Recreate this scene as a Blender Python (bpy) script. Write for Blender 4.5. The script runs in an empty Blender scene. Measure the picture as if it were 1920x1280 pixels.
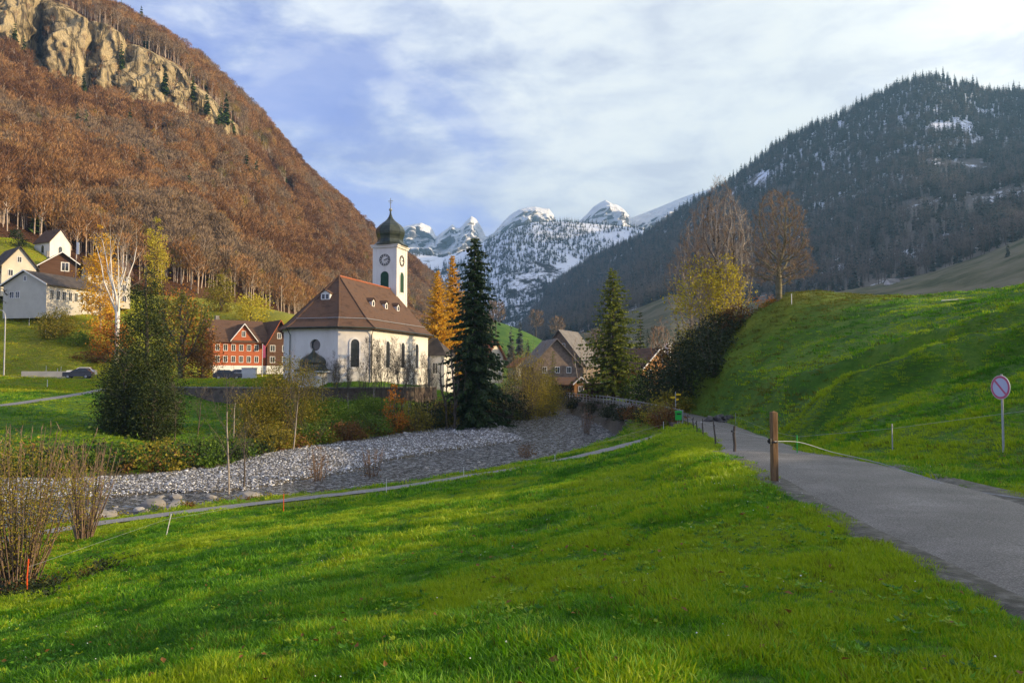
import bpy, math, random
import numpy as np
from math import sin, cos, pi, radians, atan, sqrt, log, exp

# ------------------------------------------------------------------ camera, light, exposure
SC = bpy.context.scene
COL = SC.collection
F, HZ = 1500.0, 705.0
PITCH = atan((HZ - 640) / F)
CP, SP = cos(PITCH), sin(PITCH)
cam_data = bpy.data.cameras.new('camera')
cam_data.sensor_width = 36.0
cam_data.lens = 36.0 * F / 1920.0
cam_data.clip_start = 0.1
cam_data.clip_end = 30000.0
cam = bpy.data.objects.new('camera', cam_data)
cam.rotation_euler = (pi / 2 + PITCH, 0, 0)
COL.objects.link(cam)
SC.camera = cam

SUN_AZ, SUN_EL = radians(97), radians(15)
SUN_DIR = (sin(SUN_AZ) * cos(SUN_EL), cos(SUN_AZ) * cos(SUN_EL), sin(SUN_EL))
sd = bpy.data.lights.new('sun', 'SUN')
sd.energy = 5.0
sd.angle = radians(0.5)
sd.color = (1.0, 0.75, 0.43)
sun = bpy.data.objects.new('sun', sd)
sun.rotation_euler = (pi / 2 - SUN_EL, 0, pi - SUN_AZ)
COL.objects.link(sun)

SC.view_settings.view_transform = 'Standard'
SC.view_settings.look = 'None'
SC.view_settings.gamma = 1.0
SC.view_settings.use_curve_mapping = False
SC.view_settings.exposure = 0.72
SC.cycles.use_denoising = True
SC.cycles.max_bounces = 6
SC.cycles.diffuse_bounces = 2
SC.cycles.glossy_bounces = 2
SC.cycles.transmission_bounces = 4
SC.cycles.transparent_max_bounces = 6
SC.cycles.volume_bounces = 0
SC.cycles.caustics_reflective = False
SC.cycles.caustics_refractive = False
SC.cycles.sample_clamp_indirect = 4.0

class NT:
    """small wrapper for building node trees"""
    def __init__(s, tree):
        s.t = tree
    def n(s, typ, **kw):
        nd = s.t.nodes.new(typ)
        for k, v in kw.items():
            if k == 'i':
                for a, b in v.items():
                    nd.inputs[a].default_value = b
            else:
                setattr(nd, k, v)
        return nd
    def l(s, a, b):
        s.t.links.new(a, b)
    def math(s, op, a, b=0.0, clamp=False):
        nd = s.n('ShaderNodeMath', operation=op, use_clamp=clamp)
        for k, x in enumerate((a, b)):
            if isinstance(x, (int, float)):
                nd.inputs[k].default_value = x
            else:
                s.l(x, nd.inputs[k])
        return nd.outputs[0]
    def ramp(s, fac, stops, interp='LINEAR'):
        nd = s.n('ShaderNodeValToRGB')
        cr = nd.color_ramp
        cr.interpolation = interp
        while len(cr.elements) < len(stops):
            cr.elements.new(0.5)
        for e, (p, c) in zip(cr.elements, stops):
            e.position = p
            e.color = (c[0], c[1], c[2], 1) if not isinstance(c, (int, float)) else (c, c, c, 1)
        s.l(fac, nd.inputs[0])
        return nd.outputs[0]
    def noise(s, vec, scale, detail=4, rough=0.55, dist=0.0):
        nd = s.n('ShaderNodeTexNoise', i={'Scale': scale, 'Detail': detail, 'Roughness': rough, 'Distortion': dist})
        if vec is not None:
            s.l(vec, nd.inputs['Vector'])
        return nd.outputs[0]
    def mix(s, fac, a, b, blend='MIX'):
        nd = s.n('ShaderNodeMix', data_type='RGBA', blend_type=blend)
        for k, x in ((0, fac), (6, a), (7, b)):
            if isinstance(x, (int, float)):
                nd.inputs[k].default_value = x
            elif isinstance(x, tuple):
                nd.inputs[k].default_value = (x[0], x[1], x[2], 1)
            else:
                s.l(x, nd.inputs[k])
        return nd.outputs[2]

world = bpy.data.worlds.new('World')
SC.world = world
world.use_nodes = True
wt = NT(world.node_tree)
world.node_tree.nodes.clear()
w_out = wt.n('ShaderNodeOutputWorld')
sky = wt.n('ShaderNodeTexSky', sky_type='NISHITA', sun_disc=False, sun_elevation=SUN_EL, sun_rotation=SUN_AZ,
           altitude=700, air_density=1.0, dust_density=1.0, ozone_density=1.6)
tc = wt.n('ShaderNodeTexCoord')
mp = wt.n('ShaderNodeMapping', i={'Scale': (1.0, 1.0, 2.6), 'Location': (3.1, 0.35, 0.42)})
wt.l(tc.outputs['Generated'], mp.inputs[0])
n1 = wt.noise(mp.outputs[0], 2.9, 9, 0.52, 0.5)
n2 = wt.noise(mp.outputs[0], 7.5, 6, 0.6, 0.2)
nn = wt.math('ADD', wt.math('MULTIPLY', n1, 0.78), wt.math('MULTIPLY', n2, 0.22))
dot = wt.n('ShaderNodeVectorMath', operation='DOT_PRODUCT')
wt.l(tc.outputs['Generated'], dot.inputs[0])
dot.inputs[1].default_value = (sin(radians(62)) * cos(radians(20)), cos(radians(62)) * cos(radians(20)), sin(radians(20)))
sunny = wt.ramp(dot.outputs['Value'], [(0.20, 0.0), (0.86, 1.0)], 'EASE')
cover = wt.math('ADD', nn, wt.math('MULTIPLY', sunny, 0.20))
mask = wt.ramp(cover, [(0.45, 0.24), (0.50, 0.44), (0.56, 0.8), (0.66, 1.0)])
body = wt.ramp(n2, [(0.36, (0.26, 0.30, 0.45)), (0.5, (0.42, 0.47, 0.58)), (0.62, (0.62, 0.65, 0.68))])
aur = wt.n('ShaderNodeVectorMath', operation='DOT_PRODUCT')
wt.l(tc.outputs['Generated'], aur.inputs[0])
aur.inputs[1].default_value = SUN_DIR
glow = wt.ramp(aur.outputs['Value'], [(0.25, (0.62, 0.64, 0.62)), (0.98, (1.6, 1.5, 1.3))], 'EASE')  # sky around the sun, out of view, brightened to light the ground
cloud = wt.mix(sunny, body, wt.mix(wt.ramp(n2, [(0.38, 0.0), (0.6, 1.0)]), wt.mix(0.35, glow, body), glow))
skyc = wt.n('ShaderNodeMix', data_type='RGBA', blend_type='MULTIPLY')
skyc.inputs[0].default_value = 1.0
wt.l(sky.outputs[0], skyc.inputs[6])
skyc.inputs[7].default_value = (0.135, 0.112, 0.172, 1)
final = wt.mix(mask, skyc.outputs[2], cloud)
bg = wt.n('ShaderNodeBackground', i={'Strength': 1.0})
wt.l(final, bg.inputs[0])
wt.l(bg.outputs[0], w_out.inputs[0])

# ------------------------------------------------------------------ helpers
def W(u, v, Y):
    """point of the place seen at (u, v) of the 1920x1280 view at depth Y"""
    a = (u - 960) / F
    b = (640 - v) / F
    y = CP - b * SP
    z = SP + b * CP
    k = Y / y
    return (a * k, Y, z * k)

def rng(seed):
    return np.random.default_rng(seed)

def vnoise(P, seed=0):
    P = np.asarray(P, float)
    I = np.floor(P).astype(np.int64)
    f = P - I
    f = f * f * (3 - 2 * f)
    out = 0
    for dx in (0, 1):
        for dy in (0, 1):
            for dz in (0, 1):
                h = ((I[:, 0] + dx) * 374761393 + (I[:, 1] + dy) * 668265263 + (I[:, 2] + dz) * 2147483647 + seed * 974634777) & 0xffffffff
                h = ((h ^ (h >> 13)) * 1274126177) & 0xffffffff
                h = (h ^ (h >> 16)) & 0xffff
                w = (f[:, 0] if dx else 1 - f[:, 0]) * (f[:, 1] if dy else 1 - f[:, 1]) * (f[:, 2] if dz else 1 - f[:, 2])
                out = out + w * (h / 65535.0)
    return out * 2 - 1

def fbm(P, octaves=4, seed=0, gain=0.5):
    P = np.asarray(P, float)
    o, a, s = 0, 1.0, 0
    for k in range(octaves):
        o = o + a * vnoise(P * (2 ** k) + 17.3 * k, seed + k)
        s += a
        a *= gain
    return o / s

def tag(o, label=None, cat=None, group=None, kind=None):
    if label: o['label'] = label
    if cat: o['category'] = cat
    if group: o['group'] = group
    if kind: o['kind'] = kind
    return o

def empty(name, loc=(0, 0, 0), rz=0.0, label=None, cat=None, group=None):
    o = bpy.data.objects.new(name, None)
    o.empty_display_size = 0.2
    o.location = loc
    o.rotation_euler = (0, 0, rz)
    COL.objects.link(o)
    return tag(o, label, cat, group)

def mesh_np(name, V, quads=None, tris=None, mats=(), smooth=False, qm=None, tm=None):
    me = bpy.data.meshes.new(name)
    V = np.asarray(V, np.float32).reshape(-1, 3)
    nq = 0 if quads is None else len(quads)
    nt = 0 if tris is None else len(tris)
    me.vertices.add(len(V))
    me.vertices.foreach_set('co', V.ravel())
    loops = []
    if nq: loops.append(np.asarray(quads, np.int32).ravel())
    if nt: loops.append(np.asarray(tris, np.int32).ravel())
    lp = np.concatenate(loops)
    me.loops.add(len(lp))
    me.loops.foreach_set('vertex_index', lp)
    me.polygons.add(nq + nt)
    ls = np.concatenate([np.arange(nq) * 4, nq * 4 + np.arange(nt) * 3]).astype(np.int32)
    me.polygons.foreach_set('loop_start', ls)
    for m in mats:
        me.materials.append(m)
    if qm is not None or tm is not None:
        mi = np.concatenate([np.zeros(nq, np.int32) if qm is None else np.asarray(qm, np.int32),
                             np.zeros(nt, np.int32) if tm is None else np.asarray(tm, np.int32)])
        me.polygons.foreach_set('material_index', mi)
    if smooth:
        me.polygons.foreach_set('use_smooth', np.ones(nq + nt, bool))
    me.update(calc_edges=True)
    me.validate()
    return me

def add_obj(name, me, parent=None, loc=None):
    o = bpy.data.objects.new(name, me)
    COL.objects.link(o)
    if parent is not None: o.parent = parent
    if loc is not None: o.location = loc
    return o

class MB:
    """collects simple solids into one mesh"""
    def __init__(s):
        s.v = []; s.f = []
    def add(s, vs, fs):
        b = len(s.v)
        s.v += [tuple(p) for p in vs]
        s.f += [tuple(b + i for i in f) for f in fs]
        return s
    def box(s, c, d, rz=0.0, rx=0.0, ry=0.0):
        hx, hy, hz = d[0] / 2, d[1] / 2, d[2] / 2
        vs = []
        for x, y, z in ((-hx, -hy, -hz), (hx, -hy, -hz), (hx, hy, -hz), (-hx, hy, -hz), (-hx, -hy, hz), (hx, -hy, hz), (hx, hy, hz), (-hx, hy, hz)):
            y, z = y * cos(rx) - z * sin(rx), y * sin(rx) + z * cos(rx)
            x, z = x * cos(ry) + z * sin(ry), -x * sin(ry) + z * cos(ry)
            x, y = x * cos(rz) - y * sin(rz), x * sin(rz) + y * cos(rz)
            vs.append((c[0] + x, c[1] + y, c[2] + z))
        return s.add(vs, [(0, 3, 2, 1), (4, 5, 6, 7), (0, 1, 5, 4), (1, 2, 6, 5), (2, 3, 7, 6), (3, 0, 4, 7)])
    def poly_prism(s, pts, vec):
        """pts: closed polygon in 3D, extruded by vec"""
        n = len(pts)
        vs = list(pts) + [(p[0] + vec[0], p[1] + vec[1], p[2] + vec[2]) for p in pts]
        return s.add(vs, [tuple(range(n - 1, -1, -1)), tuple(range(n, 2 * n))] + [(i, (i + 1) % n, n + (i + 1) % n, n + i) for i in range(n)])
    def tube(s, pts, rs, sides=6, cap=True):
        pts = [np.array(p, float) for p in pts]
        if not hasattr(rs, '__len__'): rs = [rs] * len(pts)
        rings = []
        ref = np.array([0.0, 0, 1])
        for i, p in enumerate(pts):
            d = pts[min(i + 1, len(pts) - 1)] - pts[max(i - 1, 0)]
            d /= np.linalg.norm(d) + 1e-9
            r_ = ref if abs(d @ ref) < 0.9 else np.array([1.0, 0, 0])
            a = np.cross(d, r_); a /= np.linalg.norm(a) + 1e-9
            b = np.cross(d, a)
            rings.append([tuple(p + rs[i] * (cos(2 * pi * k / sides) * a + sin(2 * pi * k / sides) * b)) for k in range(sides)])
        vs = [q for r_ in rings for q in r_]
        fs = []
        for i in range(len(pts) - 1):
            for k in range(sides):
                k2 = (k + 1) % sides
                fs.append((i * sides + k, i * sides + k2, (i + 1) * sides + k2, (i + 1) * sides + k))
        if cap:
            fs.append(tuple(range(sides - 1, -1, -1)))
            m = (len(pts) - 1) * sides
            fs.append(tuple(m + k for k in range(sides)))
        return s.add(vs, fs)
    def lathe(s, prof, n=16, c=(0, 0, 0), rot=0.0, sx=1.0, sy=1.0):
        vs = []
        for r, z in prof:
            for k in range(n):
                a = rot + 2 * pi * k / n
                vs.append((c[0] + r * cos(a) * sx, c[1] + r * sin(a) * sy, c[2] + z))
        fs = []
        for i in range(len(prof) - 1):
            for k in range(n):
                k2 = (k + 1) % n
                fs.append((i * n + k, i * n + k2, (i + 1) * n + k2, (i + 1) * n + k))
        fs.append(tuple(range(n - 1, -1, -1)))
        m = (len(prof) - 1) * n
        fs.append(tuple(m + k for k in range(n)))
        return s.add(vs, fs)
    def build(s, name, mat, parent=None, smooth=False, loc=None):
        me = bpy.data.meshes.new(name)
        me.from_pydata(s.v, [], s.f)
        me.materials.append(mat)
        if smooth:
            me.polygons.foreach_set('use_smooth', np.ones(len(me.polygons), bool))
        me.update()
        return add_obj(name, me, parent, loc)

def copy_tree(o, loc=None, rz=None, scale=None, label=None, parent=None):
    c = o.copy()
    COL.objects.link(c)
    if parent is not None:
        c.parent = parent
    if loc is not None: c.location = loc
    if rz is not None: c.rotation_euler = (c.rotation_euler[0], c.rotation_euler[1], rz)
    if scale is not None: c.scale = scale if hasattr(scale, '__len__') else (scale,) * 3
    if label: c['label'] = label
    for ch in o.children:
        copy_tree(ch, parent=c)
    return c

def tubes_np(S, sides=4):
    """S: (N,8) segments p0 p1 r0 r1 -> verts, quads"""
    S = np.asarray(S, float)
    p0, p1, r0, r1 = S[:, 0:3], S[:, 3:6], S[:, 6], S[:, 7]
    d = p1 - p0
    d = d / (np.linalg.norm(d, axis=1, keepdims=True) + 1e-9)
    ref = np.where(np.abs(d[:, 2:3]) > 0.9, np.array([[1.0, 0, 0]]), np.array([[0, 0, 1.0]]))
    a = np.cross(d, ref); a /= np.linalg.norm(a, axis=1, keepdims=True) + 1e-9
    b = np.cross(d, a)
    N = len(S)
    V = np.zeros((N, 2 * sides, 3))
    for k in range(sides):
        w = cos(2 * pi * k / sides) * a + sin(2 * pi * k / sides) * b
        V[:, k] = p0 + w * r0[:, None]
        V[:, sides + k] = p1 + w * r1[:, None]
    base = (np.arange(N) * 2 * sides)[:, None]
    Q = []
    for k in range(sides):
        k2 = (k + 1) % sides
        Q.append(base + np.array([[k, k2, sides + k2, sides + k]]))
    return V.reshape(-1, 3), np.concatenate(Q, 0)

def cards_np(C, D, L, Wd, r, up=None, fold=0.25):
    """leaf cards: bases C, directions D, lengths L, widths Wd -> verts, quads (diamond shaped)"""
    N = len(C)
    D = D / (np.linalg.norm(D, axis=1, keepdims=True) + 1e-9)
    R = r.normal(size=(N, 3)) if up is None else up
    a = np.cross(D, R); a /= np.linalg.norm(a, axis=1, keepdims=True) + 1e-9
    n_ = np.cross(a, D)
    L = L[:, None]; Wd = Wd[:, None]
    mid = C + D * L * 0.45
    V = np.stack([C, mid + a * Wd * 0.5 + n_ * Wd * fold, C + D * L, mid - a * Wd * 0.5 + n_ * Wd * fold], 1)
    Q = (np.arange(N) * 4)[:, None] + np.array([[0, 1, 2, 3]])
    return V.reshape(-1, 3), Q

# ------------------------------------------------------------------ materials
MATS = {}
def principled(nt, rough=0.8, spec=0.3):
    out = nt.n('ShaderNodeOutputMaterial')
    b = nt.n('ShaderNodeBsdfPrincipled')
    b.inputs['Roughness'].default_value = rough
    b.inputs['Specular IOR Level'].default_value = spec
    nt.l(b.outputs[0], out.inputs[0])
    return b, out

def new_mat(name):
    m = bpy.data.materials.new(name)
    m.use_nodes = True
    m.node_tree.nodes.clear()
    MATS[name] = m
    return m, NT(m.node_tree)

def mat(name, c1, c2=None, scale=2.0, rough=0.85, spec=0.25, bump=0.0, bscale=None, metal=0.0, coords='Object', stretch=None, lo=0.35, hi=0.65, c3=None):
    """mottled surface between two or three colours with fine relief"""
    m, nt = new_mat(name)
    b, out = principled(nt, rough, spec)
    b.inputs['Metallic'].default_value = metal
    t = nt.n('ShaderNodeTexCoord')
    vec = t.outputs[coords]
    if stretch:
        q = nt.n('ShaderNodeMapping', i={'Scale': stretch})
        nt.l(vec, q.inputs[0]); vec = q.outputs[0]
    if c2 is None: c2 = tuple(x * 0.75 for x in c1)
    stops = [(lo, c1), (hi, c2)] if c3 is None else [(lo, c1), ((lo + hi) / 2, c2), (hi, c3)]
    col = nt.ramp(nt.noise(vec, scale, 6, 0.62), stops)
    nt.l(col, b.inputs['Base Color'])
    if bump:
        bp = nt.n('ShaderNodeBump', i={'Strength': 0.6, 'Distance': bump})
        nt.l(nt.noise(vec, bscale or scale * 4, 6, 0.65), bp.inputs['Height'])
        nt.l(bp.outputs[0], b.inputs['Normal'])
    return m

def leaf_mat(name, cols, trans=0.35, rough=0.55, per='island', spec=0.3):
    """foliage: every leaf (or every instanced plant) takes its own tone"""
    m, nt = new_mat(name)
    out = nt.n('ShaderNodeOutputMaterial')
    b = nt.n('ShaderNodeBsdfPrincipled')
    b.inputs['Roughness'].default_value = rough
    b.inputs['Specular IOR Level'].default_value = spec
    g = nt.n('ShaderNodeNewGeometry')
    o = nt.n('ShaderNodeObjectInfo')
    if per == 'island':
        f = nt.math('ADD', nt.math('MULTIPLY', g.outputs['Random Per Island'], 0.75), nt.math('MULTIPLY', o.outputs['Random'], 0.25))
    else:
        f = nt.math('ADD', nt.math('MULTIPLY', g.outputs['Random Per Island'], 0.3), nt.math('MULTIPLY', o.outputs['Random'], 0.7))
    col = nt.ramp(f, [(i / max(1, len(cols) - 1), c) for i, c in enumerate(cols)])
    nt.l(col, b.inputs['Base Color'])
    if trans:
        tr = nt.n('ShaderNodeBsdfTranslucent')
        nt.l(col, tr.inputs[0])
        mx = nt.n('ShaderNodeMixShader')
        mx.inputs[0].default_value = trans
        nt.l(b.outputs[0], mx.inputs[1]); nt.l(tr.outputs[0], mx.inputs[2])
        nt.l(mx.outputs[0], out.inputs[0])
    else:
        nt.l(b.outputs[0], out.inputs[0])
    return m

# ------------------------------------------------------------------ scattering (only for uncountable growth and stones)
SRC = {}
def source(name, me):
    """a variant kept outside the scene's own collection, used only by stuff"""
    o = bpy.data.objects.new(name, me)
    return o

def scatter(name, pts, rot, sc, idx, variants, label=None, parent=None):
    coll = bpy.data.collections.new(name + '_variants')
    for k, o in enumerate(variants):
        o.name = '%s_kind_%02d' % (name, k)
        coll.objects.link(o)
    me = bpy.data.meshes.new(name)
    pts = np.asarray(pts, np.float32)
    N = len(pts)
    me.vertices.add(N)
    me.vertices.foreach_set('co', pts.ravel())
    sc = np.asarray(sc, np.float32)
    if sc.ndim == 1: sc = np.repeat(sc[:, None], 3, 1)
    for an, ty, key, dat in (('rot', 'FLOAT_VECTOR', 'vector', np.asarray(rot, np.float32)), ('siz', 'FLOAT_VECTOR', 'vector', sc), ('idx', 'INT', 'value', np.asarray(idx, np.int32))):
        a = me.attributes.new(an, ty, 'POINT')
        a.data.foreach_set(key, dat.ravel())
    o = add_obj(name, me, parent)
    tag(o, label, kind='stuff')
    ng = bpy.data.node_groups.new(name + '_nodes', 'GeometryNodeTree')
    ng.interface.new_socket('Geometry', in_out='INPUT', socket_type='NodeSocketGeometry')
    ng.interface.new_socket('Geometry', in_out='OUTPUT', socket_type='NodeSocketGeometry')
    gi = ng.nodes.new('NodeGroupInput'); go = ng.nodes.new('NodeGroupOutput')
    ci = ng.nodes.new('GeometryNodeCollectionInfo')
    ci.inputs['Collection'].default_value = coll
    ci.inputs['Separate Children'].default_value = True
    ci.inputs['Reset Children'].default_value = True
    ip = ng.nodes.new('GeometryNodeInstanceOnPoints')
    ip.inputs['Pick Instance'].default_value = True
    ng.links.new(gi.outputs[0], ip.inputs['Points'])
    ng.links.new(ci.outputs[0], ip.inputs['Instance'])
    for an, ty, sk in (('rot', 'FLOAT_VECTOR', 'Rotation'), ('siz', 'FLOAT_VECTOR', 'Scale'), ('idx', 'INT', 'Instance Index')):
        na = ng.nodes.new('GeometryNodeInputNamedAttribute')
        na.data_type = ty
        na.inputs['Name'].default_value = an
        ng.links.new(na.outputs['Attribute'], ip.inputs[sk])
    ng.links.new(ip.outputs[0], go.inputs[0])
    md = o.modifiers.new('scatter', 'NODES')
    md.node_group = ng
    return o
# ------------------------------------------------------------------ the near ground: one height field through points in view and added unseen ones
PTS = [  # (u, v, depth) as read from the place
 (960,1280,5.2),(480,1280,6.5),(0,1280,9),(1500,1280,5.0),(1920,1280,4.9),
 (0,1150,18),(300,1100,17),(600,1100,13),(960,1100,10),(1300,1050,9.5),(1600,1100,7.6),
 (65,1095,26),(320,1000,35),(535,960,41),(300,1040,27),(700,1000,23),(960,1000,17),(700,950,36),(960,930,30),(960,895,44),
 (1200,880,30),(1200,835,55),(1300,870,27),(1380,920,17.5),(1420,900,16),
 (320,962,43),(0,1015,36),(725,915,49.5),(870,893,53),(1040,865,58),(1240,815,66),
 (240,885,64),(500,860,73),(700,830,87),(900,795,108),(1010,768,126),
 (300,830,78),(400,800,92),(500,790,96),(650,780,98),(800,775,102),(900,775,104),(950,762,118),
 (400,768,103),(550,762,99),(700,760,99),(790,755,106),
 (400,722,108),(550,730,103.5),(650,731,102.5),(740,729,108),(800,728,120),(640,728,130),(700,725,150),(480,705,125),(440,712,118),
 (400,700,175),(500,700,178),(540,700,200),
 (0,760,90),(170,735,110),(0,725,118),(100,718,125),(0,706,130),(180,715,130),(0,690,140),(100,695,138),(180,690,145),
 (0,630,152),(100,640,150),(0,568,168),(80,580,166),(150,600,160),(190,650,152),(230,690,150),(300,690,155),(200,590,175),(300,600,190),(350,640,175),
 (0,450,205),(60,460,210),(150,520,205),(250,560,215),(400,575,225),(480,590,225),(530,600,215),(560,640,210),
 (100,800,80),(0,830,75),(200,850,68),(-200,760,90),(-200,900,60),(-200,1000,40),(-400,1280,12),(-200,560,165),(-200,470,200),
 (1360,772,50),(1480,818,32.5),(1700,880,20.5),(1920,930,15.8),(1877,850,20),
 (1400,740,58),(1330,745,70),(1300,742,80),(1350,680,80),(1400,640,80),(1450,600,80),(1463,562,84),(1400,592,88),
 (1560,559,80),(1700,567,72),(1800,568,66),(1920,545,58),(1500,680,64),(1600,640,62),(1700,606,60),
 (1440,760,46),(1560,722,46),(1650,735,36),(1750,680,38),(1850,640,39),(1920,605,39),(1700,660,45),(1800,780,26),(1920,750,24),(1700,800,26),(1600,790,32),
 (1640,662,54),(1780,610,52),
 (900,600,420),(940,607,400),(980,620,390),(1020,645,380),(960,660,600),(1100,690,450),(1200,690,450),(1300,670,450),(1100,672,900),(960,672,900),(1300,660,900),
]
XYZ = [W(*p) for p in PTS] + [
 (29,98,6.2),(30,108,2),(46,112,4),(35,130,-1),(62,112,7),(22,100,0),(26,92,5.0),(20,92,0.0),(18,104,-2.2),
 (60,60,11.5),(56,26,8.5),(40,8,8.5),(28,13,4.6),(32,22,2.4),(42,21,4.6),(34,34,4.2),(48,33,6.5),(70,24,11),(28,0,5.5),(90,60,13),(90,36,15),(120,60,15),(60,0,11),(100,0,16),(92,86,9),(130,84,11),(200,60,15),(250,120,12),(330,150,12),(400,260,15),(180,100,12),(250,20,17),(120,130,9),(90,130,8),(150,150,8),  # unseen hill right of the view
 (45,-20,13),(20,-10,3),(9,-15,-1.4),(0,-15,-1.1),(-20,-15,-3.2),(0,0,-1.75),(-10,0,-3.0),(-60,0,-12),(-60,25,-11),(-15,8,-4.3),
 (8,160,-3.4),(5,180,-3),(20,150,-2.8),(30,180,-1),(0,220,-2),(40,230,0),(-10,180,-1.5),(-20,200,0),(80,200,2),(120,220,6),(0,280,0),(60,280,3),
 (18,120,-3.2),(25,135,-2.8),(-4,130,-4.2),(-8,150,-2.4),
 (-120,270,30),(-60,270,17),(-160,200,36),(-160,120,8),(-120,80,-4),(-100,50,-8),(200,400,20),(-160,400,40),(-60,420,18),(300,900,60),(-300,900,60)]
XYZ = np.array(XYZ, float)

def _warp(x, y):
    q = y + 25.0
    return np.stack([1.5 * x / q, np.log(q)], -1)
_A = _warp(XYZ[:, 0], XYZ[:, 1])
_zs = XYZ[:, 2] / (XYZ[:, 1] + 25.0)
def _phi(d2): return np.sqrt(d2 + 0.05 ** 2)
_K = _phi(((_A[:, None] - _A[None]) ** 2).sum(-1)) - 0.02 * np.eye(len(_A)) * 0.12
_n = len(_A)
_M = np.zeros((_n + 3, _n + 3)); _M[:_n, :_n] = _K
_M[:_n, _n] = 1; _M[:_n, _n + 1:] = _A; _M[_n, :_n] = 1; _M[_n + 1:, :_n] = _A.T
_Wt = np.linalg.solve(_M, np.concatenate([_zs, [0, 0, 0]]))
def base_z(x, y):
    x = np.atleast_1d(np.asarray(x, float)); y = np.atleast_1d(np.asarray(y, float))
    out = np.empty(len(x))
    for i in range(0, len(x), 20000):
        B = _warp(x[i:i + 20000], y[i:i + 20000])
        D = ((B[:, None] - _A[None]) ** 2).sum(-1)
        out[i:i + 20000] = _phi(D) @ _Wt[:_n] + _Wt[_n] + B @ _Wt[_n + 1:]
    return out * (y + 25.0)

def smooth_poly(P, n=12):
    P = np.array(P, float)
    out = []
    for i in range(len(P) - 1):
        a, b, c, d = P[max(i - 1, 0)], P[i], P[i + 1], P[min(i + 2, len(P) - 1)]
        for k in range(n):
            t = k / n
            out.append(0.5 * ((2 * b) + (c - a) * t + (2 * a - 5 * b + 4 * c - d) * t * t + (3 * b - a - 3 * c + d) * t ** 3))
    out.append(P[-1])
    return np.array(out)

def near_line(L, x, y):
    """distance to the polyline L (cols: x, y, extra...), signed (+ = left of its direction), and interpolated extras"""
    best = np.full(len(x), 1e9); sg = np.zeros(len(x)); ex = np.zeros((len(x), L.shape[1] - 2))
    for i in range(len(L) - 1):
        a, b = L[i], L[i + 1]
        d = b[:2] - a[:2]; l2 = d @ d + 1e-12
        t = np.clip(((x - a[0]) * d[0] + (y - a[1]) * d[1]) / l2, 0, 1)
        dx = x - a[0] - t * d[0]; dy = y - a[1] - t * d[1]
        q = dx * dx + dy * dy
        m = q < best
        best[m] = q[m]
        sg[m] = np.sign(d[0] * dy - d[1] * dx)[m]
        ex[m] = a[2:] + t[m, None] * (b[2:] - a[2:])
    return np.sqrt(best), sg, ex

ROAD = smooth_poly([(5.0,-20,-1.55),(5.6,0,-1.75),(5.85,7,-1.85),(6.15,11,-1.9),(6.65,15,-1.95),(7.6,20.5,-2.15),(9.3,30,-2.75),(10.9,36,-3.05),(13.4,50,-3.45),(15.7,63,-3.72),(16.5,75,-3.75),(16.0,90,-3.68),(14.8,108,-3.6),(12,128,-3.6),(9.5,148,-3.6),(6,175,-3.5),(0,215,-2.6)], 10)
ROAD_HW = 1.5
_rp = [((-70,22),(-85,50),-8.1),((-45,34),(-58,58),-8.0),((-25.6,40),(-39,61),-7.95),((-20,47),(-29,64),-7.9),((-12,52.5),(-20,73),-7.75),((-6.4,60),(-14.8,85),-7.4),((2,74.5),(-7,98),-6.85),((9.5,91),(-2.5,110),-6.35),((12.6,106),(1.0,121),-5.95),((9.6,126),(2.5,138),-5.6),((6.5,146),(0.5,152),-5.3),((3,172),(-3,174),-5.0)]
RIVER = smooth_poly([((a[0]+b[0])/2, (a[1]+b[1])/2, z, sqrt((a[0]-b[0])**2+(a[1]-b[1])**2)/2) for a, b, z in _rp], 10)
_pp = [(-30,20,-7.6)] + [W(*p) for p in ((0,1012,36.5),(320,962,43),(725,915,49.5),(870,893,53),(1040,865,58),(1240,815,66.2))] + [(15.0,69.5,-3.82)]
PATH = smooth_poly(_pp, 10)
FIELD = smooth_poly([W(*p) for p in ((-150,775,80),(0,760,90),(100,746,100),(175,734,110),(230,722,122))], 8)     # farm track on the far side
LANE = smooth_poly([W(*p) for p in ((-300,700,130),(-150,702,130),(0,705,130),(100,708,129),(180,710,128),(300,710,126),(420,711,119))], 8)
HILL_STEPS = [smooth_poly([W(*p) for p in q], 6) for q in (((1430,742,54),(1540,716,50),(1620,690,49),(1700,656,46),(1800,628,44),(1920,602,39.5),(2050,560,38)), ((1470,790,40),(1600,752,38),(1720,706,37),(1820,660,38),(1920,640,36)))]
def sstep(a, b, x):
    t = np.clip((x - a) / (b - a), 0, 1)
    return t * t * (3 - 2 * t)

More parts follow.
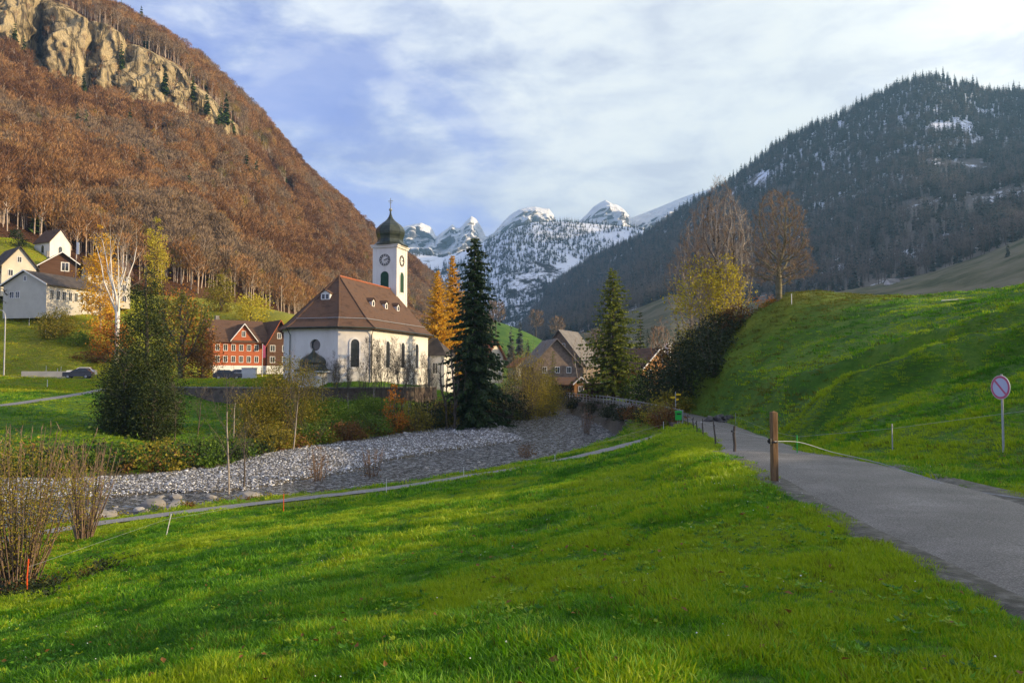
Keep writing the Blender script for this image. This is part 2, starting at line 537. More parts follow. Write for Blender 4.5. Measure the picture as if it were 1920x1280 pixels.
def ground_z(x, y, full=False):
    x = np.atleast_1d(np.asarray(x, float)); y = np.atleast_1d(np.asarray(y, float))
    z = base_z(x, y)
    P = np.stack([x, y, 0 * x], -1)
    d0 = np.hypot(x, y)
    bump = fbm(P / 2.2, 3, 5) * 0.10 + fbm(P / 9.0, 3, 9) * 0.30 * sstep(8, 40, d0)
    lump = sstep(1.5, 6.0, z + 3.0) * sstep(8, 14, x)
    terr = np.abs(fbm(np.stack([x / 7.0, y / 7.0, z / 1.1], -1), 3, 25))
    bump = bump + lump * (fbm(np.stack([x / 1.6, y / 1.6, z / 0.7], -1), 3, 15) * 0.26 - terr * 0.55)
    z = z + bump * sstep(3, 9, d0 + 2)
    for L in HILL_STEPS:
        hd, hs, _ = near_line(L, x, y)
        z = z + 0.85 * np.exp(-(hd / 1.1) ** 2) + 0.5 * np.exp(-((hd - 2.2) / 1.6) ** 2) * np.where(hs > 0, 1, -1)
    # river
    rd, rs, re = near_line(RIVER, x, y)
    wz, hw = re[:, 0], re[:, 1]
    c = np.where(rd < 1e8, rd * rs / hw, 9)
    k = sstep(1.0, 1.0 + 5.0 / hw, rd / hw)
    bank = wz + 0.12 + (rd - hw) * 0.25
    inside = wz - 0.45 * np.clip(1 - (rd / hw) ** 2, 0, 1) - 0.06
    z = np.where(rd < hw, inside, np.where(rd < hw + 5, bank * (1 - k) + z * k, z))
    # gravel bar along the far bank
    lim = -0.25 + 1.1 * sstep(84, 118, y) + 0.22 * vnoise(P / 5.0, 77)
    bar = np.clip((c - lim) / 0.12, 0, 1) * (rd < hw * 1.02)
    bar = sstep(0, 1, bar)
    z = z * (1 - bar) + bar * (wz + 0.16 + 0.10 * fbm(P / 3.0, 3, 31))
    # roads and paths
    for L, h, sink, bl in ((ROAD, ROAD_HW, 0.12, 3.2), (PATH, 0.55, 0.07, 2.0), (FIELD, 1.1, 0.08, 4.0), (LANE, 3.0, 0.08, 8.0)):
        rd2, _, e2 = near_line(L, x, y)
        k2 = sstep(h, h + bl, rd2)
        zz = e2[:, 0]
        z = np.where(rd2 < h - 0.12, zz - sink, np.where(rd2 < h + bl, (zz - 0.055) * (1 - k2) + z * k2, z))
    if full:
        return z, rd, hw, c, bar
    return z

def gz(x, y): return float(ground_z([x], [y])[0])
def at(u, Y, dz=0.0):
    """a point on the ground in direction u at depth Y"""
    x = (u - 960) / F * Y
    return (x, Y, gz(x, Y) + dz)

# grid
S_ = np.concatenate([np.linspace(log(15), log(350), 470), np.linspace(log(360), log(1300), 40)])
T_ = np.sinh(np.linspace(-1.55, 1.62, 500)) / np.sinh(1.6) * 1.9
YY = np.exp(S_) - 45.0
GX = T_[None, :] * (YY[:, None] + 45.0); GY = np.repeat(YY[:, None], len(T_), 1)
gzv, g_rd, g_hw, g_c, g_bar = ground_z(GX.ravel(), GY.ravel(), True)
V = np.stack([GX.ravel(), GY.ravel(), gzv], -1)
nr, nc = GX.shape
ii = (np.arange(nr - 1)[:, None] * nc + np.arange(nc - 1)[None]).ravel()
Q = np.stack([ii, ii + 1, ii + nc + 1, ii + nc], -1)

m, nt = new_mat('meadow')
b, out = principled(nt, 0.75, 0.15)
t = nt.n('ShaderNodeTexCoord')
na = nt.noise(t.outputs['Object'], 0.23, 4, 0.6)
nb = nt.noise(t.outputs['Object'], 2.7, 5, 0.7)
nc_ = nt.noise(t.outputs['Object'], 22.0, 4, 0.7)
f = nt.math('ADD', nt.math('MULTIPLY', na, 0.40), nt.math('ADD', nt.math('MULTIPLY', nb, 0.34), nt.math('MULTIPLY', nc_, 0.26)))
grass_col = nt.ramp(f, [(0.34, (0.016, 0.050, 0.003)), (0.47, (0.040, 0.110, 0.005)), (0.56, (0.090, 0.160, 0.008)), (0.66, (0.16, 0.19, 0.014))])
dry = nt.n('ShaderNodeAttribute', attribute_name='dry')
dry_sunlit_col = nt.ramp(nb, [(0.35, (0.16, 0.17, 0.012)), (0.65, (0.34, 0.29, 0.028))])
soil = nt.n('ShaderNodeAttribute', attribute_name='soil')
soil_col = nt.ramp(nb, [(0.3, (0.045, 0.034, 0.022)), (0.55, (0.10, 0.085, 0.06)), (0.75, (0.19, 0.17, 0.14))])
c1 = nt.mix(dry.outputs['Fac'], grass_col, dry_sunlit_col)
c2 = nt.mix(soil.outputs['Fac'], c1, soil_col)
nt.l(c2, b.inputs['Base Color'])
bp = nt.n('ShaderNodeBump', i={'Strength': 0.9, 'Distance': 0.12})
nt.l(f, bp.inputs['Height']); nt.l(bp.outputs[0], b.inputs['Normal'])
g_mesh = mesh_np('ground', V, quads=Q, mats=[m], smooth=True)
soil_v = np.maximum(sstep(1.25, 1.0, g_rd / g_hw), g_bar)
fx, fy = V[:, 0], V[:, 1]
dry_sunlit_v = 0.85 * np.exp(-(((fx - 29) / 9) ** 2 + ((fy - 84) / 7) ** 2)) * (0.6 + 0.5 * vnoise(V / 3.0, 3))
dry_sunlit_v = np.maximum(dry_sunlit_v, np.clip(0.7 * sstep(105, 140, fy) * (fx < -25) + 0.4 * sstep(150, 215, fy) * (fx < -20) * sstep(10, 20, V[:, 2]), 0, 0.85))  # left slope yellowed: warm sunlight put into the grass colour
dry_sunlit_v = np.maximum(dry_sunlit_v, 0.5 * sstep(1.9, 1.3, g_rd / g_hw))
for nm, dat in (('soil', soil_v), ('dry', np.clip(dry_sunlit_v, 0, 1))):
    at_ = g_mesh.attributes.new(nm, 'FLOAT', 'POINT')
    at_.data.foreach_set('value', dat.astype(np.float32))
tag(add_obj('ground', g_mesh), kind='structure')

def sheet(name, L, hw, mats_, lift=0.0, n_across=5, edge=0.0, kind='structure', off=0.0, crown=0.0, drop=0.0):
    """a strip draped along the polyline L"""
    L = np.asarray(L)
    d = np.gradient(L[:, :2], axis=0)
    d /= np.linalg.norm(d, axis=1, keepdims=True)
    nrm = np.stack([-d[:, 1], d[:, 0]], -1)
    hwv = hw if hasattr(hw, '__len__') else np.full(len(L), hw)
    rows = []
    for k in range(n_across):
        c = -1 + 2 * k / (n_across - 1)
        w = hwv * c
        if abs(c) == 1 and edge:
            w = w + c * edge * fbm(np.stack([L[:, 0] * 1.3, L[:, 1] * 1.3, 0 * L[:, 0] + c * 9], -1), 3, 8)
        xy = L[:, :2] + nrm * (w + off)[:, None]
        rows.append(np.concatenate([xy, (L[:, 2] + lift + crown * (1 - c * c) - drop * (abs(c) == 1))[:, None]], 1))
    A = np.stack(rows, 1)
    n0, n1 = A.shape[:2]
    i0 = (np.arange(n0 - 1)[:, None] * n1 + np.arange(n1 - 1)[None]).ravel()
    return tag(add_obj(name, mesh_np(name, A.reshape(-1, 3), quads=np.stack([i0, i0 + n1, i0 + n1 + 1, i0 + 1], -1)[:, ::-1] if False else np.stack([i0 + 1, i0 + n1 + 1, i0 + n1, i0], -1)[:, ::-1], mats=mats_, smooth=True)), kind=kind)

# asphalt with glinting grains
m, nt = new_mat('asphalt')
b, out = principled(nt, 0.55, 0.5)
t = nt.n('ShaderNodeTexCoord')
n1_ = nt.noise(t.outputs['Object'], 0.6, 5, 0.6); n2_ = nt.noise(t.outputs['Object'], 55, 3, 0.7)
nt.l(nt.ramp(nt.math('ADD', nt.math('MULTIPLY', n1_, 0.5), nt.math('MULTIPLY', n2_, 0.5)), [(0.36, (0.062, 0.055, 0.052)), (0.52, (0.125, 0.113, 0.107)), (0.64, (0.23, 0.21, 0.20))]), b.inputs['Base Color'])
rc = nt.noise(t.outputs['Object'], 0.35, 7, 0.7, 1.5)
crk = nt.ramp(nt.math('ABSOLUTE', nt.math('SUBTRACT', rc, 0.5)), [(0.0, 0.45), (0.006, 1.0)])
row_ = b.inputs['Base Color'].links[0].from_socket
nt.l(nt.mix(1.0, nt.mix(1.0, row_, nt.ramp(nt.noise(t.outputs['Object'], 1.7, 5, 0.7), [(0.3, 0.78), (0.6, 1.0)]), 'MULTIPLY'), crk, 'MULTIPLY'), b.inputs['Base Color'])
bp = nt.n('ShaderNodeBump', i={'Strength': 0.7, 'Distance': 0.02}); nt.l(n2_, bp.inputs['Height']); nt.l(bp.outputs[0], b.inputs['Normal'])
nt.l(nt.ramp(n2_, [(0.4, 0.75), (0.62, 0.32)]), b.inputs['Roughness'])
ASPHALT = m
GRAVEL = mat('path_gravel', (0.16, 0.155, 0.15), (0.30, 0.29, 0.285), 9.0, 0.9, 0.2, 0.02)
MUD = mat('mud', (0.016, 0.015, 0.011), (0.06, 0.056, 0.048), 6.0, 0.55, 0.3, 0.09, 9.0, lo=0.36, hi=0.68, c3=(0.16, 0.15, 0.14))

def fine(L, step):
    L = np.asarray(L); d = np.r_[0, np.cumsum(np.linalg.norm(np.diff(L[:, :2], axis=0), axis=1))]
    s = np.arange(0, d[-1], step)
    return np.stack([np.interp(s, d, L[:, k]) for k in range(L.shape[1])], -1)
sheet('road', fine(ROAD, 0.4), ROAD_HW, [ASPHALT], 0.0, 9, 0.10, crown=0.03, drop=0.035)
sh = fine(ROAD[:60], 0.25)
sheet('road_shoulder', sh, 0.27 + 0.24 * np.clip(fbm(np.stack([sh[:, 1] / 3.0, 0 * sh[:, 1], 0 * sh[:, 1]], -1), 3, 2) + 0.2, -0.5, 1) * (sh[:, 1] < 16), [MUD], -0.022, 5, 0.12, off=1.64, drop=0.06)
sheet('road_verge', sh, 0.36 + 0.4 * np.clip(fbm(np.stack([sh[:, 1] / 4.0, 0 * sh[:, 1], 0 * sh[:, 1]], -1), 3, 7), -0.6, 1), [MUD], -0.02, 5, 0.2, off=-1.8, drop=0.06)
sheet('footpath', fine(PATH, 0.5), 0.55, [GRAVEL], -0.01, 4, 0.12)
sheet('farm_track', fine(FIELD, 0.8), 1.1, [GRAVEL], 0.0, 4, 0.2)
sheet('village_lane', fine(LANE, 1.0), 3.0, [ASPHALT], 0.0, 4, 0.1)

# river
m, nt = new_mat('river_water')
b, out = principled(nt, 0.10, 0.5)
b.inputs['Base Color'].default_value = (0.035, 0.035, 0.028, 1)
b.inputs['Transmission Weight'].default_value = 0.12
b.inputs['IOR'].default_value = 1.33
t = nt.n('ShaderNodeTexCoord')
q = nt.n('ShaderNodeMapping', i={'Scale': (1.0, 1.6, 1.0), 'Rotation': (0, 0, 0.6)}); nt.l(t.outputs['Object'], q.inputs[0])
h = nt.math('ADD', nt.math('MULTIPLY', nt.noise(q.outputs[0], 1.3, 5, 0.65, 0.6), 0.6), nt.math('MULTIPLY', nt.noise(q.outputs[0], 4.2, 4, 0.6, 0.5), 0.4))
bp = nt.n('ShaderNodeBump', i={'Strength': 1.0, 'Distance': 0.6})
nt.l(h, bp.inputs['Height']); nt.l(bp.outputs[0], b.inputs['Normal'])
foam_gleam = nt.ramp(nt.noise(q.outputs[0], 2.6, 7, 0.72, 0.8), [(0.50, 0.0), (0.62, 0.65)])  # pale ripple streaks: foam, and sky reflection put into the water colour
nt.l(nt.mix(foam_gleam, (0.045, 0.047, 0.045), (0.72, 0.73, 0.75)), b.inputs['Base Color'])
nt.l(nt.ramp(foam_gleam, [(0.0, 0.1), (0.5, 0.6)]), b.inputs['Roughness'])
rv = fine(RIVER, 0.8)
sheet('river', rv[:, :3], rv[:, 3] * 1.12, [m], 0.0, 14)

# ------------------------------------------------------------------ mountains
def loft(name, rows, u0, u1, nu, nv, mats_, amp=6.0, nscale=60.0, seed=1, keep=(), post=None, power=1.0):
    """rows of (u, v, depth) laid over each other from foot to crest and behind it"""
    U = np.linspace(u0, u1, nu)
    R = []
    for r in rows:
        a = np.array(r, float)
        v = np.interp(U, a[:, 0], a[:, 1]); y = np.interp(U, a[:, 0], a[:, 2])
        ker = np.ones(5) / 5
        y = np.convolve(np.pad(y, 2, mode='edge'), ker, 'valid')
        R.append(np.array([W(U[i], v[i], y[i]) for i in range(nu)]))
    R = np.stack(R)                      # rows, nu, 3
    s = np.linspace(0, len(rows) - 1, nv)
    i = np.minimum(s.astype(int), len(rows) - 2); t = (s - i)[:, None, None]
    A = R[i] * (1 - t) + R[i + 1] * t
    if post is not None:
        A = post(A, U, s)
    P = A.reshape(-1, 3)
    n = fbm(P / nscale, 5, seed, 0.55) * amp
    fade = np.ones(len(s))
    for kk in keep:
        fade *= np.clip(np.abs(s - kk) / 0.35, 0.25, 1)
    n = n * np.repeat(fade, nu)
    P = P + np.stack([0.35 * n, -0.5 * n, n], -1)
    i0 = (np.arange(nv - 1)[:, None] * nu + np.arange(nu - 1)[None]).ravel()
    me = mesh_np(name, P, quads=np.stack([i0, i0 + 1, i0 + nu + 1, i0 + nu], -1), mats=mats_, smooth=True)
    return me, P.reshape(nv, nu, 3), s, U

def sample(A, n, r, prob=None):
    """area-weighted random points on a loft grid; prob: weight per quad"""
    a, b, c, d = A[:-1, :-1], A[:-1, 1:], A[1:, 1:], A[1:, :-1]
    ar = np.linalg.norm(np.cross(c - a, d - b), axis=-1) * 0.5
    if prob is not None: ar = ar * prob
    p = ar.ravel() / ar.sum()
    k = r.choice(len(p), n, p=p)
    i, j = np.unravel_index(k, ar.shape)
    s = r.random((n, 1)); t = r.random((n, 1))
    return a[i, j] * (1 - s) * (1 - t) + b[i, j] * s * (1 - t) + c[i, j] * s * t + d[i, j] * (1 - s) * t, i, j

# left mountain: steep beech forest under a limestone cliff band
L_base = [(-800,600,150),(-200,490,190),(0,440,212),(70,458,220),(200,520,232),(350,552,242),(480,585,258),(560,612,290),(700,650,380),(850,664,520),(900,668,600),(950,668,700)]
L_cb = [(-800,-260,400),(-200,10,430),(0,92,440),(100,146,448),(200,172,455),(280,200,462),(345,218,470),(420,268,500),(500,320,560),(600,410,640),(700,490,740),(800,560,900),(950,640,1250)]
L_ct = [(-800,-420,408),(-200,-120,440),(0,-35,450),(50,-15,452),(100,15,458),(200,52,466),(260,90,474),(340,132,484),(420,215,512),(500,270,590),(600,365,690),(700,450,800),(800,525,960),(950,625,1300)]
L_crest = [(-800,-560,480),(-200,-330,520),(0,-130,545),(100,-55,560),(170,-2,575),(230,18,590),(290,50,605),(345,82,622),(420,142,660),(490,214,700),(560,303,765),(640,375,835),(690,420,885),(760,478,950),(830,540,1050),(900,605,1200),(950,640,1350)]
L_crest = [(u, v + F * 9.5 / y, y) for u, v, y in L_crest]
L_back = [(u, v + 160, y + 320) for u, v, y in L_crest]
L_mid = [(u, v * 0.55 + np.interp(u, *zip(*[(a, b) for a, b, _ in L_base])) * 0.45 + 14, y * 0.5 + 0.5 * np.interp(u, *zip(*[(a, c) for a, _, c in L_base]))) for u, v, y in L_cb]

m, nt = new_mat('mountain_left')
b, out = principled(nt, 0.9, 0.1)
t = nt.n('ShaderNodeTexCoord')
na = nt.noise(t.outputs['Object'], 0.03, 6, 0.65); nb = nt.noise(t.outputs['Object'], 0.16, 6, 0.7)
litter = nt.ramp(nt.math('ADD', nt.math('MULTIPLY', na, 0.5), nt.math('MULTIPLY', nb, 0.5)), [(0.36, (0.095, 0.045, 0.024)), (0.5, (0.17, 0.08, 0.04)), (0.64, (0.21, 0.12, 0.06))])
q = nt.n('ShaderNodeMapping', i={'Scale': (1.0, 1.0, 0.30)}); nt.l(t.outputs['Object'], q.inputs[0])
nr_ = nt.noise(q.outputs[0], 0.16, 10, 0.78, 0.8)
rock = nt.ramp(nr_, [(0.36, (0.12, 0.105, 0.095)), (0.45, (0.52, 0.41, 0.23)), (0.57, (0.86, 0.67, 0.36)), (0.66, (0.26, 0.22, 0.16))])
rk = nt.n('ShaderNodeAttribute', attribute_name='rock')
vo = nt.n('ShaderNodeTexVoronoi', feature='DISTANCE_TO_EDGE', i={'Scale': 0.11})
qw = nt.n('ShaderNodeVectorMath', operation='ADD'); nt.l(q.outputs[0], qw.inputs[0])
nv_ = nt.n('ShaderNodeTexNoise', i={'Scale': 0.3, 'Detail': 5.0}); nt.l(q.outputs[0], nv_.inputs['Vector'])
sv_ = nt.n('ShaderNodeVectorMath', operation='SCALE', i={'Scale': 7.0}); nt.l(nv_.outputs[1], sv_.inputs[0]); nt.l(sv_.outputs[0], qw.inputs[1])
nt.l(qw.outputs[0], vo.inputs['Vector'])
crack = nt.ramp(vo.outputs['Distance'], [(0.0, 0.25), (0.10, 0.9), (0.3, 1.0)])
rock = nt.mix(1.0, rock, crack, 'MULTIPLY')
nt.l(nt.mix(rk.outputs['Fac'], litter, rock), b.inputs['Base Color'])
bp = nt.n('ShaderNodeBump', i={'Strength': 1.0, 'Distance': 6.0}); nt.l(nt.math('ADD', nr_, nt.math('MULTIPLY', crack, 0.5)), bp.inputs['Height']); nt.l(bp.outputs[0], b.inputs['Normal'])

def cliffs(A, U, s):
    """buttresses and clefts in the cliff band"""
    P = A.copy()
    band = np.exp(-((s - 3.5) / 0.55) ** 2)[:, None] * sstep(470, 380, U)[None]
    # ribs: sawtooth across, facing the valley mouth; clefts at fixed places
    rib = np.zeros(len(U))
    for c_, w_, dpt in ((62, 42, 1.0), (228, 26, 0.9), (352, 20, 0.8), (-60, 40, 0.8), (-170, 40, 0.8), (-300, 50, 0.8), (165, 9, 0.35)):
        x = (U - c_) / w_
        rib += dpt * np.where(x < 0, np.exp(-(x / 0.28) ** 2), np.exp(-(x / 0.9) ** 2))
    push = band * rib[None]
    P[..., 1] += push * 34
    P[..., 0] -= push * 10
    n3 = fbm((P * np.array([1, 1, 0.45]) / 16.0).reshape(-1, 3), 5, 41, 0.6).reshape(P.shape[:2])
    n4 = fbm((P * np.array([1, 1, 0.3]) / 6.0).reshape(-1, 3), 3, 43, 0.6).reshape(P.shape[:2])
    n5 = 1 - 2 * np.abs(fbm((P * np.array([1, 1, 0.35]) / 11.0).reshape(-1, 3), 4, 47, 0.6)).reshape(P.shape[:2])
    n6 = np.abs(fbm((P * np.array([0.25, 0.25, 1.0]) / 5.0).reshape(-1, 3), 2, 48, 0.5)).reshape(P.shape[:2])
    P[..., 1] += band * (n3 * 20 + n4 * 5 - n5 * 7 + n6 * 4)
    P[..., 0] += band * (n3 * 10 + n4 * 3)
    return P
me, LA, Ls, LU = loft('mountain_left', [[(u, v + 70, y - 14) for u, v, y in L_base], L_base, L_mid, L_cb, L_ct, L_crest, L_back], -800, 950, 560, 330, [m], 9.0, 75.0, 3, keep=(0, 1, 5), post=cliffs)
sv = np.repeat(Ls[:, None], len(LU), 1); uv_ = np.repeat(LU[None], len(Ls), 0)
nz = fbm(LA.reshape(-1, 3) / 22.0, 4, 5).reshape(LA.shape[:2])
nz2 = fbm(LA.reshape(-1, 3) / 60.0, 3, 51).reshape(LA.shape[:2])
rockv = sstep(0.12, 0.34, (np.exp(-((sv - 3.45) / 0.66) ** 4) * sstep(470, 415, uv_) + nz * 0.34 + nz2 * 0.30 - 0.16))
a_ = me.attributes.new('rock', 'FLOAT', 'POINT'); a_.data.foreach_set('value', rockv.ravel().astype(np.float32))
tag(add_obj('mountain', me), kind='structure')

L_TREE = 10.0
# right mountain: dark, in the shade, dusted with snow
R_base = [(930,668,1300),(1000,655,900),(1100,628,850),(1180,590,800),(1260,560,760),(1340,580,740),(1500,562,700),(1640,540,650),(1750,515,600),(1850,482,570),(1920,452,550),(2200,380,520),(2800,350,500)]
R_crest = [(930,600,2300),(1000,553,2050),(1050,520,1950),(1100,487,1850),(1150,463,1780),(1210,436,1700),(1300,376,1620),(1350,350,1580),(1400,314,1550),(1450,272,1520),(1500,244,1500),(1560,215,1490),(1650,172,1470),(1700,150,1460),(1750,139,1450),(1800,150,1440),(1850,168,1430),(1920,166,1400),(2200,110,1250),(2800,120,1100)]
R_crest = [(u, v + F * 11.0 / y, y) for u, v, y in R_crest]
def midrow(f, sag=0):
    bu, bv, by = zip(*R_base)
    return [(u, v * f + np.interp(u, bu, bv) * (1 - f) + sag, y * f + np.interp(u, bu, by) * (1 - f)) for u, v, y in R_crest]
R_back = [(u, v + 120, y + 900) for u, v, y in R_crest]
m, nt = new_mat('mountain_right')
b, out = principled(nt, 0.9, 0.1)
t = nt.n('ShaderNodeTexCoord')
na = nt.noise(t.outputs['Object'], 0.012, 6, 0.6); nb = nt.noise(t.outputs['Object'], 0.045, 7, 0.7)
flo = nt.ramp(nb, [(0.36, (0.10, 0.095, 0.088)), (0.64, (0.20, 0.17, 0.14))])
sepz = nt.n('ShaderNodeSeparateXYZ'); nt.l(t.outputs['Object'], sepz.inputs[0])
hi_ = nt.math('MULTIPLY', nt.math('SUBTRACT', sepz.outputs[2], 150.0), 1 / 330.0, True)
snow = nt.ramp(nt.math('ADD', nt.math('MULTIPLY', na, 0.45), nt.math('ADD', nt.math('MULTIPLY', nb, 0.55), nt.math('MULTIPLY', hi_, 0.14))), [(0.56, 0.0), (0.615, 1.0)])
nt.l(nt.mix(snow, flo, (0.75, 0.78, 0.84)), b.inputs['Base Color'])
me, RA, Rs, RU = loft('mountain_right', [R_base, midrow(0.3, 8), midrow(0.65, 8), R_crest, R_back], 930, 2800, 420, 220, [m], 26.0, 220.0, 8, keep=(0, 3))
tag(add_obj('mountain', me), kind='structure')

# pale hillside pasture under the right mountain
H_top = [(900,672,1200),(1000,650,920),(1100,622,860),(1180,584,815),(1260,552,775),(1340,572,755),(1500,556,715),(1640,534,665),(1750,509,615),(1850,475,585),(1920,445,565),(2200,372,535),(2800,340,515)]
H_mid = [(900,676,800),(1100,665,600),(1200,625,600),(1260,600,580),(1340,605,560),(1500,572,520),(1640,556,480),(1750,540,440),(1850,518,420),(1920,500,400),(2200,450,380),(2800,430,360)]
H_low = [(900,690,330),(1100,690,330),(1300,690,320),(1500,650,300),(1700,630,280),(1920,610,260),(2200,600,250),(2800,600,240)]
PASTURE = mat('pasture', (0.060, 0.066, 0.030), (0.125, 0.115, 0.066), 0.035, 0.95, 0.05, 1.5, 0.2, c3=(0.17, 0.15, 0.10))
me, HA, Hs, HU = loft('hillside', [H_low, H_mid, H_top], 900, 2800, 240, 90, [PASTURE], 7.0, 70.0, 12, keep=(2,))
tag(add_obj('hillside', me), kind='structure')

# wooded ridge across the valley, flecked with snow
M_base = [(560,668,1500),(1400,668,1500),(1600,660,1500)]
M_crest = [(u, v, y * 0.8) for u, v, y in [(560,500,3300),(700,478,3200),(760,474,3200),(830,482,3150),(880,466,3100),(920,448,3050),(960,428,3000),(1000,416,3000),(1060,415,3000),(1130,421,3000),(1190,426,3000),(1240,440,3000),(1320,470,3000),(1600,540,2900)]]
def lerp_rows(A_, B_, f, sag=0):
    au, av, ay = zip(*A_)
    return [(u, v * f + np.interp(u, au, av) * (1 - f) + sag, y * f + np.interp(u, au, ay) * (1 - f)) for u, v, y in B_]
m, nt = new_mat('ridge')
b, out = principled(nt, 0.9, 0.1)
t = nt.n('ShaderNodeTexCoord')
na = nt.noise(t.outputs['Object'], 0.008, 5, 0.6); nb = nt.noise(t.outputs['Object'], 0.028, 7, 0.75)
sepz = nt.n('ShaderNodeSeparateXYZ'); nt.l(t.outputs['Object'], sepz.inputs[0])
hi_ = nt.math('MULTIPLY', nt.math('SUBTRACT', sepz.outputs[2], 160.0), 1 / 280.0, True)
snow = nt.ramp(nt.math('ADD', nt.math('MULTIPLY', na, 0.3), nt.math('ADD', nt.math('MULTIPLY', nb, 0.7), nt.math('MULTIPLY', hi_, 0.12))), [(0.47, 0.0), (0.53, 1.0)])
nt.l(nt.mix(snow, (0.035, 0.034, 0.03), (0.8, 0.83, 0.88)), b.inputs['Base Color'])
me, MA, Ms, MU = loft('far_ridge', [M_base, lerp_rows(M_base, M_crest, 0.5, 15), M_crest, [(u, v + 60, y + 500) for u, v, y in M_crest]], 560, 1600, 240, 130, [m], 38.0, 300.0, 21, keep=(0, 2))
tag(add_obj('ridge', me), kind='structure')

# snow peaks
def fine_crest(pts, Y):
    return [(u, v, Y) for u, v in pts]
P_crest = fine_crest([(480,520),(600,470),(690,452),(730,432),(760,424),(790,417),(806,424),(812,432),(818,444),(828,436),(840,428),(848,420),(856,428),(864,426),(876,412),(884,405),(892,410),(902,424),(912,444),(926,436),(944,415),(960,400),(972,393),(990,388),(1004,387),(1018,390),(1030,391),(1038,402),(1045,416),(1060,422),(1084,416),(1100,402),(1112,388),(1124,380),(1135,375),(1146,381),(1158,384),(1170,392),(1184,408),(1192,405),(1210,398),(1230,390),(1260,378),(1290,366),(1330,355),(1400,330),(1600,330)], 4000)
P_base = [(480,600,3050),(1600,600,3050)]
m, nt = new_mat('snow_peaks')
b, out = principled(nt, 0.75, 0.2)
t = nt.n('ShaderNodeTexCoord')
g = nt.n('ShaderNodeNewGeometry')
sepn = nt.n('ShaderNodeSeparateXYZ'); nt.l(g.outputs['Normal'], sepn.inputs[0])
na = nt.noise(t.outputs['Object'], 0.014, 8, 0.72, 0.8)
q = nt.n('ShaderNodeMapping', i={'Scale': (1.0, 1.0, 2.5), 'Rotation': (0, 0.5, 0)}); nt.l(t.outputs['Object'], q.inputs[0])
nb = nt.noise(q.outputs[0], 0.017, 7, 0.7, 0.5)
st = nt.math('ADD', nt.math('MULTIPLY', sepn.outputs[2], 0.5), nt.math('ADD', nt.math('MULTIPLY', na, 0.45), nt.math('MULTIPLY', nb, 0.55)))
rk_ = nt.ramp(st, [(0.47, (0.17, 0.17, 0.18)), (0.53, (0.90, 0.91, 0.93))])
nt.l(rk_, b.inputs['Base Color'])
bp = nt.n('ShaderNodeBump', i={'Strength': 1.0, 'Distance': 40.0}); nt.l(na, bp.inputs['Height']); nt.l(bp.outputs[0], b.inputs['Normal'])
def crags(A, U, s):
    P = A.copy()
    n = fbm((P / np.array([120.0, 210.0, 105.0])).reshape(-1, 3), 6, 61, 0.6).reshape(P.shape[:2])
    n2 = 1 - np.abs(fbm((P / np.array([185.0, 285.0, 215.0])).reshape(-1, 3), 4, 66, 0.55)).reshape(P.shape[:2]) * 2.5
    w = np.clip((2 - s) / 0.25, 0, 1)[:, None] * np.clip(s, 0, 1)[:, None]
    P[..., 1] -= w * (n * 200 + n2 * 135)
    P[..., 0] += w * n * 45
    return P
me, SA, _, _ = loft('snow_peaks', [P_base, lerp_rows(P_base, P_crest, 0.55, 0), P_crest, [(u, v + 40, y + 1100) for u, v, y in P_crest]], 480, 1600, 520, 200, [m], 10.0, 120.0, 4, keep=(2,), post=crags)
tag(add_obj('snow_mountain', me), kind='structure')

# the air of the valley
hz_mat, nt = new_mat('valley_air')
out = nt.n('ShaderNodeOutputMaterial')
vol = nt.n('ShaderNodeVolumePrincipled', i={'Density': 1.25e-4, 'Anisotropy': 0.3})
vol.inputs['Color'].default_value = (0.36, 0.66, 1.0, 1)
nt.l(vol.outputs[0], out.inputs['Volume'])
HAZE = MB().box((0, 2900, 480), (12000, 6600, 1040)).build('haze', hz_mat)
tag(HAZE, kind='stuff')
# ------------------------------------------------------------------ plants: generators
BARK = mat('bark', (0.055, 0.042, 0.032), (0.15, 0.125, 0.10), 6.0, 0.9, 0.1, 0.02, stretch=(1, 1, 0.25))
BARK_PALE = mat('pale_bark', (0.24, 0.20, 0.16), (0.46, 0.41, 0.35), 5.0, 0.85, 0.1, 0.02, stretch=(1, 1, 0.25))
BARK_BIRCH = mat('white_bark', (0.62, 0.56, 0.48), (0.78, 0.74, 0.68), 2.5, 0.8, 0.1, 0.0, stretch=(1, 1, 1.5), lo=0.3, hi=0.5)
TWIG_BROWN = leaf_mat('brown_twigs', [(0.13, 0.090, 0.062), (0.23, 0.16, 0.11), (0.30, 0.215, 0.15)], 0.0, 0.85, spec=0.1)
TWIG_PINK = leaf_mat('beech_twigs', [(0.12, 0.070, 0.035), (0.26, 0.135, 0.055), (0.33, 0.175, 0.075), (0.42, 0.24, 0.11), (0.30, 0.20, 0.05)], 0.15, 0.85, per='instance', spec=0.1)
TWIG_MAPLE = leaf_mat('maple_twigs', [(0.18, 0.125, 0.085), (0.28, 0.20, 0.135), (0.38, 0.28, 0.19)], 0.1, 0.85, spec=0.1)
TWIG_PALE = leaf_mat('pale_twigs', [(0.26, 0.22, 0.17), (0.40, 0.34, 0.27)], 0.0, 0.85, spec=0.1)
BARK_MOSS = mat('mossy_bark', (0.13, 0.115, 0.06), (0.26, 0.23, 0.15), 2.0, 0.9, 0.1, 0.02)
TWIG_GREY = leaf_mat('grey_twigs', [(0.085, 0.075, 0.06), (0.16, 0.135, 0.105)], 0.0, 0.85, spec=0.1)
NEEDLE = leaf_mat('spruce_needles', [(0.012, 0.030, 0.009), (0.026, 0.056, 0.013), (0.046, 0.085, 0.018)], 0.12, 0.6)
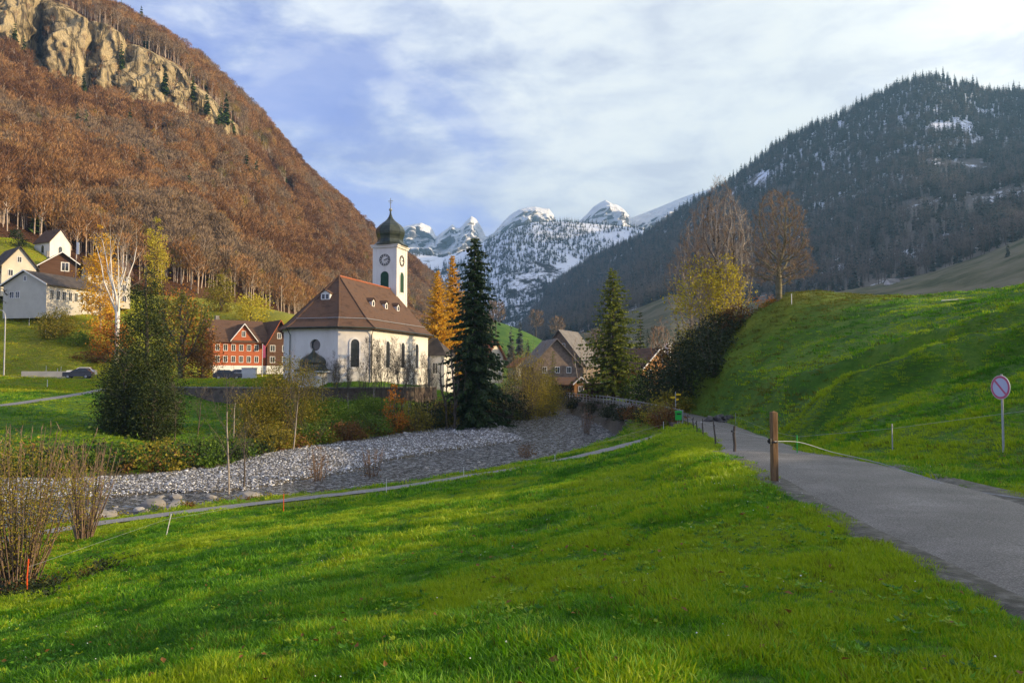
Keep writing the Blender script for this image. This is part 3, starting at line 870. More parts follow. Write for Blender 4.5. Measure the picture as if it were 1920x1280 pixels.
NEEDLE_SUN = leaf_mat('yellowish_spruce_needles', [(0.07, 0.10, 0.012), (0.20, 0.24, 0.02), (0.34, 0.37, 0.035)], 0.3, 0.6)  # yellowish needles, lightened: sunlight on the tree is put into the colour
NEEDLE_FAR = leaf_mat('far_needles', [(0.042, 0.060, 0.052), (0.065, 0.085, 0.072), (0.09, 0.105, 0.085)], 0.0, 0.8, per='instance', spec=0.1)  # lightened towards blue-grey: valley haze put into the needle colour
NEEDLE_WARM = leaf_mat('slope_needles', [(0.03, 0.06, 0.018), (0.06, 0.10, 0.022), (0.085, 0.12, 0.03)], 0.1, 0.7, per='instance', spec=0.1)
LARCH = leaf_mat('golden_needles', [(0.42, 0.18, 0.012), (0.74, 0.42, 0.025), (0.88, 0.60, 0.06)], 0.4, 0.6)
ORANGE = leaf_mat('orange_leaves', [(0.30, 0.10, 0.012), (0.52, 0.19, 0.02), (0.62, 0.30, 0.03)], 0.35, 0.6)
YELLOW = leaf_mat('yellow_leaves', [(0.32, 0.25, 0.018), (0.56, 0.46, 0.035), (0.72, 0.63, 0.06)], 0.4, 0.6)
OLIVE = leaf_mat('olive_leaves', [(0.14, 0.13, 0.014), (0.28, 0.23, 0.022), (0.42, 0.33, 0.035)], 0.35, 0.6)
GREENLEAF = leaf_mat('green_leaves', [(0.045, 0.10, 0.010), (0.10, 0.18, 0.014), (0.17, 0.26, 0.024)], 0.35, 0.6)
DARKLEAF = leaf_mat('dark_leaves', [(0.012, 0.024, 0.007), (0.026, 0.042, 0.010), (0.048, 0.060, 0.014)], 0.15, 0.6)
YEW = leaf_mat('evergreen_sprays', [(0.016, 0.030, 0.006), (0.042, 0.062, 0.010), (0.090, 0.110, 0.018)], 0.2, 0.6)
RUSSET = leaf_mat('russet_leaves', [(0.10, 0.045, 0.015), (0.19, 0.085, 0.022), (0.24, 0.14, 0.03)], 0.25, 0.7)

def grow(r, height, trunk_r, n_main=1, depth=4, spread=0.55, up=0.25, side=(3, 5), ratio=0.62, first=0.3, wiggle=0.10, lean=(0, 0), pieces=5, start_r=0.0, min_r=0.006, length=None, shape=None):
    """a bare branching skeleton: list of segments (p0 p1 r0 r1) and list of tips (pos, dir)"""
    S, tips = [], []
    stack = []
    for k in range(n_main):
        a = r.uniform(0, 2 * pi)
        tilt = 0 if n_main == 1 else r.uniform(0.05, 0.22)
        d = np.array([sin(tilt) * cos(a) + lean[0], sin(tilt) * sin(a) + lean[1], cos(tilt)])
        p = np.array([start_r * cos(a), start_r * sin(a), 0.0])
        hh = height * (1.0 if n_main == 1 else r.uniform(0.75, 1.02))
        stack.append((p, d, hh if length is None else length, trunk_r * (1 if n_main == 1 else r.uniform(0.6, 1)), depth))
    while stack:
        p, d, L, rad, dep = stack.pop()
        n = pieces if dep >= depth - 1 else max(2, pieces - (depth - dep))
        if dep == depth: n = max(7, pieces + 3)
        for i in range(n):
            f0, f1 = i / n, (i + 1) / n
            d = d + r.normal(size=3) * wiggle * (0.35 if dep == depth else 1.0) + np.array([0, 0, up * (0.35 if dep == depth else 1.0) / n * 2])
            d /= np.linalg.norm(d)
            q = p + d * L / n
            r0, r1 = max(min_r * 0.6, rad * (1 - 0.72 * f0)), max(min_r * 0.5, rad * (1 - 0.72 * f1))
            S.append((*p, *q, r0, r1))
            if dep > 0 and (dep < depth or f1 > first):
                ns = r.integers(side[0], side[1] + 1) if dep == depth else r.integers(1, 3)
                for _ in range(ns):
                    a = r.uniform(0, 2 * pi)
                    e = np.cross(d, [cos(a), sin(a), 0.13]); e /= np.linalg.norm(e) + 1e-9
                    sp = spread * r.uniform(0.75, 1.3)
                    nd = d * cos(sp) + e * sin(sp)
                    fL = ratio * L * r.uniform(0.55, 1.0) * ((1 - 0.62 * f1) if dep == depth else (1 - 0.35 * f1))
                    if shape is not None and dep == depth: fL = shape(f1) * height * r.uniform(0.75, 1.08)
                    stack.append((q - d * L / n * r.uniform(0, 0.8), nd, fL, r1 * r.uniform(0.42, 0.62), dep - 1))
            p = q
        tips.append((p, d))
        if dep == 0: pass
    return np.array(S), np.array([t[0] for t in tips]), np.array([t[1] for t in tips])

def colonise(r, env, n_attr, height, trunk_h, step=0.4, infl=4.0, kill=0.8, trunks=1, spread0=0.3, squash=(1, 1), iters=90):
    """branches grow towards points filling the crown's outline: segments, tips, tip directions"""
    zs, rs = np.array(env, float).T
    zz = np.linspace(zs[0], zs[-1], 300); w = np.interp(zz, zs, rs) ** 2 + 1e-3
    z = r.choice(zz, n_attr, p=w / w.sum()) + r.uniform(-0.1, 0.1, n_attr)
    R = np.interp(z, zs, rs) * r.random(n_attr) ** 0.42 * (1 + 0.22 * fbm(np.stack([z * 0.7, z * 0 + 3, z * 0], -1), 2, 5))
    a = r.uniform(0, 2 * pi, n_attr)
    A = np.stack([R * np.cos(a) * squash[0], R * np.sin(a) * squash[1], z], -1)
    P, par = [], []
    for t in range(trunks):
        b = r.uniform(0, 2 * pi); o = spread0 * (trunks > 1)
        x, y = o * cos(b), o * sin(b); prev = -1; k = 0; zc = -0.2
        dx, dy = r.normal(size=2) * 0.03 + np.array([cos(b), sin(b)]) * (0.12 if trunks > 1 else 0)
        while zc < trunk_h:
            P.append((x, y, zc)); par.append(prev); prev = len(P) - 1
            x += dx * step + r.normal() * 0.02; y += dy * step + r.normal() * 0.02; zc += step
    P = [np.array(p) for p in P]
    alive = np.ones(n_attr, bool)
    near_d = np.full(n_attr, 1e9); near_i = np.zeros(n_attr, int)
    fresh = list(range(len(P)))
    for it in range(iters):
        for f in fresh:
            d = ((A - P[f]) ** 2).sum(1)
            m = d < near_d
            near_d[m] = d[m]; near_i[m] = f
        alive &= near_d > kill ** 2
        act = alive & (near_d < (infl if it > 3 else 99) ** 2)
        if not act.any(): break
        fresh = []
        for i in np.unique(near_i[act]):
            v = A[act & (near_i == i)] - P[i]
            v /= np.linalg.norm(v, axis=1, keepdims=True) + 1e-9
            d = v.sum(0) / len(v)
            if par[i] >= 0:
                pd = P[i] - P[par[i]]; d = d + 0.55 * pd / (np.linalg.norm(pd) + 1e-9)
            d = d + r.normal(size=3) * 0.16 + np.array([0, 0, 0.05])
            d /= np.linalg.norm(d) + 1e-9
            P.append(P[i] + d * step); par.append(i); fresh.append(len(P) - 1)
    P = np.array(P); par = np.array(par); n = len(P)
    load = np.zeros(n); kids = np.zeros(n, int)
    for i in range(n - 1, -1, -1):
        if kids[i] == 0: load[i] = 1.0
        if par[i] >= 0: load[par[i]] += load[i]; kids[par[i]] += 1
    rad = load ** 0.5
    i = np.where(par >= 0)[0]
    tips = np.where(kids == 0)[0]; tips = tips[par[tips] >= 0]
    D = P[tips] - P[par[tips]]; D /= np.linalg.norm(D, axis=1, keepdims=True) + 1e-9
    return np.concatenate([P[par[i]], P[i], rad[par[i]][:, None], rad[i][:, None]], 1), P[tips], D, np.concatenate([P[i], P[i] - P[par[i]], load[i][:, None]], 1)

def crown_tree(name, loc, label, seed, env, height, trunk_h, trunk_r, n_attr=900, bark=None, twig=None, twigs=4, twig_len=0.5, twig_w=0.016, side_twigs=2.0, leaves=None, n_leaf=0, leaf_size=0.2, leaf_low=1.0, cat='tree', group=None, thr=0.030, thin=0.012, **kw):
    r = rng(seed)
    S, T, D, ALL = colonise(r, env, n_attr, height, trunk_h, **kw)
    k = trunk_r / S[:, 6].max()
    S[:, 6:] = np.maximum(S[:, 6:] * k, thin)
    o = plant_thing(name, loc, label, cat, group)
    big = S[:, 6] >= thr
    V, Q = tubes_np(S[big], 6)
    add_obj('trunk', mesh_np('trunk', V, quads=Q, mats=[bark or BARK], smooth=True), o)
    V1, Q1 = tubes_np(S[~big], 3)
    fine_ = ALL[ALL[:, 6] < 12]
    m = int(len(fine_) * side_twigs)
    j = r.integers(0, len(fine_), m)
    C = np.concatenate([np.repeat(T, twigs, 0), fine_[j, :3]])
    d0 = np.concatenate([np.repeat(D, twigs, 0), fine_[j, 3:6] / (np.linalg.norm(fine_[j, 3:6], axis=1, keepdims=True) + 1e-9)])
    DD = d0 + r.normal(size=d0.shape) * 0.5 + np.array([0, 0, 0.12])
    V2, Q2 = cards_np(C, DD, twig_len * r.uniform(0.5, 1.25, len(C)), np.full(len(C), twig_w), r)
    add_obj('crown', mesh_np('crown', np.concatenate([V1, V2]), quads=np.concatenate([Q1, Q2 + len(V1)]), mats=[twig or TWIG_BROWN]), o)
    if leaves is not None and n_leaf:
        w = np.where(T[:, 2] < leaf_low * T[:, 2].max(), 1.0, 0.03); w /= w.sum()
        i = r.choice(len(T), n_leaf, p=w)
        C = T[i] + r.normal(size=(n_leaf, 3)) * twig_len * 0.7
        V3, Q3 = cards_np(C, r.normal(size=(n_leaf, 3)) + np.array([0, 0, -0.4]), leaf_size * r.uniform(0.6, 1.3, n_leaf), leaf_size * 0.75 * r.uniform(0.6, 1.2, n_leaf), r)
        add_obj('leaves', mesh_np('leaves', V3, quads=Q3, mats=[leaves]), o)
    return o

def fork_tree(name, loc, label, seed, h_trunk, limbs, H, spread, r0, bark, twig):
    """a straight pale trunk that divides into a few steep limbs"""
    r = rng(seed)
    o = plant_thing(name, loc, label, 'tree')
    mb, S = MB(), []
    mb.tube([(0, 0, -0.3), (0.1, 0, h_trunk * 0.5), (0, 0.1, h_trunk), (0.05, 0.1, h_trunk + 0.8)], [r0, r0 * 0.85, r0 * 0.8, r0 * 0.5], 8)
    T = []
    for k in range(limbs):
        a = 2 * pi * k / limbs + r.normal() * 0.3
        e = spread * r.uniform(0.35, 1.1); top = H * r.uniform(0.86, 1.0)
        z0 = h_trunk * r.uniform(0.72, 1.0)
        p = [np.array([0.05, 0.05, z0])]
        for f in (0.25, 0.5, 0.75, 1.0):
            p.append(np.array([cos(a) * e * f ** 0.8, sin(a) * e * f ** 0.8, z0 + (top - z0) * f]) + r.normal(size=3) * 0.16)
        mb.tube(p, [r0 * 0.36, r0 * 0.3, r0 * 0.22, r0 * 0.14, r0 * 0.06], 6)
        for q in (1, 2, 3, 4):
            for _ in range(3):
                d = (p[q] - p[q - 1]) / np.linalg.norm(p[q] - p[q - 1]) + r.normal(size=3) * 0.45
                L = (top - z0) * r.uniform(0.10, 0.26)
                e1 = p[q] + d * L
                S.append((*p[q], *e1, r0 * 0.1, 0.02)); T.append((e1, d)); T.append((p[q] * 0.5 + e1 * 0.5, d))
    mb.build('trunk', bark, o, smooth=True)
    V, Q = tubes_np(np.array(S), 4)
    C = np.repeat(np.array([t[0] for t in T]), 5, 0); D = np.repeat(np.array([t[1] for t in T]), 5, 0) + r.normal(size=(len(T) * 5, 3)) * 0.5
    V2, Q2 = cards_np(C, D, r.uniform(0.6, 1.4, len(C)), np.full(len(C), 0.025), r)
    add_obj('crown', mesh_np('crown', np.concatenate([V, V2]), quads=np.concatenate([Q, Q2 + len(V)]), mats=[twig]), o)
    return o

def plant_thing(name, loc, label, cat='tree', group=None, rz=0.0):
    return empty(name, loc, rz, label, cat, group)

def bare_tree(name, loc, label, seed, height, trunk_r, bark=None, twig=None, twigs=6, twig_len=0.55, leaves=None, n_leaf=0, leaf_size=0.22, leaf_low=1.0, cat='tree', group=None, sides=4, twig_w=0.022, thr=0.035, **kw):
    r = rng(seed)
    S, T, D = grow(r, height, trunk_r, **kw)
    k = height / max(1e-3, S[:, 5].max())
    S[:, :6] *= k; T = T * k
    o = plant_thing(name, loc, label, cat, group)
    big = S[:, 6] >= thr
    V, Q = tubes_np(S[big], 6)
    add_obj('trunk', mesh_np('trunk', V, quads=Q, mats=[bark or BARK], smooth=True), o)
    V1, Q1 = tubes_np(S[~big], 3) if (~big).any() else (np.zeros((0, 3)), np.zeros((0, 4), int))
    # fine twigs as thin blades fanning out of every tip
    n = len(T) * twigs
    C = np.repeat(T, twigs, 0) + r.normal(size=(n, 3)) * 0.05 * twig_len
    DD = np.repeat(D, twigs, 0) + r.normal(size=(n, 3)) * 0.55 + np.array([0, 0, 0.15])
    V2, Q2 = cards_np(C, DD, twig_len * r.uniform(0.5, 1.2, n), np.full(n, twig_w), r)
    add_obj('crown', mesh_np('crown', np.concatenate([V1, V2]), quads=np.concatenate([Q1, Q2 + len(V1)]), mats=[twig or TWIG_BROWN]), o)
    if leaves is not None and n_leaf:
        zmax = T[:, 2].max()
        w = np.where(T[:, 2] < leaf_low * zmax, 1.0, 0.03); w /= w.sum()
        i = r.choice(len(T), n_leaf, p=w)
        C = T[i] + r.normal(size=(n_leaf, 3)) * twig_len * 0.6
        V3, Q3 = cards_np(C, r.normal(size=(n_leaf, 3)) + np.array([0, 0, -0.4]), leaf_size * r.uniform(0.6, 1.3, n_leaf), leaf_size * 0.75 * r.uniform(0.6, 1.2, n_leaf), r)
        add_obj('leaves', mesh_np('leaves', V3, quads=Q3, mats=[leaves]), o)
    return o

def spruce_mesh(r, H, R, whorls=30, per=9, sprays=12, droop=0.35, spike=0.5, low=0.04, sparse=0.0, power=0.85):
    """branches in whorls, each carrying hanging sprays of needles"""
    S = [(0, 0, -0.3, 0, 0, H * 0.5, H * 0.016, H * 0.009), (0, 0, H * 0.5, 0, 0, H * 0.99, H * 0.009, 0.015)]
    C, D, L, Wd, UP = [], [], [], [], []
    for k in range(whorls):
        f = low + (1 - low) * (k / whorls) ** 0.92
        z0 = H * f
        Rk = R * (1 - f) ** power * r.uniform(0.82, 1.12) + 0.12
        n = max(4, int(per * (0.55 + 0.6 * (1 - f))))
        ph = r.uniform(0, 6.28)
        for j in range(n):
            if r.random() < sparse: continue
            a = ph + 2 * pi * j / n + r.normal() * 0.22
            Lb = Rk * r.uniform(0.55, 1.22)
            zj = z0 + r.normal() * H * 0.008
            m = 4
            pts = [np.array([0, 0, zj])]
            for q in range(1, m + 1):
                g = q / m
                rise = 0.22 * (f - 0.25)
                pts.append(np.array([cos(a) * Lb * g, sin(a) * Lb * g, zj + Lb * (rise * g - droop * g * g + 0.16 * g ** 4)]))
            for q in range(m):
                S.append((*pts[q], *pts[q + 1], max(0.012, 0.012 * Lb * (1 - q / m) + 0.01), max(0.008, 0.012 * Lb * (1 - (q + 1) / m))))
            ns = max(4, int(sprays * (0.35 + 0.65 * Lb / R)))
            g = np.sort(r.uniform(0.10, 1.0, ns))
            g[-1] = 1.0
            P = np.array([np.interp(g, np.linspace(0, 1, m + 1), [p[c] for p in pts]) for c in range(3)]).T
            sidev = np.array([-sin(a), cos(a), 0.0])
            out = np.array([cos(a), sin(a), 0.0])
            sg = np.where(np.arange(ns) % 2 == 0, 1, -1)[:, None]
            dirs = out * r.uniform(0.35, 0.9, (ns, 1)) + sidev * sg * r.uniform(0.3, 0.95, (ns, 1)) + np.array([0, 0, -1.0]) * r.uniform(0.05, 0.6, (ns, 1))
            dirs[-1] = out + np.array([0, 0, -0.1])
            C.append(P); D.append(dirs)
            L.append((spike * (0.5 + 0.5 * (1 - g)) * (0.5 + 0.7 * Lb / R) * r.uniform(0.75, 1.3, ns)) * H / 20.0 * 1.6)
            Wd.append(L[-1] * r.uniform(0.28, 0.45, ns))
            UP.append(np.cross(dirs, np.array([0, 0, 1.0])) * r.uniform(-0.3, 0.3, (ns, 1)) + np.array([0, 0, 1.0]))
    return np.array(S), np.concatenate(C), np.concatenate(D), np.concatenate(L), np.concatenate(Wd), np.concatenate(UP)

def spruce(name, loc, label, seed, H, R, needle, cat='tree', group=None, **kw):
    r = rng(seed)
    S, C, D, L, Wd, UP = spruce_mesh(r, H, R, **kw)
    o = plant_thing(name, loc, label, cat, group)
    V, Q = tubes_np(S, 5)
    add_obj('trunk', mesh_np('trunk', V, quads=Q, mats=[BARK], smooth=True), o)
    V1, Q1 = cards_np(C, D, L, Wd, r, up=UP, fold=0.12)
    hang = np.cross(D, np.array([0, 0, 1.0])) + r.normal(size=D.shape) * 0.25
    V2, Q2 = cards_np(C, D + np.array([0, 0, -0.5]) + r.normal(size=D.shape) * 0.2, L * 1.0, Wd * 1.3, r, up=hang, fold=0.1)
    V3, Q3 = cards_np(C, D * 0.6 + np.array([0, 0, -0.75]) + r.normal(size=D.shape) * 0.4, L * 0.9, Wd * 1.1, r, fold=0.1)
    add_obj('crown', mesh_np('crown', np.concatenate([V1, V2, V3]), quads=np.concatenate([Q1, Q2 + len(V1), Q3 + len(V1) + len(V2)]), mats=[needle]), o)
    return o

def leafy(name, loc, label, seed, prof, leaves, n, size, cat='tree', group=None, trunk_r=0.15, bark=None, n_stem=1, clump=40, shell=0.35, flat=0.7, stem_mat=None, stems=0, asp=0.6, squash=(1, 1), low=0.0):
    """trunk, limbs and a crown of leaf clumps filling a profile [(height, radius)...]"""
    r = rng(seed)
    o = plant_thing(name, loc, label, cat, group)
    zs, rs = np.array(prof, float).T
    H = zs[-1]
    nc = max(8, n // clump)
    w = np.interp(np.linspace(0, H, 200), zs, rs) ** 2 + 0.02
    zc = r.choice(np.linspace(0, H, 200), nc, p=w / w.sum()) + r.normal(size=nc) * H * 0.01
    zc = np.clip(zc, zs[0], H)
    Rz = np.interp(zc, zs, rs)
    a = r.uniform(0, 2 * pi, nc)
    rad = Rz * (shell + (1 - shell) * r.random(nc) ** 0.5) * r.uniform(0.78, 1.12, nc)
    CC = np.stack([rad * np.cos(a) * squash[0], rad * np.sin(a) * squash[1], zc], -1)
    csz = (0.16 * Rz + 0.05 * rs.max() + 0.4 * size) * r.uniform(0.6, 1.5, nc)
    i = r.integers(0, nc, n)
    off = r.normal(size=(n, 3)) * csz[i][:, None] * np.array([1, 1, flat])
    C = CC[i] + off
    C[:, 2] = np.maximum(C[:, 2], 0.03)
    out = np.stack([C[:, 0], C[:, 1], 0.25 * (C[:, 2] - H * 0.4)], -1)
    out /= np.linalg.norm(out, axis=1, keepdims=True) + 1e-6
    D = out * 0.6 + r.normal(size=(n, 3)) * 0.7
    V1, Q1 = cards_np(C, D, size * r.uniform(0.6, 1.4, n), size * asp * r.uniform(0.7, 1.3, n), r)
    # limbs from the trunk to the clumps
    S = []
    tr = trunk_r
    if n_stem == 1:
        top = H * 0.9
        k = 8
        px = np.cumsum(np.r_[0, r.normal(size=k) * H * 0.006]); py = np.cumsum(np.r_[0, r.normal(size=k) * H * 0.006])
        for q in range(k):
            S.append((px[q], py[q], top * q / k - 0.2 * (q == 0), px[q + 1], py[q + 1], top * (q + 1) / k, tr * (1 - 0.85 * q / k), tr * (1 - 0.85 * (q + 1) / k)))
        for c in range(min(nc, 60)):
            z1 = max(0.15 * H, CC[c, 2] - rad[c] * 0.7)
            if z1 > top: continue
            p0 = np.array([np.interp(z1, np.linspace(0, top, k + 1), px), np.interp(z1, np.linspace(0, top, k + 1), py), z1])
            mid = p0 * 0.5 + CC[c] * 0.5 + r.normal(size=3) * 0.04 * H * np.array([1, 1, 0.5])
            S += [(*p0, *mid, tr * 0.28, tr * 0.18), (*mid, *CC[c], tr * 0.18, tr * 0.06)]
    else:
        for c in range(min(nc, n_stem)):
            p0 = np.array([r.normal() * 0.12 * rs.max(), r.normal() * 0.12 * rs.max(), -0.1])
            e = CC[c] * np.array([1, 1, 1.0])
            mid = p0 * 0.55 + e * 0.45 + np.array([0, 0, 0.10 * H]) + r.normal(size=3) * 0.03 * H
            S += [(*p0, *mid, tr, tr * 0.7), (*mid, *e, tr * 0.7, tr * 0.25)]
    V, Q = tubes_np(np.array(S), 5)
    add_obj('trunk' if n_stem == 1 else 'stems', mesh_np('trunk', V, quads=Q, mats=[bark or BARK], smooth=True), o)
    add_obj('crown', mesh_np('crown', V1, quads=Q1, mats=[leaves]), o)
    if stems:      # fine bare rods standing through the crown
        n2 = stems
        a = r.uniform(0, 2 * pi, n2); q = r.random(n2) ** 0.5 * rs.max() * 0.25
        p0 = np.stack([q * np.cos(a), q * np.sin(a), np.zeros(n2)], -1)
        hh = H * r.uniform(0.75, 1.12, n2)
        sp = rs.max() * r.uniform(0.3, 1.0, n2)
        p2 = np.stack([sp * np.cos(a) * squash[0], sp * np.sin(a) * squash[1], hh], -1)
        p1 = p0 * 0.45 + p2 * 0.55 + r.normal(size=(n2, 3)) * 0.06 * rs.max(); 
        A = np.concatenate([np.concatenate([p0, p1, np.full((n2, 1), 0.028), np.full((n2, 1), 0.018)], 1), np.concatenate([p1, p2, np.full((n2, 1), 0.018), np.full((n2, 1), 0.007)], 1)])
        V4, Q4 = tubes_np(A, 3)
        nb_ = n2 * 7
        k = r.integers(0, n2, nb_); t_ = r.uniform(0.35, 1, (nb_, 1))
        V5, Q5 = cards_np(p1[k] * (1 - t_) + p2[k] * t_, (p2 - p1)[k] / (np.linalg.norm((p2 - p1)[k], axis=1, keepdims=True) + 1e-6) + r.normal(size=(nb_, 3)) * 0.45, r.uniform(0.2, 0.6, nb_) * max(0.5, H * 0.15), np.full(nb_, 0.02), r)
        add_obj('twigs', mesh_np('twigs', np.concatenate([V4, V5]), quads=np.concatenate([Q4, Q5 + len(V4)]), mats=[stem_mat or TWIG_GREY]), o)
    return o

# --- low-cost variants for the woods on the slopes
def beech_variant(seed, twig, bark, H=15.0, n=150, spread=1.0, leaf=None):
    r = rng(seed)
    S = [(0, 0, -1.5, r.normal() * 0.2, r.normal() * 0.2, H * 0.45, 0.26, 0.19)]
    p = np.array(S[0][3:6]); S.append((*p, p[0] + r.normal() * 0.4, p[1] + r.normal() * 0.4, H * 0.9, 0.19, 0.05))
    for k in range(9):
        z = H * r.uniform(0.36, 0.75); a = r.uniform(0, 6.28); l = H * r.uniform(0.16, 0.30)
        S.append((p[0], p[1], z, p[0] + cos(a) * l * 0.6, p[1] + sin(a) * l * 0.6, z + l * 0.85, 0.09, 0.03))
    S = np.array(S)
    V, Q = tubes_np(S, 4)
    z = H * (0.42 + 0.55 * r.random(n) ** 0.8)
    f = (z / H - 0.42) / 0.58
    Rz = H * 0.235 * spread * np.sqrt(np.clip(1 - (2 * f - 0.75) ** 2 / 1.75, 0.05, 1))
    a = r.uniform(0, 6.28, n); q = r.random(n) ** 0.5 * Rz
    C = np.stack([q * np.cos(a), q * np.sin(a), z], -1)
    D = np.stack([np.cos(a) * 0.5, np.sin(a) * 0.5, np.full(n, 0.9)], -1) + r.normal(size=(n, 3)) * 0.35
    V1, Q1 = cards_np(C, D, H * r.uniform(0.07, 0.15, n), H * r.uniform(0.010, 0.024, n), r)
    return source('beech', mesh_np('beech', np.concatenate([V, V1]), quads=np.concatenate([Q, Q1 + len(V)]), mats=[bark, twig], qm=np.r_[np.zeros(len(Q), int), np.ones(len(Q1), int)]))

def conifer_variant(seed, needle, H=18.0, R=2.6, whorls=11, per=7, bark=None):
    r = rng(seed)
    C, D, L, Wd = [], [], [], []
    for k in range(whorls):
        f = 0.08 + 0.92 * k / whorls
        n = max(3, int(per * (1.15 - f * 0.7)))
        ph = r.uniform(0, 6)
        for j in range(n):
            a = ph + j * 2 * pi / n + r.normal() * 0.2
            l = (R * (1 - f) ** 0.8 + 0.25) * r.uniform(0.8, 1.2)
            C.append((0, 0, H * f + H * 0.035 + r.normal() * H * 0.022)); D.append((cos(a), sin(a), -0.55 + 0.35 * f + r.normal() * 0.18)); L.append(l * 1.15); Wd.append(l * 0.95)
    V1, Q1 = cards_np(np.array(C, float), np.array(D), np.array(L), np.array(Wd), r, up=np.array([0.0, 0, 1]) + r.normal(size=(len(C), 3)) * 0.45, fold=-0.22)
    V, Q = tubes_np(np.array([(0, 0, -1.5, 0, 0, H, 0.22, 0.03)]), 4)
    V2, Q2 = cards_np(np.array([(0, 0, H * 0.86)]), np.array([(0, 0, 1.0)]), np.array([H * 0.15]), np.array([0.3]), r)
    return source('conifer', mesh_np('conifer', np.concatenate([V, V1, V2]), quads=np.concatenate([Q, Q1 + len(V), Q2 + len(V) + len(V1)]), mats=[bark or BARK, needle], qm=np.r_[np.zeros(len(Q), int), np.ones(len(Q1) + 1, int)]))

def rots(n, r, tilt=0.0):
    return np.stack([r.normal(size=n) * tilt, r.normal(size=n) * tilt, r.uniform(0, 6.283, n)], -1)

# ------------------------------------------------------------------ woods on the mountain sides
r = rng(100)
BARK_WARM = mat('beech_bark', (0.36, 0.27, 0.20), (0.60, 0.49, 0.39), 0.5, 0.85, 0.1)
TWIG_GREYTAN = leaf_mat('beech_twigs_grey', [(0.17, 0.12, 0.075), (0.27, 0.19, 0.12), (0.34, 0.25, 0.16)], 0.1, 0.85, per='instance', spec=0.1)
TWIG_DARK = leaf_mat('beech_twigs_dark', [(0.10, 0.050, 0.026), (0.17, 0.085, 0.04), (0.23, 0.115, 0.05)], 0.1, 0.85, per='instance', spec=0.1)
beeches = [beech_variant(k, (TWIG_PINK, TWIG_PINK, TWIG_PINK, TWIG_GREYTAN, TWIG_GREYTAN, TWIG_DARK, TWIG_DARK)[k], BARK_WARM, 15.0, 300, 1.0 + 0.12 * (k % 3)) for k in range(7)]
def rock_quads():
    q = rockv[:-1, :-1]
    return 1 - sstep(0.25, 0.6, q)
lp = rock_quads() * ((Ls[:-1] > 1.05) & (Ls[:-1] < 5.25))[:, None] * (LU[:-1] > -260)[None]
P, i, j = sample(LA, 24000, r, lp)
# thin out so that a few open strips with trunks in view remain
gap = fbm(P / np.array([38.0, 38.0, 22.0]), 3, 71)
gap2 = fbm(P / np.array([15.0, 15.0, 8.0]), 2, 72)
P = P[(gap > -0.24) & (gap + 0.6 * gap2 > -0.34)]
tone = fbm(P / np.array([55.0, 55.0, 26.0]), 4, 73) + r.normal(size=len(P)) * 0.14
scatter('beech_wood', P, rots(len(P), r, 0.05), r.uniform(0.45, 1.0, len(P)), np.where(tone > 0.16, 3 + r.integers(0, 2, len(P)), np.where(tone < -0.16, 5 + r.integers(0, 2, len(P)), r.integers(0, 3, len(P)))), beeches)
ylw = [beech_variant(20 + k, m_, BARK_WARM, 13.0, 170, 1.0) for k, m_ in enumerate((leaf_mat('wood_orange', [(0.45, 0.17, 0.025), (0.52, 0.26, 0.03)], 0.2, 0.8, 'instance'), leaf_mat('wood_yellow', [(0.34, 0.24, 0.035), (0.44, 0.30, 0.04)], 0.2, 0.8, 'instance'), leaf_mat('wood_olive', [(0.15, 0.14, 0.03), (0.24, 0.19, 0.04)], 0.2, 0.8, 'instance')))]
P, i, j = sample(LA, 2600, r, lp)
scatter('autumn_trees_in_the_wood', P, rots(len(P), r, 0.05), r.uniform(0.5, 0.95, len(P)), r.choice(3, len(P), p=[0.16, 0.22, 0.62]), ylw)
# ledges on the cliff carry a few shrubs
lp2 = (rockv[:-1, :-1] > 0.3) * ((Ls[:-1] > 2.8) & (Ls[:-1] < 4.3))[:, None] * (LU[:-1] > -260)[None]
P, i, j = sample(LA, 260, r, lp2)
scatter('shrubs_on_the_cliff', P, rots(len(P), r, 0.1), r.uniform(0.25, 0.55, len(P)), r.integers(0, 5, len(P)), [beech_variant(60 + k, TWIG_PINK, BARK_WARM, 15.0, 120) for k in range(5)])

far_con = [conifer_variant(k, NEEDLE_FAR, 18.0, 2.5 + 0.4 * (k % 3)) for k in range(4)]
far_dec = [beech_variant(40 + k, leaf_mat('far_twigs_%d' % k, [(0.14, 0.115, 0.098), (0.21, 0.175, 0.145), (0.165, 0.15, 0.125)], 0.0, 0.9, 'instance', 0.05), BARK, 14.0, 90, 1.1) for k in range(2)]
rp = ((Rs[:-1] > 0.02) & (Rs[:-1] < 3.2))[:, None] * (RU[:-1] < 2250)[None] * np.ones((1, 1))
P, i, j = sample(RA, 30000, r, rp)
hgt = P[:, 2]
dec = r.random(len(P)) < np.clip(0.85 - hgt / 650.0, 0.15, 0.75)
snowy = fbm(P / 90.0, 4, 33)
k_ = ~((snowy > 0.30) & (hgt > 170))
P, dec = P[k_], dec[k_]
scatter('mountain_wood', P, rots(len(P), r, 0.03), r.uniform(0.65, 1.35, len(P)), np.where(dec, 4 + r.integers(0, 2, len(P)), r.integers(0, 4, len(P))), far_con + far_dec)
mp_ = ((Ms[:-1] > 0.2) & (Ms[:-1] < 2.25))[:, None] * np.ones((1, len(MU) - 1))
P, i, j = sample(MA, 15000, r, mp_)
sn = fbm(P / 130.0, 4, 35)
P = P[sn < 0.14 - 0.10 * np.clip((P[:, 2] - 300) / 200, 0, 1)]
scatter('ridge_wood', P, rots(len(P), r, 0.03), r.uniform(0.6, 1.15, len(P)), r.integers(0, 3, len(P)), [conifer_variant(70 + k, NEEDLE_FAR, 18.0, 3.0, 7, 6) for k in range(3)])

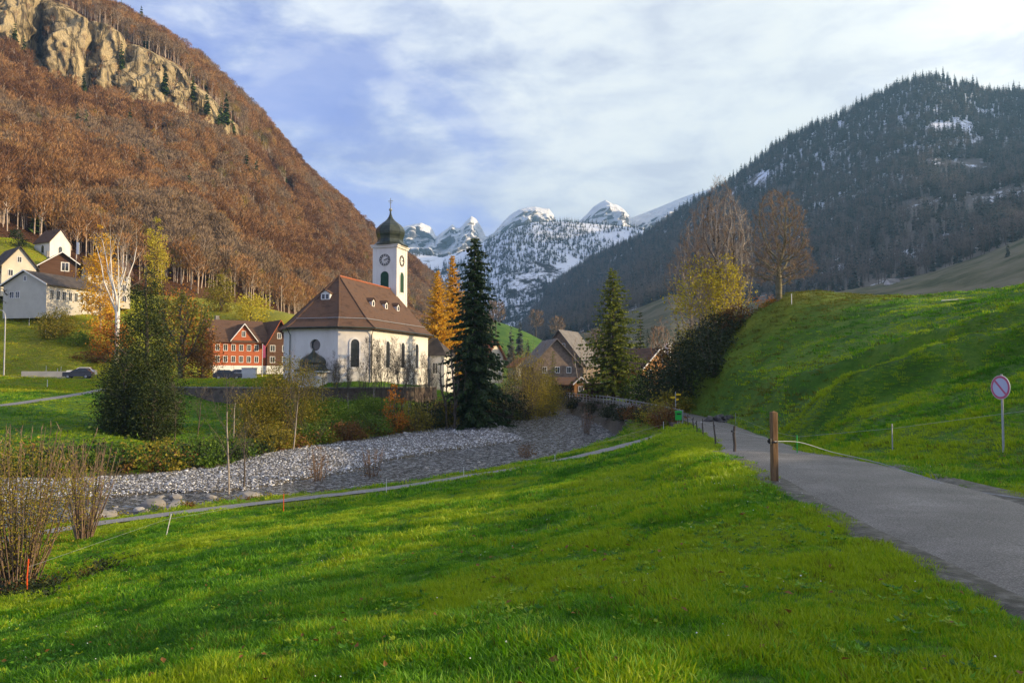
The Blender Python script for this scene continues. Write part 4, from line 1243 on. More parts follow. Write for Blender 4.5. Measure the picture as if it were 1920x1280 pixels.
# dark firs sprinkled thinly through the beeches, too small and many to pick out
P, i, j = sample(LA, 1400, r, lp)
fz = fbm(P / np.array([60.0, 60.0, 30.0]), 3, 75)
P = P[fz > 0.12]
scatter('firs_in_the_beech_wood', P, rots(len(P), r, 0.04), r.uniform(0.35, 0.8, len(P)), r.integers(0, 3, len(P)), [conifer_variant(90 + k, NEEDLE_WARM, 18.0, 3.0, 13, 8) for k in range(3)])

# conifers standing out singly: on the skyline of the right mountain and among the beeches
con0 = None
def single_conifer(P, s, needle, seed, label, group, name='spruce'):
    global con_cache
    key = (needle.name, seed % 3)
    if key not in con_cache:
        src = conifer_variant(200 + seed % 3, needle, 18.0, 3.0, 17, 9)
        me = src.data
        bpy.data.objects.remove(src)
        con_cache[key] = me
    o = add_obj(name, con_cache[key], None, P)
    o.scale = (s * 0.9, s * 0.9, s)
    o.rotation_euler = (0, 0, (seed * 2.399) % 6.28)
    tag(o, label, 'tree', group)
    return o
con_cache = {}
r = rng(7)
ci = np.argmin(np.abs(Rs - 3.0))
for k in range(120):
    u = 1010 + 915 * (k + r.random()) / 120
    q = np.array([np.interp(u, RU, RA[ci, :, c]) for c in range(3)])
    single_conifer((q[0], q[1] - r.uniform(0, 12), q[2] - 3.0), r.uniform(0.85, 1.65), NEEDLE_FAR, k, 'small dark spruce standing on the skyline of the right-side mountain against the sky', 'spruces along the skyline of the dark mountain')
for k, (u, v) in enumerate([(30,110),(12,90),(145,180),(135,268),(150,275),(235,262),(120,200),(415,225),(405,245),(430,250),(445,300),(465,345),(455,350),(475,365),(415,320),(402,275),(380,205),(355,185),(300,170),(215,140),(95,250),(260,330),(350,400),(520,470),(205,15),(216,22),(252,48)]):
    d2 = (LA[..., 0] / LA[..., 1] - (u - 960) / F) ** 2 + (LA[..., 2] / LA[..., 1] - (HZ - v) / F) ** 2
    d2[LA[..., 1] < 1] = 9
    a_, b_ = np.unravel_index(np.argmin(d2 + 1e-7 * LA[..., 1]), d2.shape)
    q = LA[a_, b_]
    single_conifer((q[0], q[1], q[2] - 1), 0.8 + 0.5 * r.random(), NEEDLE_WARM, k, 'green conifer standing among the brown bare beeches of the steep slope', 'conifers among the beeches')
# ------------------------------------------------------------------ buildings
PLASTER = mat('white_plaster', (0.74, 0.71, 0.66), (0.62, 0.585, 0.53), 0.8, 0.9, 0.15, 0.01, 6.0, stretch=(1, 1, 0.35), lo=0.42, hi=0.72)
PLASTER2 = mat('cream_plaster', (0.66, 0.60, 0.47), (0.55, 0.50, 0.40), 0.5, 0.9, 0.15)
GREYWALL = mat('grey_plaster', (0.52, 0.50, 0.45), (0.44, 0.42, 0.38), 0.6, 0.9, 0.15)
STONE = mat('grey_stone', (0.16, 0.15, 0.14), (0.30, 0.285, 0.26), 1.6, 0.9, 0.2, 0.03)
ROOF_BROWN = mat('brown_roof_tiles', (0.075, 0.044, 0.030), (0.125, 0.070, 0.043), 0.8, 0.8, 0.2, 0.03, 9.0, stretch=(1, 1, 2.2), c3=(0.10, 0.062, 0.045))
ROOF_DARK = mat('dark_roof_tiles', (0.05, 0.042, 0.038), (0.10, 0.08, 0.068), 0.8, 0.8, 0.2, 0.03, 9.0)
ROOF_RED = mat('red_roof_tiles', (0.30, 0.085, 0.040), (0.40, 0.14, 0.065), 0.8, 0.8, 0.2, 0.03, 9.0)
ROOF_GREY = mat('grey_roof_slates', (0.13, 0.12, 0.115), (0.20, 0.185, 0.175), 0.8, 0.8, 0.2, 0.03, 9.0)
RED_WOOD = mat('red_timber', (0.36, 0.092, 0.042), (0.46, 0.14, 0.06), 1.2, 0.8, 0.15, 0.01, stretch=(0.3, 0.3, 6))
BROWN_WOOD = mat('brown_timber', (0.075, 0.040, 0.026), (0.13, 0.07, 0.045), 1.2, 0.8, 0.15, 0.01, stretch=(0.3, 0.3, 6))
OCHRE_WOOD = mat('ochre_timber', (0.36, 0.17, 0.06), (0.46, 0.24, 0.09), 1.2, 0.8, 0.15, 0.01, stretch=(0.3, 0.3, 6))
SHINGLE = mat('grey_shingles', (0.16, 0.125, 0.10), (0.27, 0.21, 0.165), 2.0, 0.9, 0.1, 0.02)
TRIM = mat('white_trim', (0.78, 0.77, 0.74), (0.72, 0.71, 0.69), 3.0, 0.6, 0.3)
GLASS = mat('window_glass', (0.02, 0.024, 0.028), (0.05, 0.055, 0.06), 1.0, 0.12, 0.6)
COPPER = mat('dark_copper', (0.022, 0.030, 0.026), (0.055, 0.066, 0.045), 1.5, 0.38, 0.5, 0.01, metal=0.35)
IRON = mat('dark_iron', (0.03, 0.03, 0.03), (0.05, 0.05, 0.05), 4.0, 0.5, 0.4)
GILT = mat('weathered_gilt', (0.30, 0.30, 0.24), (0.42, 0.40, 0.30), 4.0, 0.35, 0.5, metal=0.6)
SHUTTER_GREEN = mat('green_louvres', (0.012, 0.050, 0.026), (0.022, 0.075, 0.04), 2.0, 0.6, 0.3)
STEEL = mat('galvanised_steel', (0.32, 0.33, 0.34), (0.44, 0.45, 0.46), 6.0, 0.45, 0.5, metal=0.4)
WOOD_POST = mat('post_wood', (0.13, 0.075, 0.036), (0.24, 0.15, 0.08), 9.0, 0.85, 0.15, 0.006, stretch=(1, 1, 0.12), c3=(0.08, 0.05, 0.03))
STAKE_WOOD = mat('stake_wood', (0.06, 0.05, 0.042), (0.13, 0.11, 0.095), 9.0, 0.9, 0.1, 0.006, stretch=(1, 1, 0.15))
ORANGE_PL = mat('orange_plastic', (0.80, 0.11, 0.02), (0.72, 0.09, 0.02), 5.0, 0.5, 0.3)
WHITE_PL = mat('white_plastic', (0.78, 0.77, 0.74), (0.68, 0.67, 0.64), 5.0, 0.5, 0.3)
BLACK_PL = mat('black_plastic', (0.015, 0.015, 0.016), (0.03, 0.03, 0.03), 5.0, 0.45, 0.4)
GREEN_PL = mat('bright_green_paint', (0.02, 0.46, 0.06), (0.03, 0.40, 0.06), 3.0, 0.45, 0.4)
SIGN_YELLOW = mat('sign_yellow', (0.75, 0.48, 0.02), (0.70, 0.44, 0.02), 3.0, 0.5, 0.3)
SIGN_RED = mat('sign_red', (0.58, 0.10, 0.19), (0.52, 0.12, 0.22), 3.0, 0.4, 0.4)
SIGN_BLUE = mat('sign_pale_blue', (0.46, 0.48, 0.68), (0.55, 0.56, 0.72), 3.0, 0.35, 0.5)  # blue paled for wear and a washed-out reflection put into the colour
SIGN_WHITE = mat('sign_white_edge', (0.70, 0.70, 0.68), (0.62, 0.62, 0.6), 3.0, 0.4, 0.4)

def frame_xy(face, w, d):
    """(origin, right vector, outward normal) of a wall of a w x d block centred on the origin"""
    return {'front': ((0, -d / 2), (1, 0), (0, -1)), 'back': ((0, d / 2), (-1, 0), (0, 1)), 'right': ((w / 2, 0), (0, 1), (1, 0)), 'left': ((-w / 2, 0), (0, -1), (-1, 0))}[face]

def window(parent, o, rt, nm, x, z, w, h, fm=None, shut=None, arched=False, pane=None, cross=True, t=0.10, proud=0.05):
    """frame and pane set on a wall; o, rt, nm: wall origin, right vector, normal in plan"""
    fm = fm or TRIM
    ang = math.atan2(rt[1], rt[0])
    def P(a, b, out): return (o[0] + rt[0] * a + nm[0] * out, o[1] + rt[1] * a + nm[1] * out, b)
    fb = MB()
    if arched:
        n = 8
        inner = [(x - w / 2, z), (x + w / 2, z)] + [(x + w / 2 * cos(pi * k / n), z + h - w / 2 + w / 2 * sin(pi * k / n)) for k in range(n + 1)]
        W2 = w / 2 + t
        outer = [(x - W2, z - t), (x + W2, z - t)] + [(x + W2 * cos(pi * k / n), z + h - w / 2 + W2 * sin(pi * k / n)) for k in range(n + 1)]
        N = len(inner)
        vs = [P(a, b, -0.04) for a, b in outer] + [P(a, b, proud) for a, b in outer] + [P(a, b, proud) for a, b in inner] + [P(a, b, -0.04) for a, b in inner]
        fs = []
        for k in range(N):
            k2 = (k + 1) % N
            for q in range(3):
                fs.append((q * N + k, q * N + k2, (q + 1) * N + k2, (q + 1) * N + k))
        fb.add(vs, fs)
        f = fb.build('window', fm, parent)
        pb = MB(); pb.poly_prism([P(a, b, 0.012) for a, b in inner], (-nm[0] * 0.03, -nm[1] * 0.03, 0))
        pb.build('pane', pane or GLASS, f)
        return f
    for a, b, ww, hh in ((x - w / 2, z + h / 2, t, h + t), (x + w / 2, z + h / 2, t, h + t), (x, z, w - t, t), (x, z + h, w - t, t)):
        fb.box(P(a, b, 0.02), (ww, 0.04 + proud, hh), ang)
    if cross:
        fb.box(P(x, z + h / 2, 0.015), (t * 0.6, 0.05, h - t), ang)
    f = fb.build('window', fm, parent)
    pb = MB().box(P(x, z + h / 2, 0.004), (w - t, 0.012, h - t), ang)
    pb.build('pane', pane or GLASS, f)
    if shut:
        for sgn in (-1, 1):
            MB().box(P(x + sgn * (w / 2 + w * 0.27 + t * 0.5), z + h / 2, 0.03), (w * 0.5, 0.06, h), ang).build('shutter', shut, f)
    return f

def gable_block(parent, c, w, d, he, hr, ridge, wall, roof, over=0.6, base=0.0, hip_front=False, pre=''):
    """wall block with a pitched roof; ridge 'x' or 'y'; c: centre in plan"""
    x0, x1, y0, y1 = c[0] - w / 2, c[0] + w / 2, c[1] - d / 2, c[1] + d / 2
    if ridge == 'x':
        prof = [(y0, base), (y1, base), (y1, he), (c[1], hr), (y0, he)]
        MB().poly_prism([(x0, a, b) for a, b in prof], (w, 0, 0)).build('wall', wall, parent)
    else:
        prof = [(x0, base), (x1, base), (x1, he), (c[0], hr), (x0, he)]
        MB().poly_prism([(a, y0, b) for a, b in prof], (0, d, 0)).build('wall', wall, parent)
    half = (d if ridge == 'x' else w) / 2
    sl = (hr - he) / half
    th = 0.22
    for s in (-1, 1):
        e = half + over
        pr = [(0, hr + 0.03), (s * e, hr + 0.03 - sl * e), (s * e, hr + 0.03 - sl * e + th), (0, hr + 0.03 + th)]
        if ridge == 'x':
            pts = [(x0 - over, c[1] + a, b) for a, b in pr]; vec = (w + 2 * over, 0, 0)
        else:
            pts = [(c[0] + a, y0 - over, b) for a, b in pr]; vec = (0, d + 2 * over, 0)
        MB().poly_prism(pts, vec).build('roof', roof, parent)

def barge(parent, c, w, y, he, hr, over, m, depth=0.18):
    half = w / 2
    sl = (hr - he) / half
    for s in (-1, 1):
        e = half + over
        pts = [(c + 0, y, hr + 0.05), (c + s * e, y, hr + 0.05 - sl * e), (c + s * e, y, hr + 0.3 - sl * e), (c, y, hr + 0.3)]
        MB().poly_prism(pts, (0, -depth, 0)).build('bargeboard', m, parent)

def off_poly(P, o):
    """offset a convex counter-clockwise polygon outward by o"""
    n = len(P); out = []
    for i in range(n):
        a, b, c = np.array(P[i - 1]), np.array(P[i]), np.array(P[(i + 1) % n])
        d1 = (b - a) / np.linalg.norm(b - a); d2 = (c - b) / np.linalg.norm(c - b)
        n1 = np.array([d1[1], -d1[0]]); n2 = np.array([d2[1], -d2[0]])
        k = (n1 + n2) / (1 + n1 @ n2)
        out.append(tuple(b + k * o))
    return out

def ring(parent, name, m, c, rt, up, nm, r0, r1, thick, n=24):
    vs, fs = [], []
    c, rt, up, nm = map(lambda q: np.array(q, float), (c, rt, up, nm))
    for k in range(n):
        a = 2 * pi * k / n
        e = rt * cos(a) + up * sin(a)
        vs += [c + e * r0, c + e * r1, c + e * r1 + nm * thick, c + e * r0 + nm * thick]
    for k in range(n):
        a, b_ = k * 4, ((k + 1) % n) * 4
        for q in range(4):
            fs.append((a + q, b_ + q, b_ + (q + 1) % 4, a + (q + 1) % 4))
    return MB().add(vs, fs).build(name, m, parent)

# ---- the church
church = empty('church', (-24.3, 112.0, -2.0), radians(-16), 'white plastered church with brown hipped roof and onion-domed clock tower', 'church')
HE, HR = 8.5, 16.05
fp = [(-3.45, -6.6), (3.45, -6.6), (6.6, -3.4), (6.6, 16.9), (-6.6, 16.9), (-6.6, -3.4)]
wb = MB()
n = len(fp)
vs = [(x, y, -1.0) for x, y in fp] + [(x, y, HE) for x, y in fp]
fs = [(i, (i + 1) % n, n + (i + 1) % n, n + i) for i in range(1, n)] + [tuple(range(n, 2 * n))]
wb.add(vs, fs)
# end wall with a round niche
ox, oz, orad, odep = 0.1, 6.1, 0.78, 0.5
N_ = 24
outer = []
for k in range(N_):
    a = 2 * pi * k / N_
    cx, cz = cos(a), sin(a)
    s_ = min((3.45 - ox * np.sign(cx)) / abs(cx) if abs(cx) > 1e-6 else 1e9, ((HE - oz) if cz > 0 else (oz + 1.0)) / abs(cz) if abs(cz) > 1e-6 else 1e9)
    outer.append((ox + cx * s_, -6.6, oz + cz * s_))
cor = [(3.45, -6.6, HE), (-3.45, -6.6, HE), (-3.45, -6.6, -1.0), (3.45, -6.6, -1.0)]
inn = [(ox + orad * cos(2 * pi * k / N_), -6.6, oz + orad * sin(2 * pi * k / N_)) for k in range(N_)]
bck = [(x, y + odep, z) for x, y, z in inn]
vs = outer + inn + bck
fs = [(k, (k + 1) % N_, N_ + (k + 1) % N_, N_ + k) for k in range(N_)] + [(N_ + k, N_ + (k + 1) % N_, 2 * N_ + (k + 1) % N_, 2 * N_ + k) for k in range(N_)] + [tuple(range(2 * N_, 3 * N_))]
wb.add(vs, fs)
# corner triangles left between the fan and the rectangle
for cx_, cz_ in ((1, 1), (-1, 1), (-1, -1), (1, -1)):
    C_ = (3.45 * cx_, -6.6, HE if cz_ > 0 else -1.0)
    a_ = math.atan2(C_[2] - oz, C_[0] - ox) % (2 * pi)
    k = int(a_ / (2 * pi) * N_)
    wb.add([outer[k], outer[(k + 1) % N_], C_], [(0, 2, 1)])
cw = wb.build('wall', PLASTER, church)
bpy.context.view_layer.update()
MB().poly_prism([(ox + orad * 0.97 * cos(2 * pi * k / N_), -6.6 + odep - 0.02, oz + orad * 0.97 * sin(2 * pi * k / N_)) for k in range(N_)], (0, -0.03, 0)).build('round_window', GLASS, church)
pl = off_poly(fp, 0.06)
MB().poly_prism([(x, y, -1.0) for x, y in pl], (0, 0, 1.7)).build('plinth', STONE, church)
cn = off_poly(fp, 0.16)
MB().poly_prism([(x, y, HE - 0.42) for x, y in cn], (0, 0, 0.40)).build('cornice', PLASTER, church)
E_ = [(x, y, HE - 0.1) for x, y in off_poly(fp, 0.75)]
B1 = [(x, y, HE + 0.75) for x, y in off_poly(fp, -0.35)]
B2 = [(x, y, HE + 1.75) for x, y in off_poly(fp, -1.3)]
for pp in (E_, B1, B2):
    for i in (3, 4): pp[i] = (pp[i][0], 17.35, pp[i][2])
ap, rd_ = (0, 0, HR), (0, 17.35, HR)
def slope(i, j, tops, m=None):
    rows = [[E_[i], E_[j]], [B1[i], B1[j]], [B2[i], B2[j]]]
    vs, fs = [], []
    for rr in rows: vs += rr
    k = len(vs); vs += tops
    fs += [(0, 1, 3, 2), (2, 3, 5, 4), (4, 5, k) if len(tops) == 1 else (4, 5, k + 1, k)]
    # underside, 0.18 below
    nv = len(vs)
    vs += [(x, y, z - 0.18) for x, y, z in vs]
    fs += [tuple(nv + q for q in reversed(f)) for f in fs]
    fs += [(0, nv, nv + 1, 1)]
    MB().add(vs, fs).build('roof', m or ROOF_BROWN, church)
slope(5, 0, [ap]); slope(0, 1, [ap]); slope(1, 2, [ap]); slope(2, 3, [ap, rd_]); slope(4, 5, [rd_, ap])
MB().poly_prism([(-6.5, 16.88, HE - 0.2), (6.5, 16.88, HE - 0.2), (0, 16.88, HR - 0.25)], (0, 0.25, 0)).build('gable', PLASTER, church)
for i in (0, 1, 2, 5):
    MB().tube([E_[i], B1[i], B2[i], ap], 0.13, 6).build('hip_ridge', ROOF_BROWN, church)
MB().tube([ap, rd_], 0.15, 6).build('ridge_cap', ROOF_RED, church)
for i, j in ((0, 1), (1, 2), (2, 3)):
    f_ = 0.35
    q = lambda a, b: tuple(a[c] * (1 - f_) + b[c] * f_ + (0.14 if c == 2 else 0) for c in range(3))
    MB().tube([q(B1[i], B2[i]), q(B1[j], B2[j])], 0.045, 5).build('snow_guard', STEEL, church)
    MB().tube([E_[i], E_[j]], 0.11, 6).build('gutter', COPPER, church)
for x, y in ((6.75, -3.45), (-3.55, -6.75)):
    MB().tube([(x * 1.06, y * 1.06, HE - 0.25), (x, y, HE - 1.0), (x, y, -0.8)], 0.07, 6).build('downpipe', COPPER, church)
# arched windows on the lit walls
d1 = np.array([3.15, 3.2]) / np.linalg.norm([3.15, 3.2])
window(church, (5.025, -5.0), tuple(d1), (d1[1], -d1[0]), 0.05, 3.2, 1.15, 3.7, TRIM, arched=True, t=0.24, proud=0.12)
for yy in (1.8, 7.0, 12.2):
    window(church, (6.6, yy), (0, 1), (1, 0), 0, 3.2, 1.25, 3.7, TRIM, arched=True, t=0.24, proud=0.12)
# dormers
def dormer(p, ang, w, h, dep, twin=False):
    ca, sa = cos(ang), sin(ang)
    def T(a, b, c): return (p[0] + ca * a - sa * b, p[1] + sa * a + ca * b, p[2] + c)    # a: right, b: inward
    prof = [(-w / 2, 0), (w / 2, 0), (w / 2, h * 0.7), (0, h), (-w / 2, h * 0.7)]
    d_ = MB().poly_prism([T(a, 0, c) for a, c in prof], (-sa * dep, ca * dep, 0)).build('dormer', TRIM, church)
    for s in (-1, 1):
        pts = [(0, h + 0.02), (s * (w / 2 + 0.14), h * 0.7 - 0.06), (s * (w / 2 + 0.14), h * 0.7 + 0.04), (0, h + 0.12)]
        MB().poly_prism([T(a, -0.16, c) for a, c in pts], (-sa * (dep + 0.2), ca * (dep + 0.2), 0)).build('dormer_roof', ROOF_BROWN, d_)
    for x in ((-w * 0.22, w * 0.22) if twin else (0,)):
        ww = w * (0.3 if twin else 0.5)
        MB().poly_prism([T(x - ww / 2, -0.03, h * 0.15), T(x + ww / 2, -0.03, h * 0.15), T(x + ww / 2, -0.03, h * 0.62), T(x - ww / 2, -0.03, h * 0.62)], (-sa * 0.025, ca * 0.025, 0)).build('pane', GLASS, d_)
def roof_z(x):      # height of the long slope at distance x from the axis
    xb = B2[2][0]
    return HR - (HR - B2[2][2]) * abs(x) / xb
for yy in (3.2, 7.6, 11.8):
    dormer((3.75, yy, roof_z(3.75) - 0.1), radians(90), 0.85, 1.25, 1.4)
def end_z(y): return HR - (HR - B2[0][2]) * abs(y) / abs(B2[0][1])
dormer((-0.3, -3.3, end_z(3.3) - 0.1), 0.0, 1.35, 1.35, 1.4, True)
# small porch with an onion roof against the end wall
po = MB()
pq = [(0.1 + 2.0 * cos(a), -6.9 + 2.0 * sin(a)) for a in [pi + k * pi / 4 for k in range(5)]]
po.poly_prism([(x, y, -1.0) for x, y in pq] + [(2.1, -6.55, -1.0), (-1.9, -6.55, -1.0)], (0, 0, 3.75)).build('porch', PLASTER, church)
pr = MB().lathe([(2.45, 2.68), (2.5, 2.80), (2.1, 2.95), (1.78, 3.2), (1.72, 3.5), (1.78, 3.8), (1.72, 4.1), (1.45, 4.4), (1.0, 4.65), (0.55, 4.9), (0.22, 5.2), (0.07, 5.6), (0.03, 6.0)], 8, (0.1, -7.0, 0), pi / 8).build('porch_dome', COPPER, church)
MB().box((0.1, -7.1, 2.60), (4.7, 3.6, 0.12)).build('porch_eave', TRIM, church)
# sacristy
for_ = MB().poly_prism([(4.6, 17.3, -1.0), (9.2, 17.3, -1.0), (9.2, 22.0, -1.0), (4.6, 22.0, -1.0)], (0, 0, 6.3)).build('annex', PLASTER, church)
MB().add([(4.1, 16.95, 5.2), (9.7, 16.95, 5.2), (9.7, 22.5, 5.2), (4.1, 22.5, 5.2), (6.4, 19.0, 8.2), (6.4, 20.6, 8.2), (7.2, 19.6, 8.2)], [(0, 1, 6, 4), (1, 2, 5, 6), (2, 3, 5), (3, 0, 4, 5), (4, 6, 5), (3, 2, 1, 0)]).build('annex_roof', ROOF_DARK, for_)
window(church, (6.9, 17.3), (1, 0), (0, -1), 0.8, 2.4, 0.9, 1.7, TRIM)
# tower
TX, TY, TS = -0.95, 19.0, 4.1
tz = 23.0
tower = MB().box((TX, TY, tz / 2 - 0.5), (TS, TS, tz + 1.0)).build('tower', PLASTER, church)
MB().box((TX, TY, 12.3), (TS + 0.5, TS + 0.5, 0.28)).box((TX, TY, 11.5), (TS + 0.24, TS + 0.24, 1.5)).build('tower_base', PLASTER, tower)
cb = MB()
for sx in (-1, 1):
    for sy in (-1, 1):
        cb.box((TX + sx * (TS / 2 - 0.22), TY + sy * (TS / 2 - 0.22), 17.6), (0.56, 0.56, 10.2))
cb.build('corner_strips', PLASTER, tower)
MB().box((TX, TY, tz - 0.1), (TS + 0.5, TS + 0.5, 0.3)).box((TX, TY, tz + 0.12), (TS + 0.8, TS + 0.8, 0.16)).build('tower_cornice', PLASTER, tower)
dome_prof = [(2.62, 0), (2.64, 0.14), (2.35, 0.30), (2.06, 0.55), (1.90, 0.85), (1.86, 1.15), (1.92, 1.5), (2.06, 1.9), (2.12, 2.3), (2.05, 2.75), (1.85, 3.2), (1.52, 3.6), (1.12, 3.95), (0.76, 4.25), (0.46, 4.6), (0.26, 5.0), (0.14, 5.45), (0.08, 6.0)]
MB().lathe([(a * 1.12, tz + 0.2 + z) for a, z in dome_prof], 8, (TX, TY, 0), pi / 8).build('dome', COPPER, tower)
MB().lathe([(0.02, tz + 6.0), (0.2, tz + 6.1), (0.27, tz + 6.3), (0.2, tz + 6.5), (0.02, tz + 6.6)], 10, (TX, TY, 0)).build('ball', GILT, tower)
MB().box((TX, TY, tz + 7.35), (0.09, 0.09, 1.7)).box((TX, TY, tz + 7.75), (0.85, 0.08, 0.09)).box((TX, TY, tz + 7.45), (0.42, 0.07, 0.07)).build('cross', GILT, tower)
for (o, rt, nm) in (((TX, TY - TS / 2), (1, 0), (0, -1)), ((TX + TS / 2, TY), (0, 1), (1, 0))):
    cz = 20.75
    c3 = (o[0] + nm[0] * 0.02, o[1] + nm[1] * 0.02, cz)
    R3, U3, N3 = (rt[0], rt[1], 0), (0, 0, 1), (nm[0], nm[1], 0)
    ring(tower, 'clock_ring', IRON, c3, R3, U3, N3, 0.86, 0.94, 0.05)
    ring(tower, 'clock_inner_ring', IRON, c3, R3, U3, N3, 0.60, 0.635, 0.05)
    hm = MB()
    ang = math.atan2(rt[1], rt[0])
    for k in range(12):
        a = 2 * pi * k / 12
        p = [c3[q] + R3[q] * 0.75 * sin(a) + U3[q] * 0.75 * cos(a) + N3[q] * 0.02 for q in range(3)]
        hm.box(p, (0.13, 0.05, 0.20), ang)
    hm.build('hour_marks', IRON, tower)
    for a, l, t_ in ((radians(80), 0.78, 0.09), (radians(66), 0.52, 0.12)):
        e = [R3[q] * sin(a) + U3[q] * cos(a) for q in range(3)]; s_ = [R3[q] * cos(a) - U3[q] * sin(a) for q in range(3)]
        b0 = [c3[q] + N3[q] * (0.06 if l > 0.6 else 0.1) for q in range(3)]
        pts = [tuple(b0[q] - e[q] * 0.15 + s_[q] * t_ * sg for q in range(3)) for sg in (-0.5, 0.5)] + [tuple(b0[q] + e[q] * l + s_[q] * t_ * 0.25 * sg for q in range(3)) for sg in (1, -1)]
        MB().poly_prism(pts, tuple(N3[q] * 0.03 for q in range(3))).build('clock_hand', IRON, tower)
    w_ = window(tower, o, rt, nm, 0, 15.6, 1.45, 3.3, PLASTER, arched=True, t=0.16, proud=0.08, pane=SHUTTER_GREEN)
    lv = MB()
    for k in range(11):
        zz = 15.75 + k * 0.24
        lv.box((o[0] + nm[0] * 0.03, o[1] + nm[1] * 0.03, zz), (1.38, 0.05, 0.06), ang)
    lv.build('louvres', SHUTTER_GREEN, w_)

# ---- churchyard retaining wall
RW = mat('old_retaining_wall', (0.075, 0.055, 0.046), (0.16, 0.125, 0.105), 0.9, 0.9, 0.15, 0.05, 3.0, c3=(0.11, 0.095, 0.08))
rw_pts = smooth_poly([(W(318, 740, 107)[0], 107), (W(420, 740, 104)[0], 104), (W(530, 740, 101.6)[0], 101.6), (W(640, 740, 100.6)[0], 100.6), (W(720, 740, 102.2)[0], 102.2), (W(790, 740, 107)[0], 107), (W(815, 740, 114)[0], 114)], 6)
rw = empty('retaining_wall', (rw_pts[0][0], rw_pts[0][1], -4.5), 0, 'long brown retaining wall of the churchyard terrace above the grass bank', 'wall')
o0 = np.array([rw_pts[0][0], rw_pts[0][1], -4.5])
wm, cm_ = MB(), MB()
def strip(mb, Pn, half, z0, z1):
    d = np.gradient(Pn, axis=0); d /= np.linalg.norm(d, axis=1, keepdims=True); nn_ = np.stack([-d[:, 1], d[:, 0]], -1)
    vs = []
    for i in range(len(Pn)):
        for s_, z in ((-1, z0), (1, z0), (1, z1), (-1, z1)):
            q = Pn[i] + nn_[i] * half * s_
            vs.append((q[0] - o0[0], q[1] - o0[1], z - o0[2]))
    fs = []
    for i in range(len(Pn) - 1):
        for k in range(4):
            fs.append((i * 4 + k, i * 4 + (k + 1) % 4, i * 4 + 4 + (k + 1) % 4, i * 4 + 4 + k))
    fs += [(3, 2, 1, 0), tuple(len(vs) - 4 + k for k in range(4))]
    mb.add(vs, fs)
strip(wm, rw_pts, 0.3, -6.0, -1.55); strip(cm_, rw_pts, 0.4, -1.545, -1.38)
wm.build('wall', RW, rw); cm_.build('coping', STONE, rw)

# ---- red inn behind the church
def win_grid(parent, face, w, d, xs, zs, ww, hh, **k):
    o, rt, nm = frame_xy(face, w, d)
    for z in zs:
        for x in xs:
            window(parent, o, rt, nm, x, z, ww, hh, **k)
p = at(437, 178)
inn = empty('timber_inn', (p[0], p[1], 1.0), radians(38), 'red timber inn with two rows of white windows and a cross gable', 'house')
gable_block(inn, (0, 0), 11.6, 9.0, 6.9, 11.2, 'x', RED_WOOD, ROOF_BROWN, 0.7, base=1.3)
MB().box((0, 0, 0.4), (11.9, 9.3, 1.8)).build('plinth', TRIM, inn)
gable_block(inn, (0.6, -2.4), 5.2, 4.9, 6.95, 10.2, 'y', RED_WOOD, ROOF_BROWN, 0.45, base=6.0)
barge(inn, 0.6, 5.2, -5.3, 6.95, 10.2, 0.45, TRIM)
gable_block(inn, (8.4, -0.6), 5.4, 9.6, 6.6, 11.3, 'y', BROWN_WOOD, ROOF_BROWN, 0.9, base=1.3)  # wing darker than the front: its shade put into the timber colour
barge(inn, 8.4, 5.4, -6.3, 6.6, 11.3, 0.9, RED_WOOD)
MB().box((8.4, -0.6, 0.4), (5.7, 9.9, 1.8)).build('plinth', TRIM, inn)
win_grid(inn, 'front', 11.6, 9.0, [-4.9, -3.2, -1.5, 0.2, 1.9, 3.6], [2.0, 4.5], 0.85, 1.35, shut=None)
window(inn, (0.6, -4.85), (1, 0), (0, -1), 0, 7.6, 0.8, 1.2)
for z in (2.0, 4.5):
    for x in (-1.5, 1.3):
        window(inn, (8.4, -5.4), (1, 0), (0, -1), x, z, 1.1, 1.35)
window(inn, (8.4, -5.4), (1, 0), (0, -1), 0, 7.4, 0.9, 1.2)
MB().box((-3.5, 0.5, 11.3), (0.8, 0.8, 2.0)).build('chimney', STONE, inn)
pole_p = at(492, 168)
fl = empty('flagpole', pole_p, 0, 'white flagpole with a limp red flag before the red inn', 'flagpole')
MB().tube([(0, 0, 0), (0, 0, 7.5)], [0.07, 0.05], 6).build('pole', WHITE_PL, fl)
MB().poly_prism([(0.06, 0, 7.3), (0.5, 0.1, 7.0), (0.55, 0.05, 4.6), (0.06, 0, 4.4)], (0.02, 0.05, 0)).build('flag', SIGN_RED, fl)

# ---- houses on the left slope
p = at(18, 172)
h1 = empty('hillside_house', (p[0], p[1], p[2] - 0.5), radians(48), 'cream house with steep gable at the edge of the left slope', 'house')
gable_block(h1, (0, 0), 6.5, 9.5, 6.6, 10.6, 'y', PLASTER2, ROOF_DARK, 0.6)
gable_block(h1, (-3.0, -1.5), 5.5, 5.0, 5.2, 7.6, 'x', PLASTER2, ROOF_DARK, 0.5)
win_grid(h1, 'front', 6.5, 9.5, [-1.6, 1.6], [1.6, 4.4], 0.9, 1.3); win_grid(h1, 'right', 6.5, 9.5, [-3, 0, 3], [1.6, 4.4], 0.9, 1.3)
window(h1, (0, -4.75), (1, 0), (0, -1), 0, 7.4, 0.8, 1.2)
p = at(100, 192)
h2 = empty('wooden_house', (p[0], p[1], W(100, 552, 192)[2]), radians(42), 'dark brown wooden house with a broad gable and one white window', 'house')
gable_block(h2, (0, 0), 9.0, 11.0, 6.2, 9.4, 'y', BROWN_WOOD, ROOF_DARK, 0.9)
barge(h2, 0, 9.0, -6.4, 6.2, 9.4, 0.9, TRIM, 0.1)
window(h2, (0, -5.5), (1, 0), (0, -1), 0.8, 5.2, 1.6, 2.0, t=0.2)
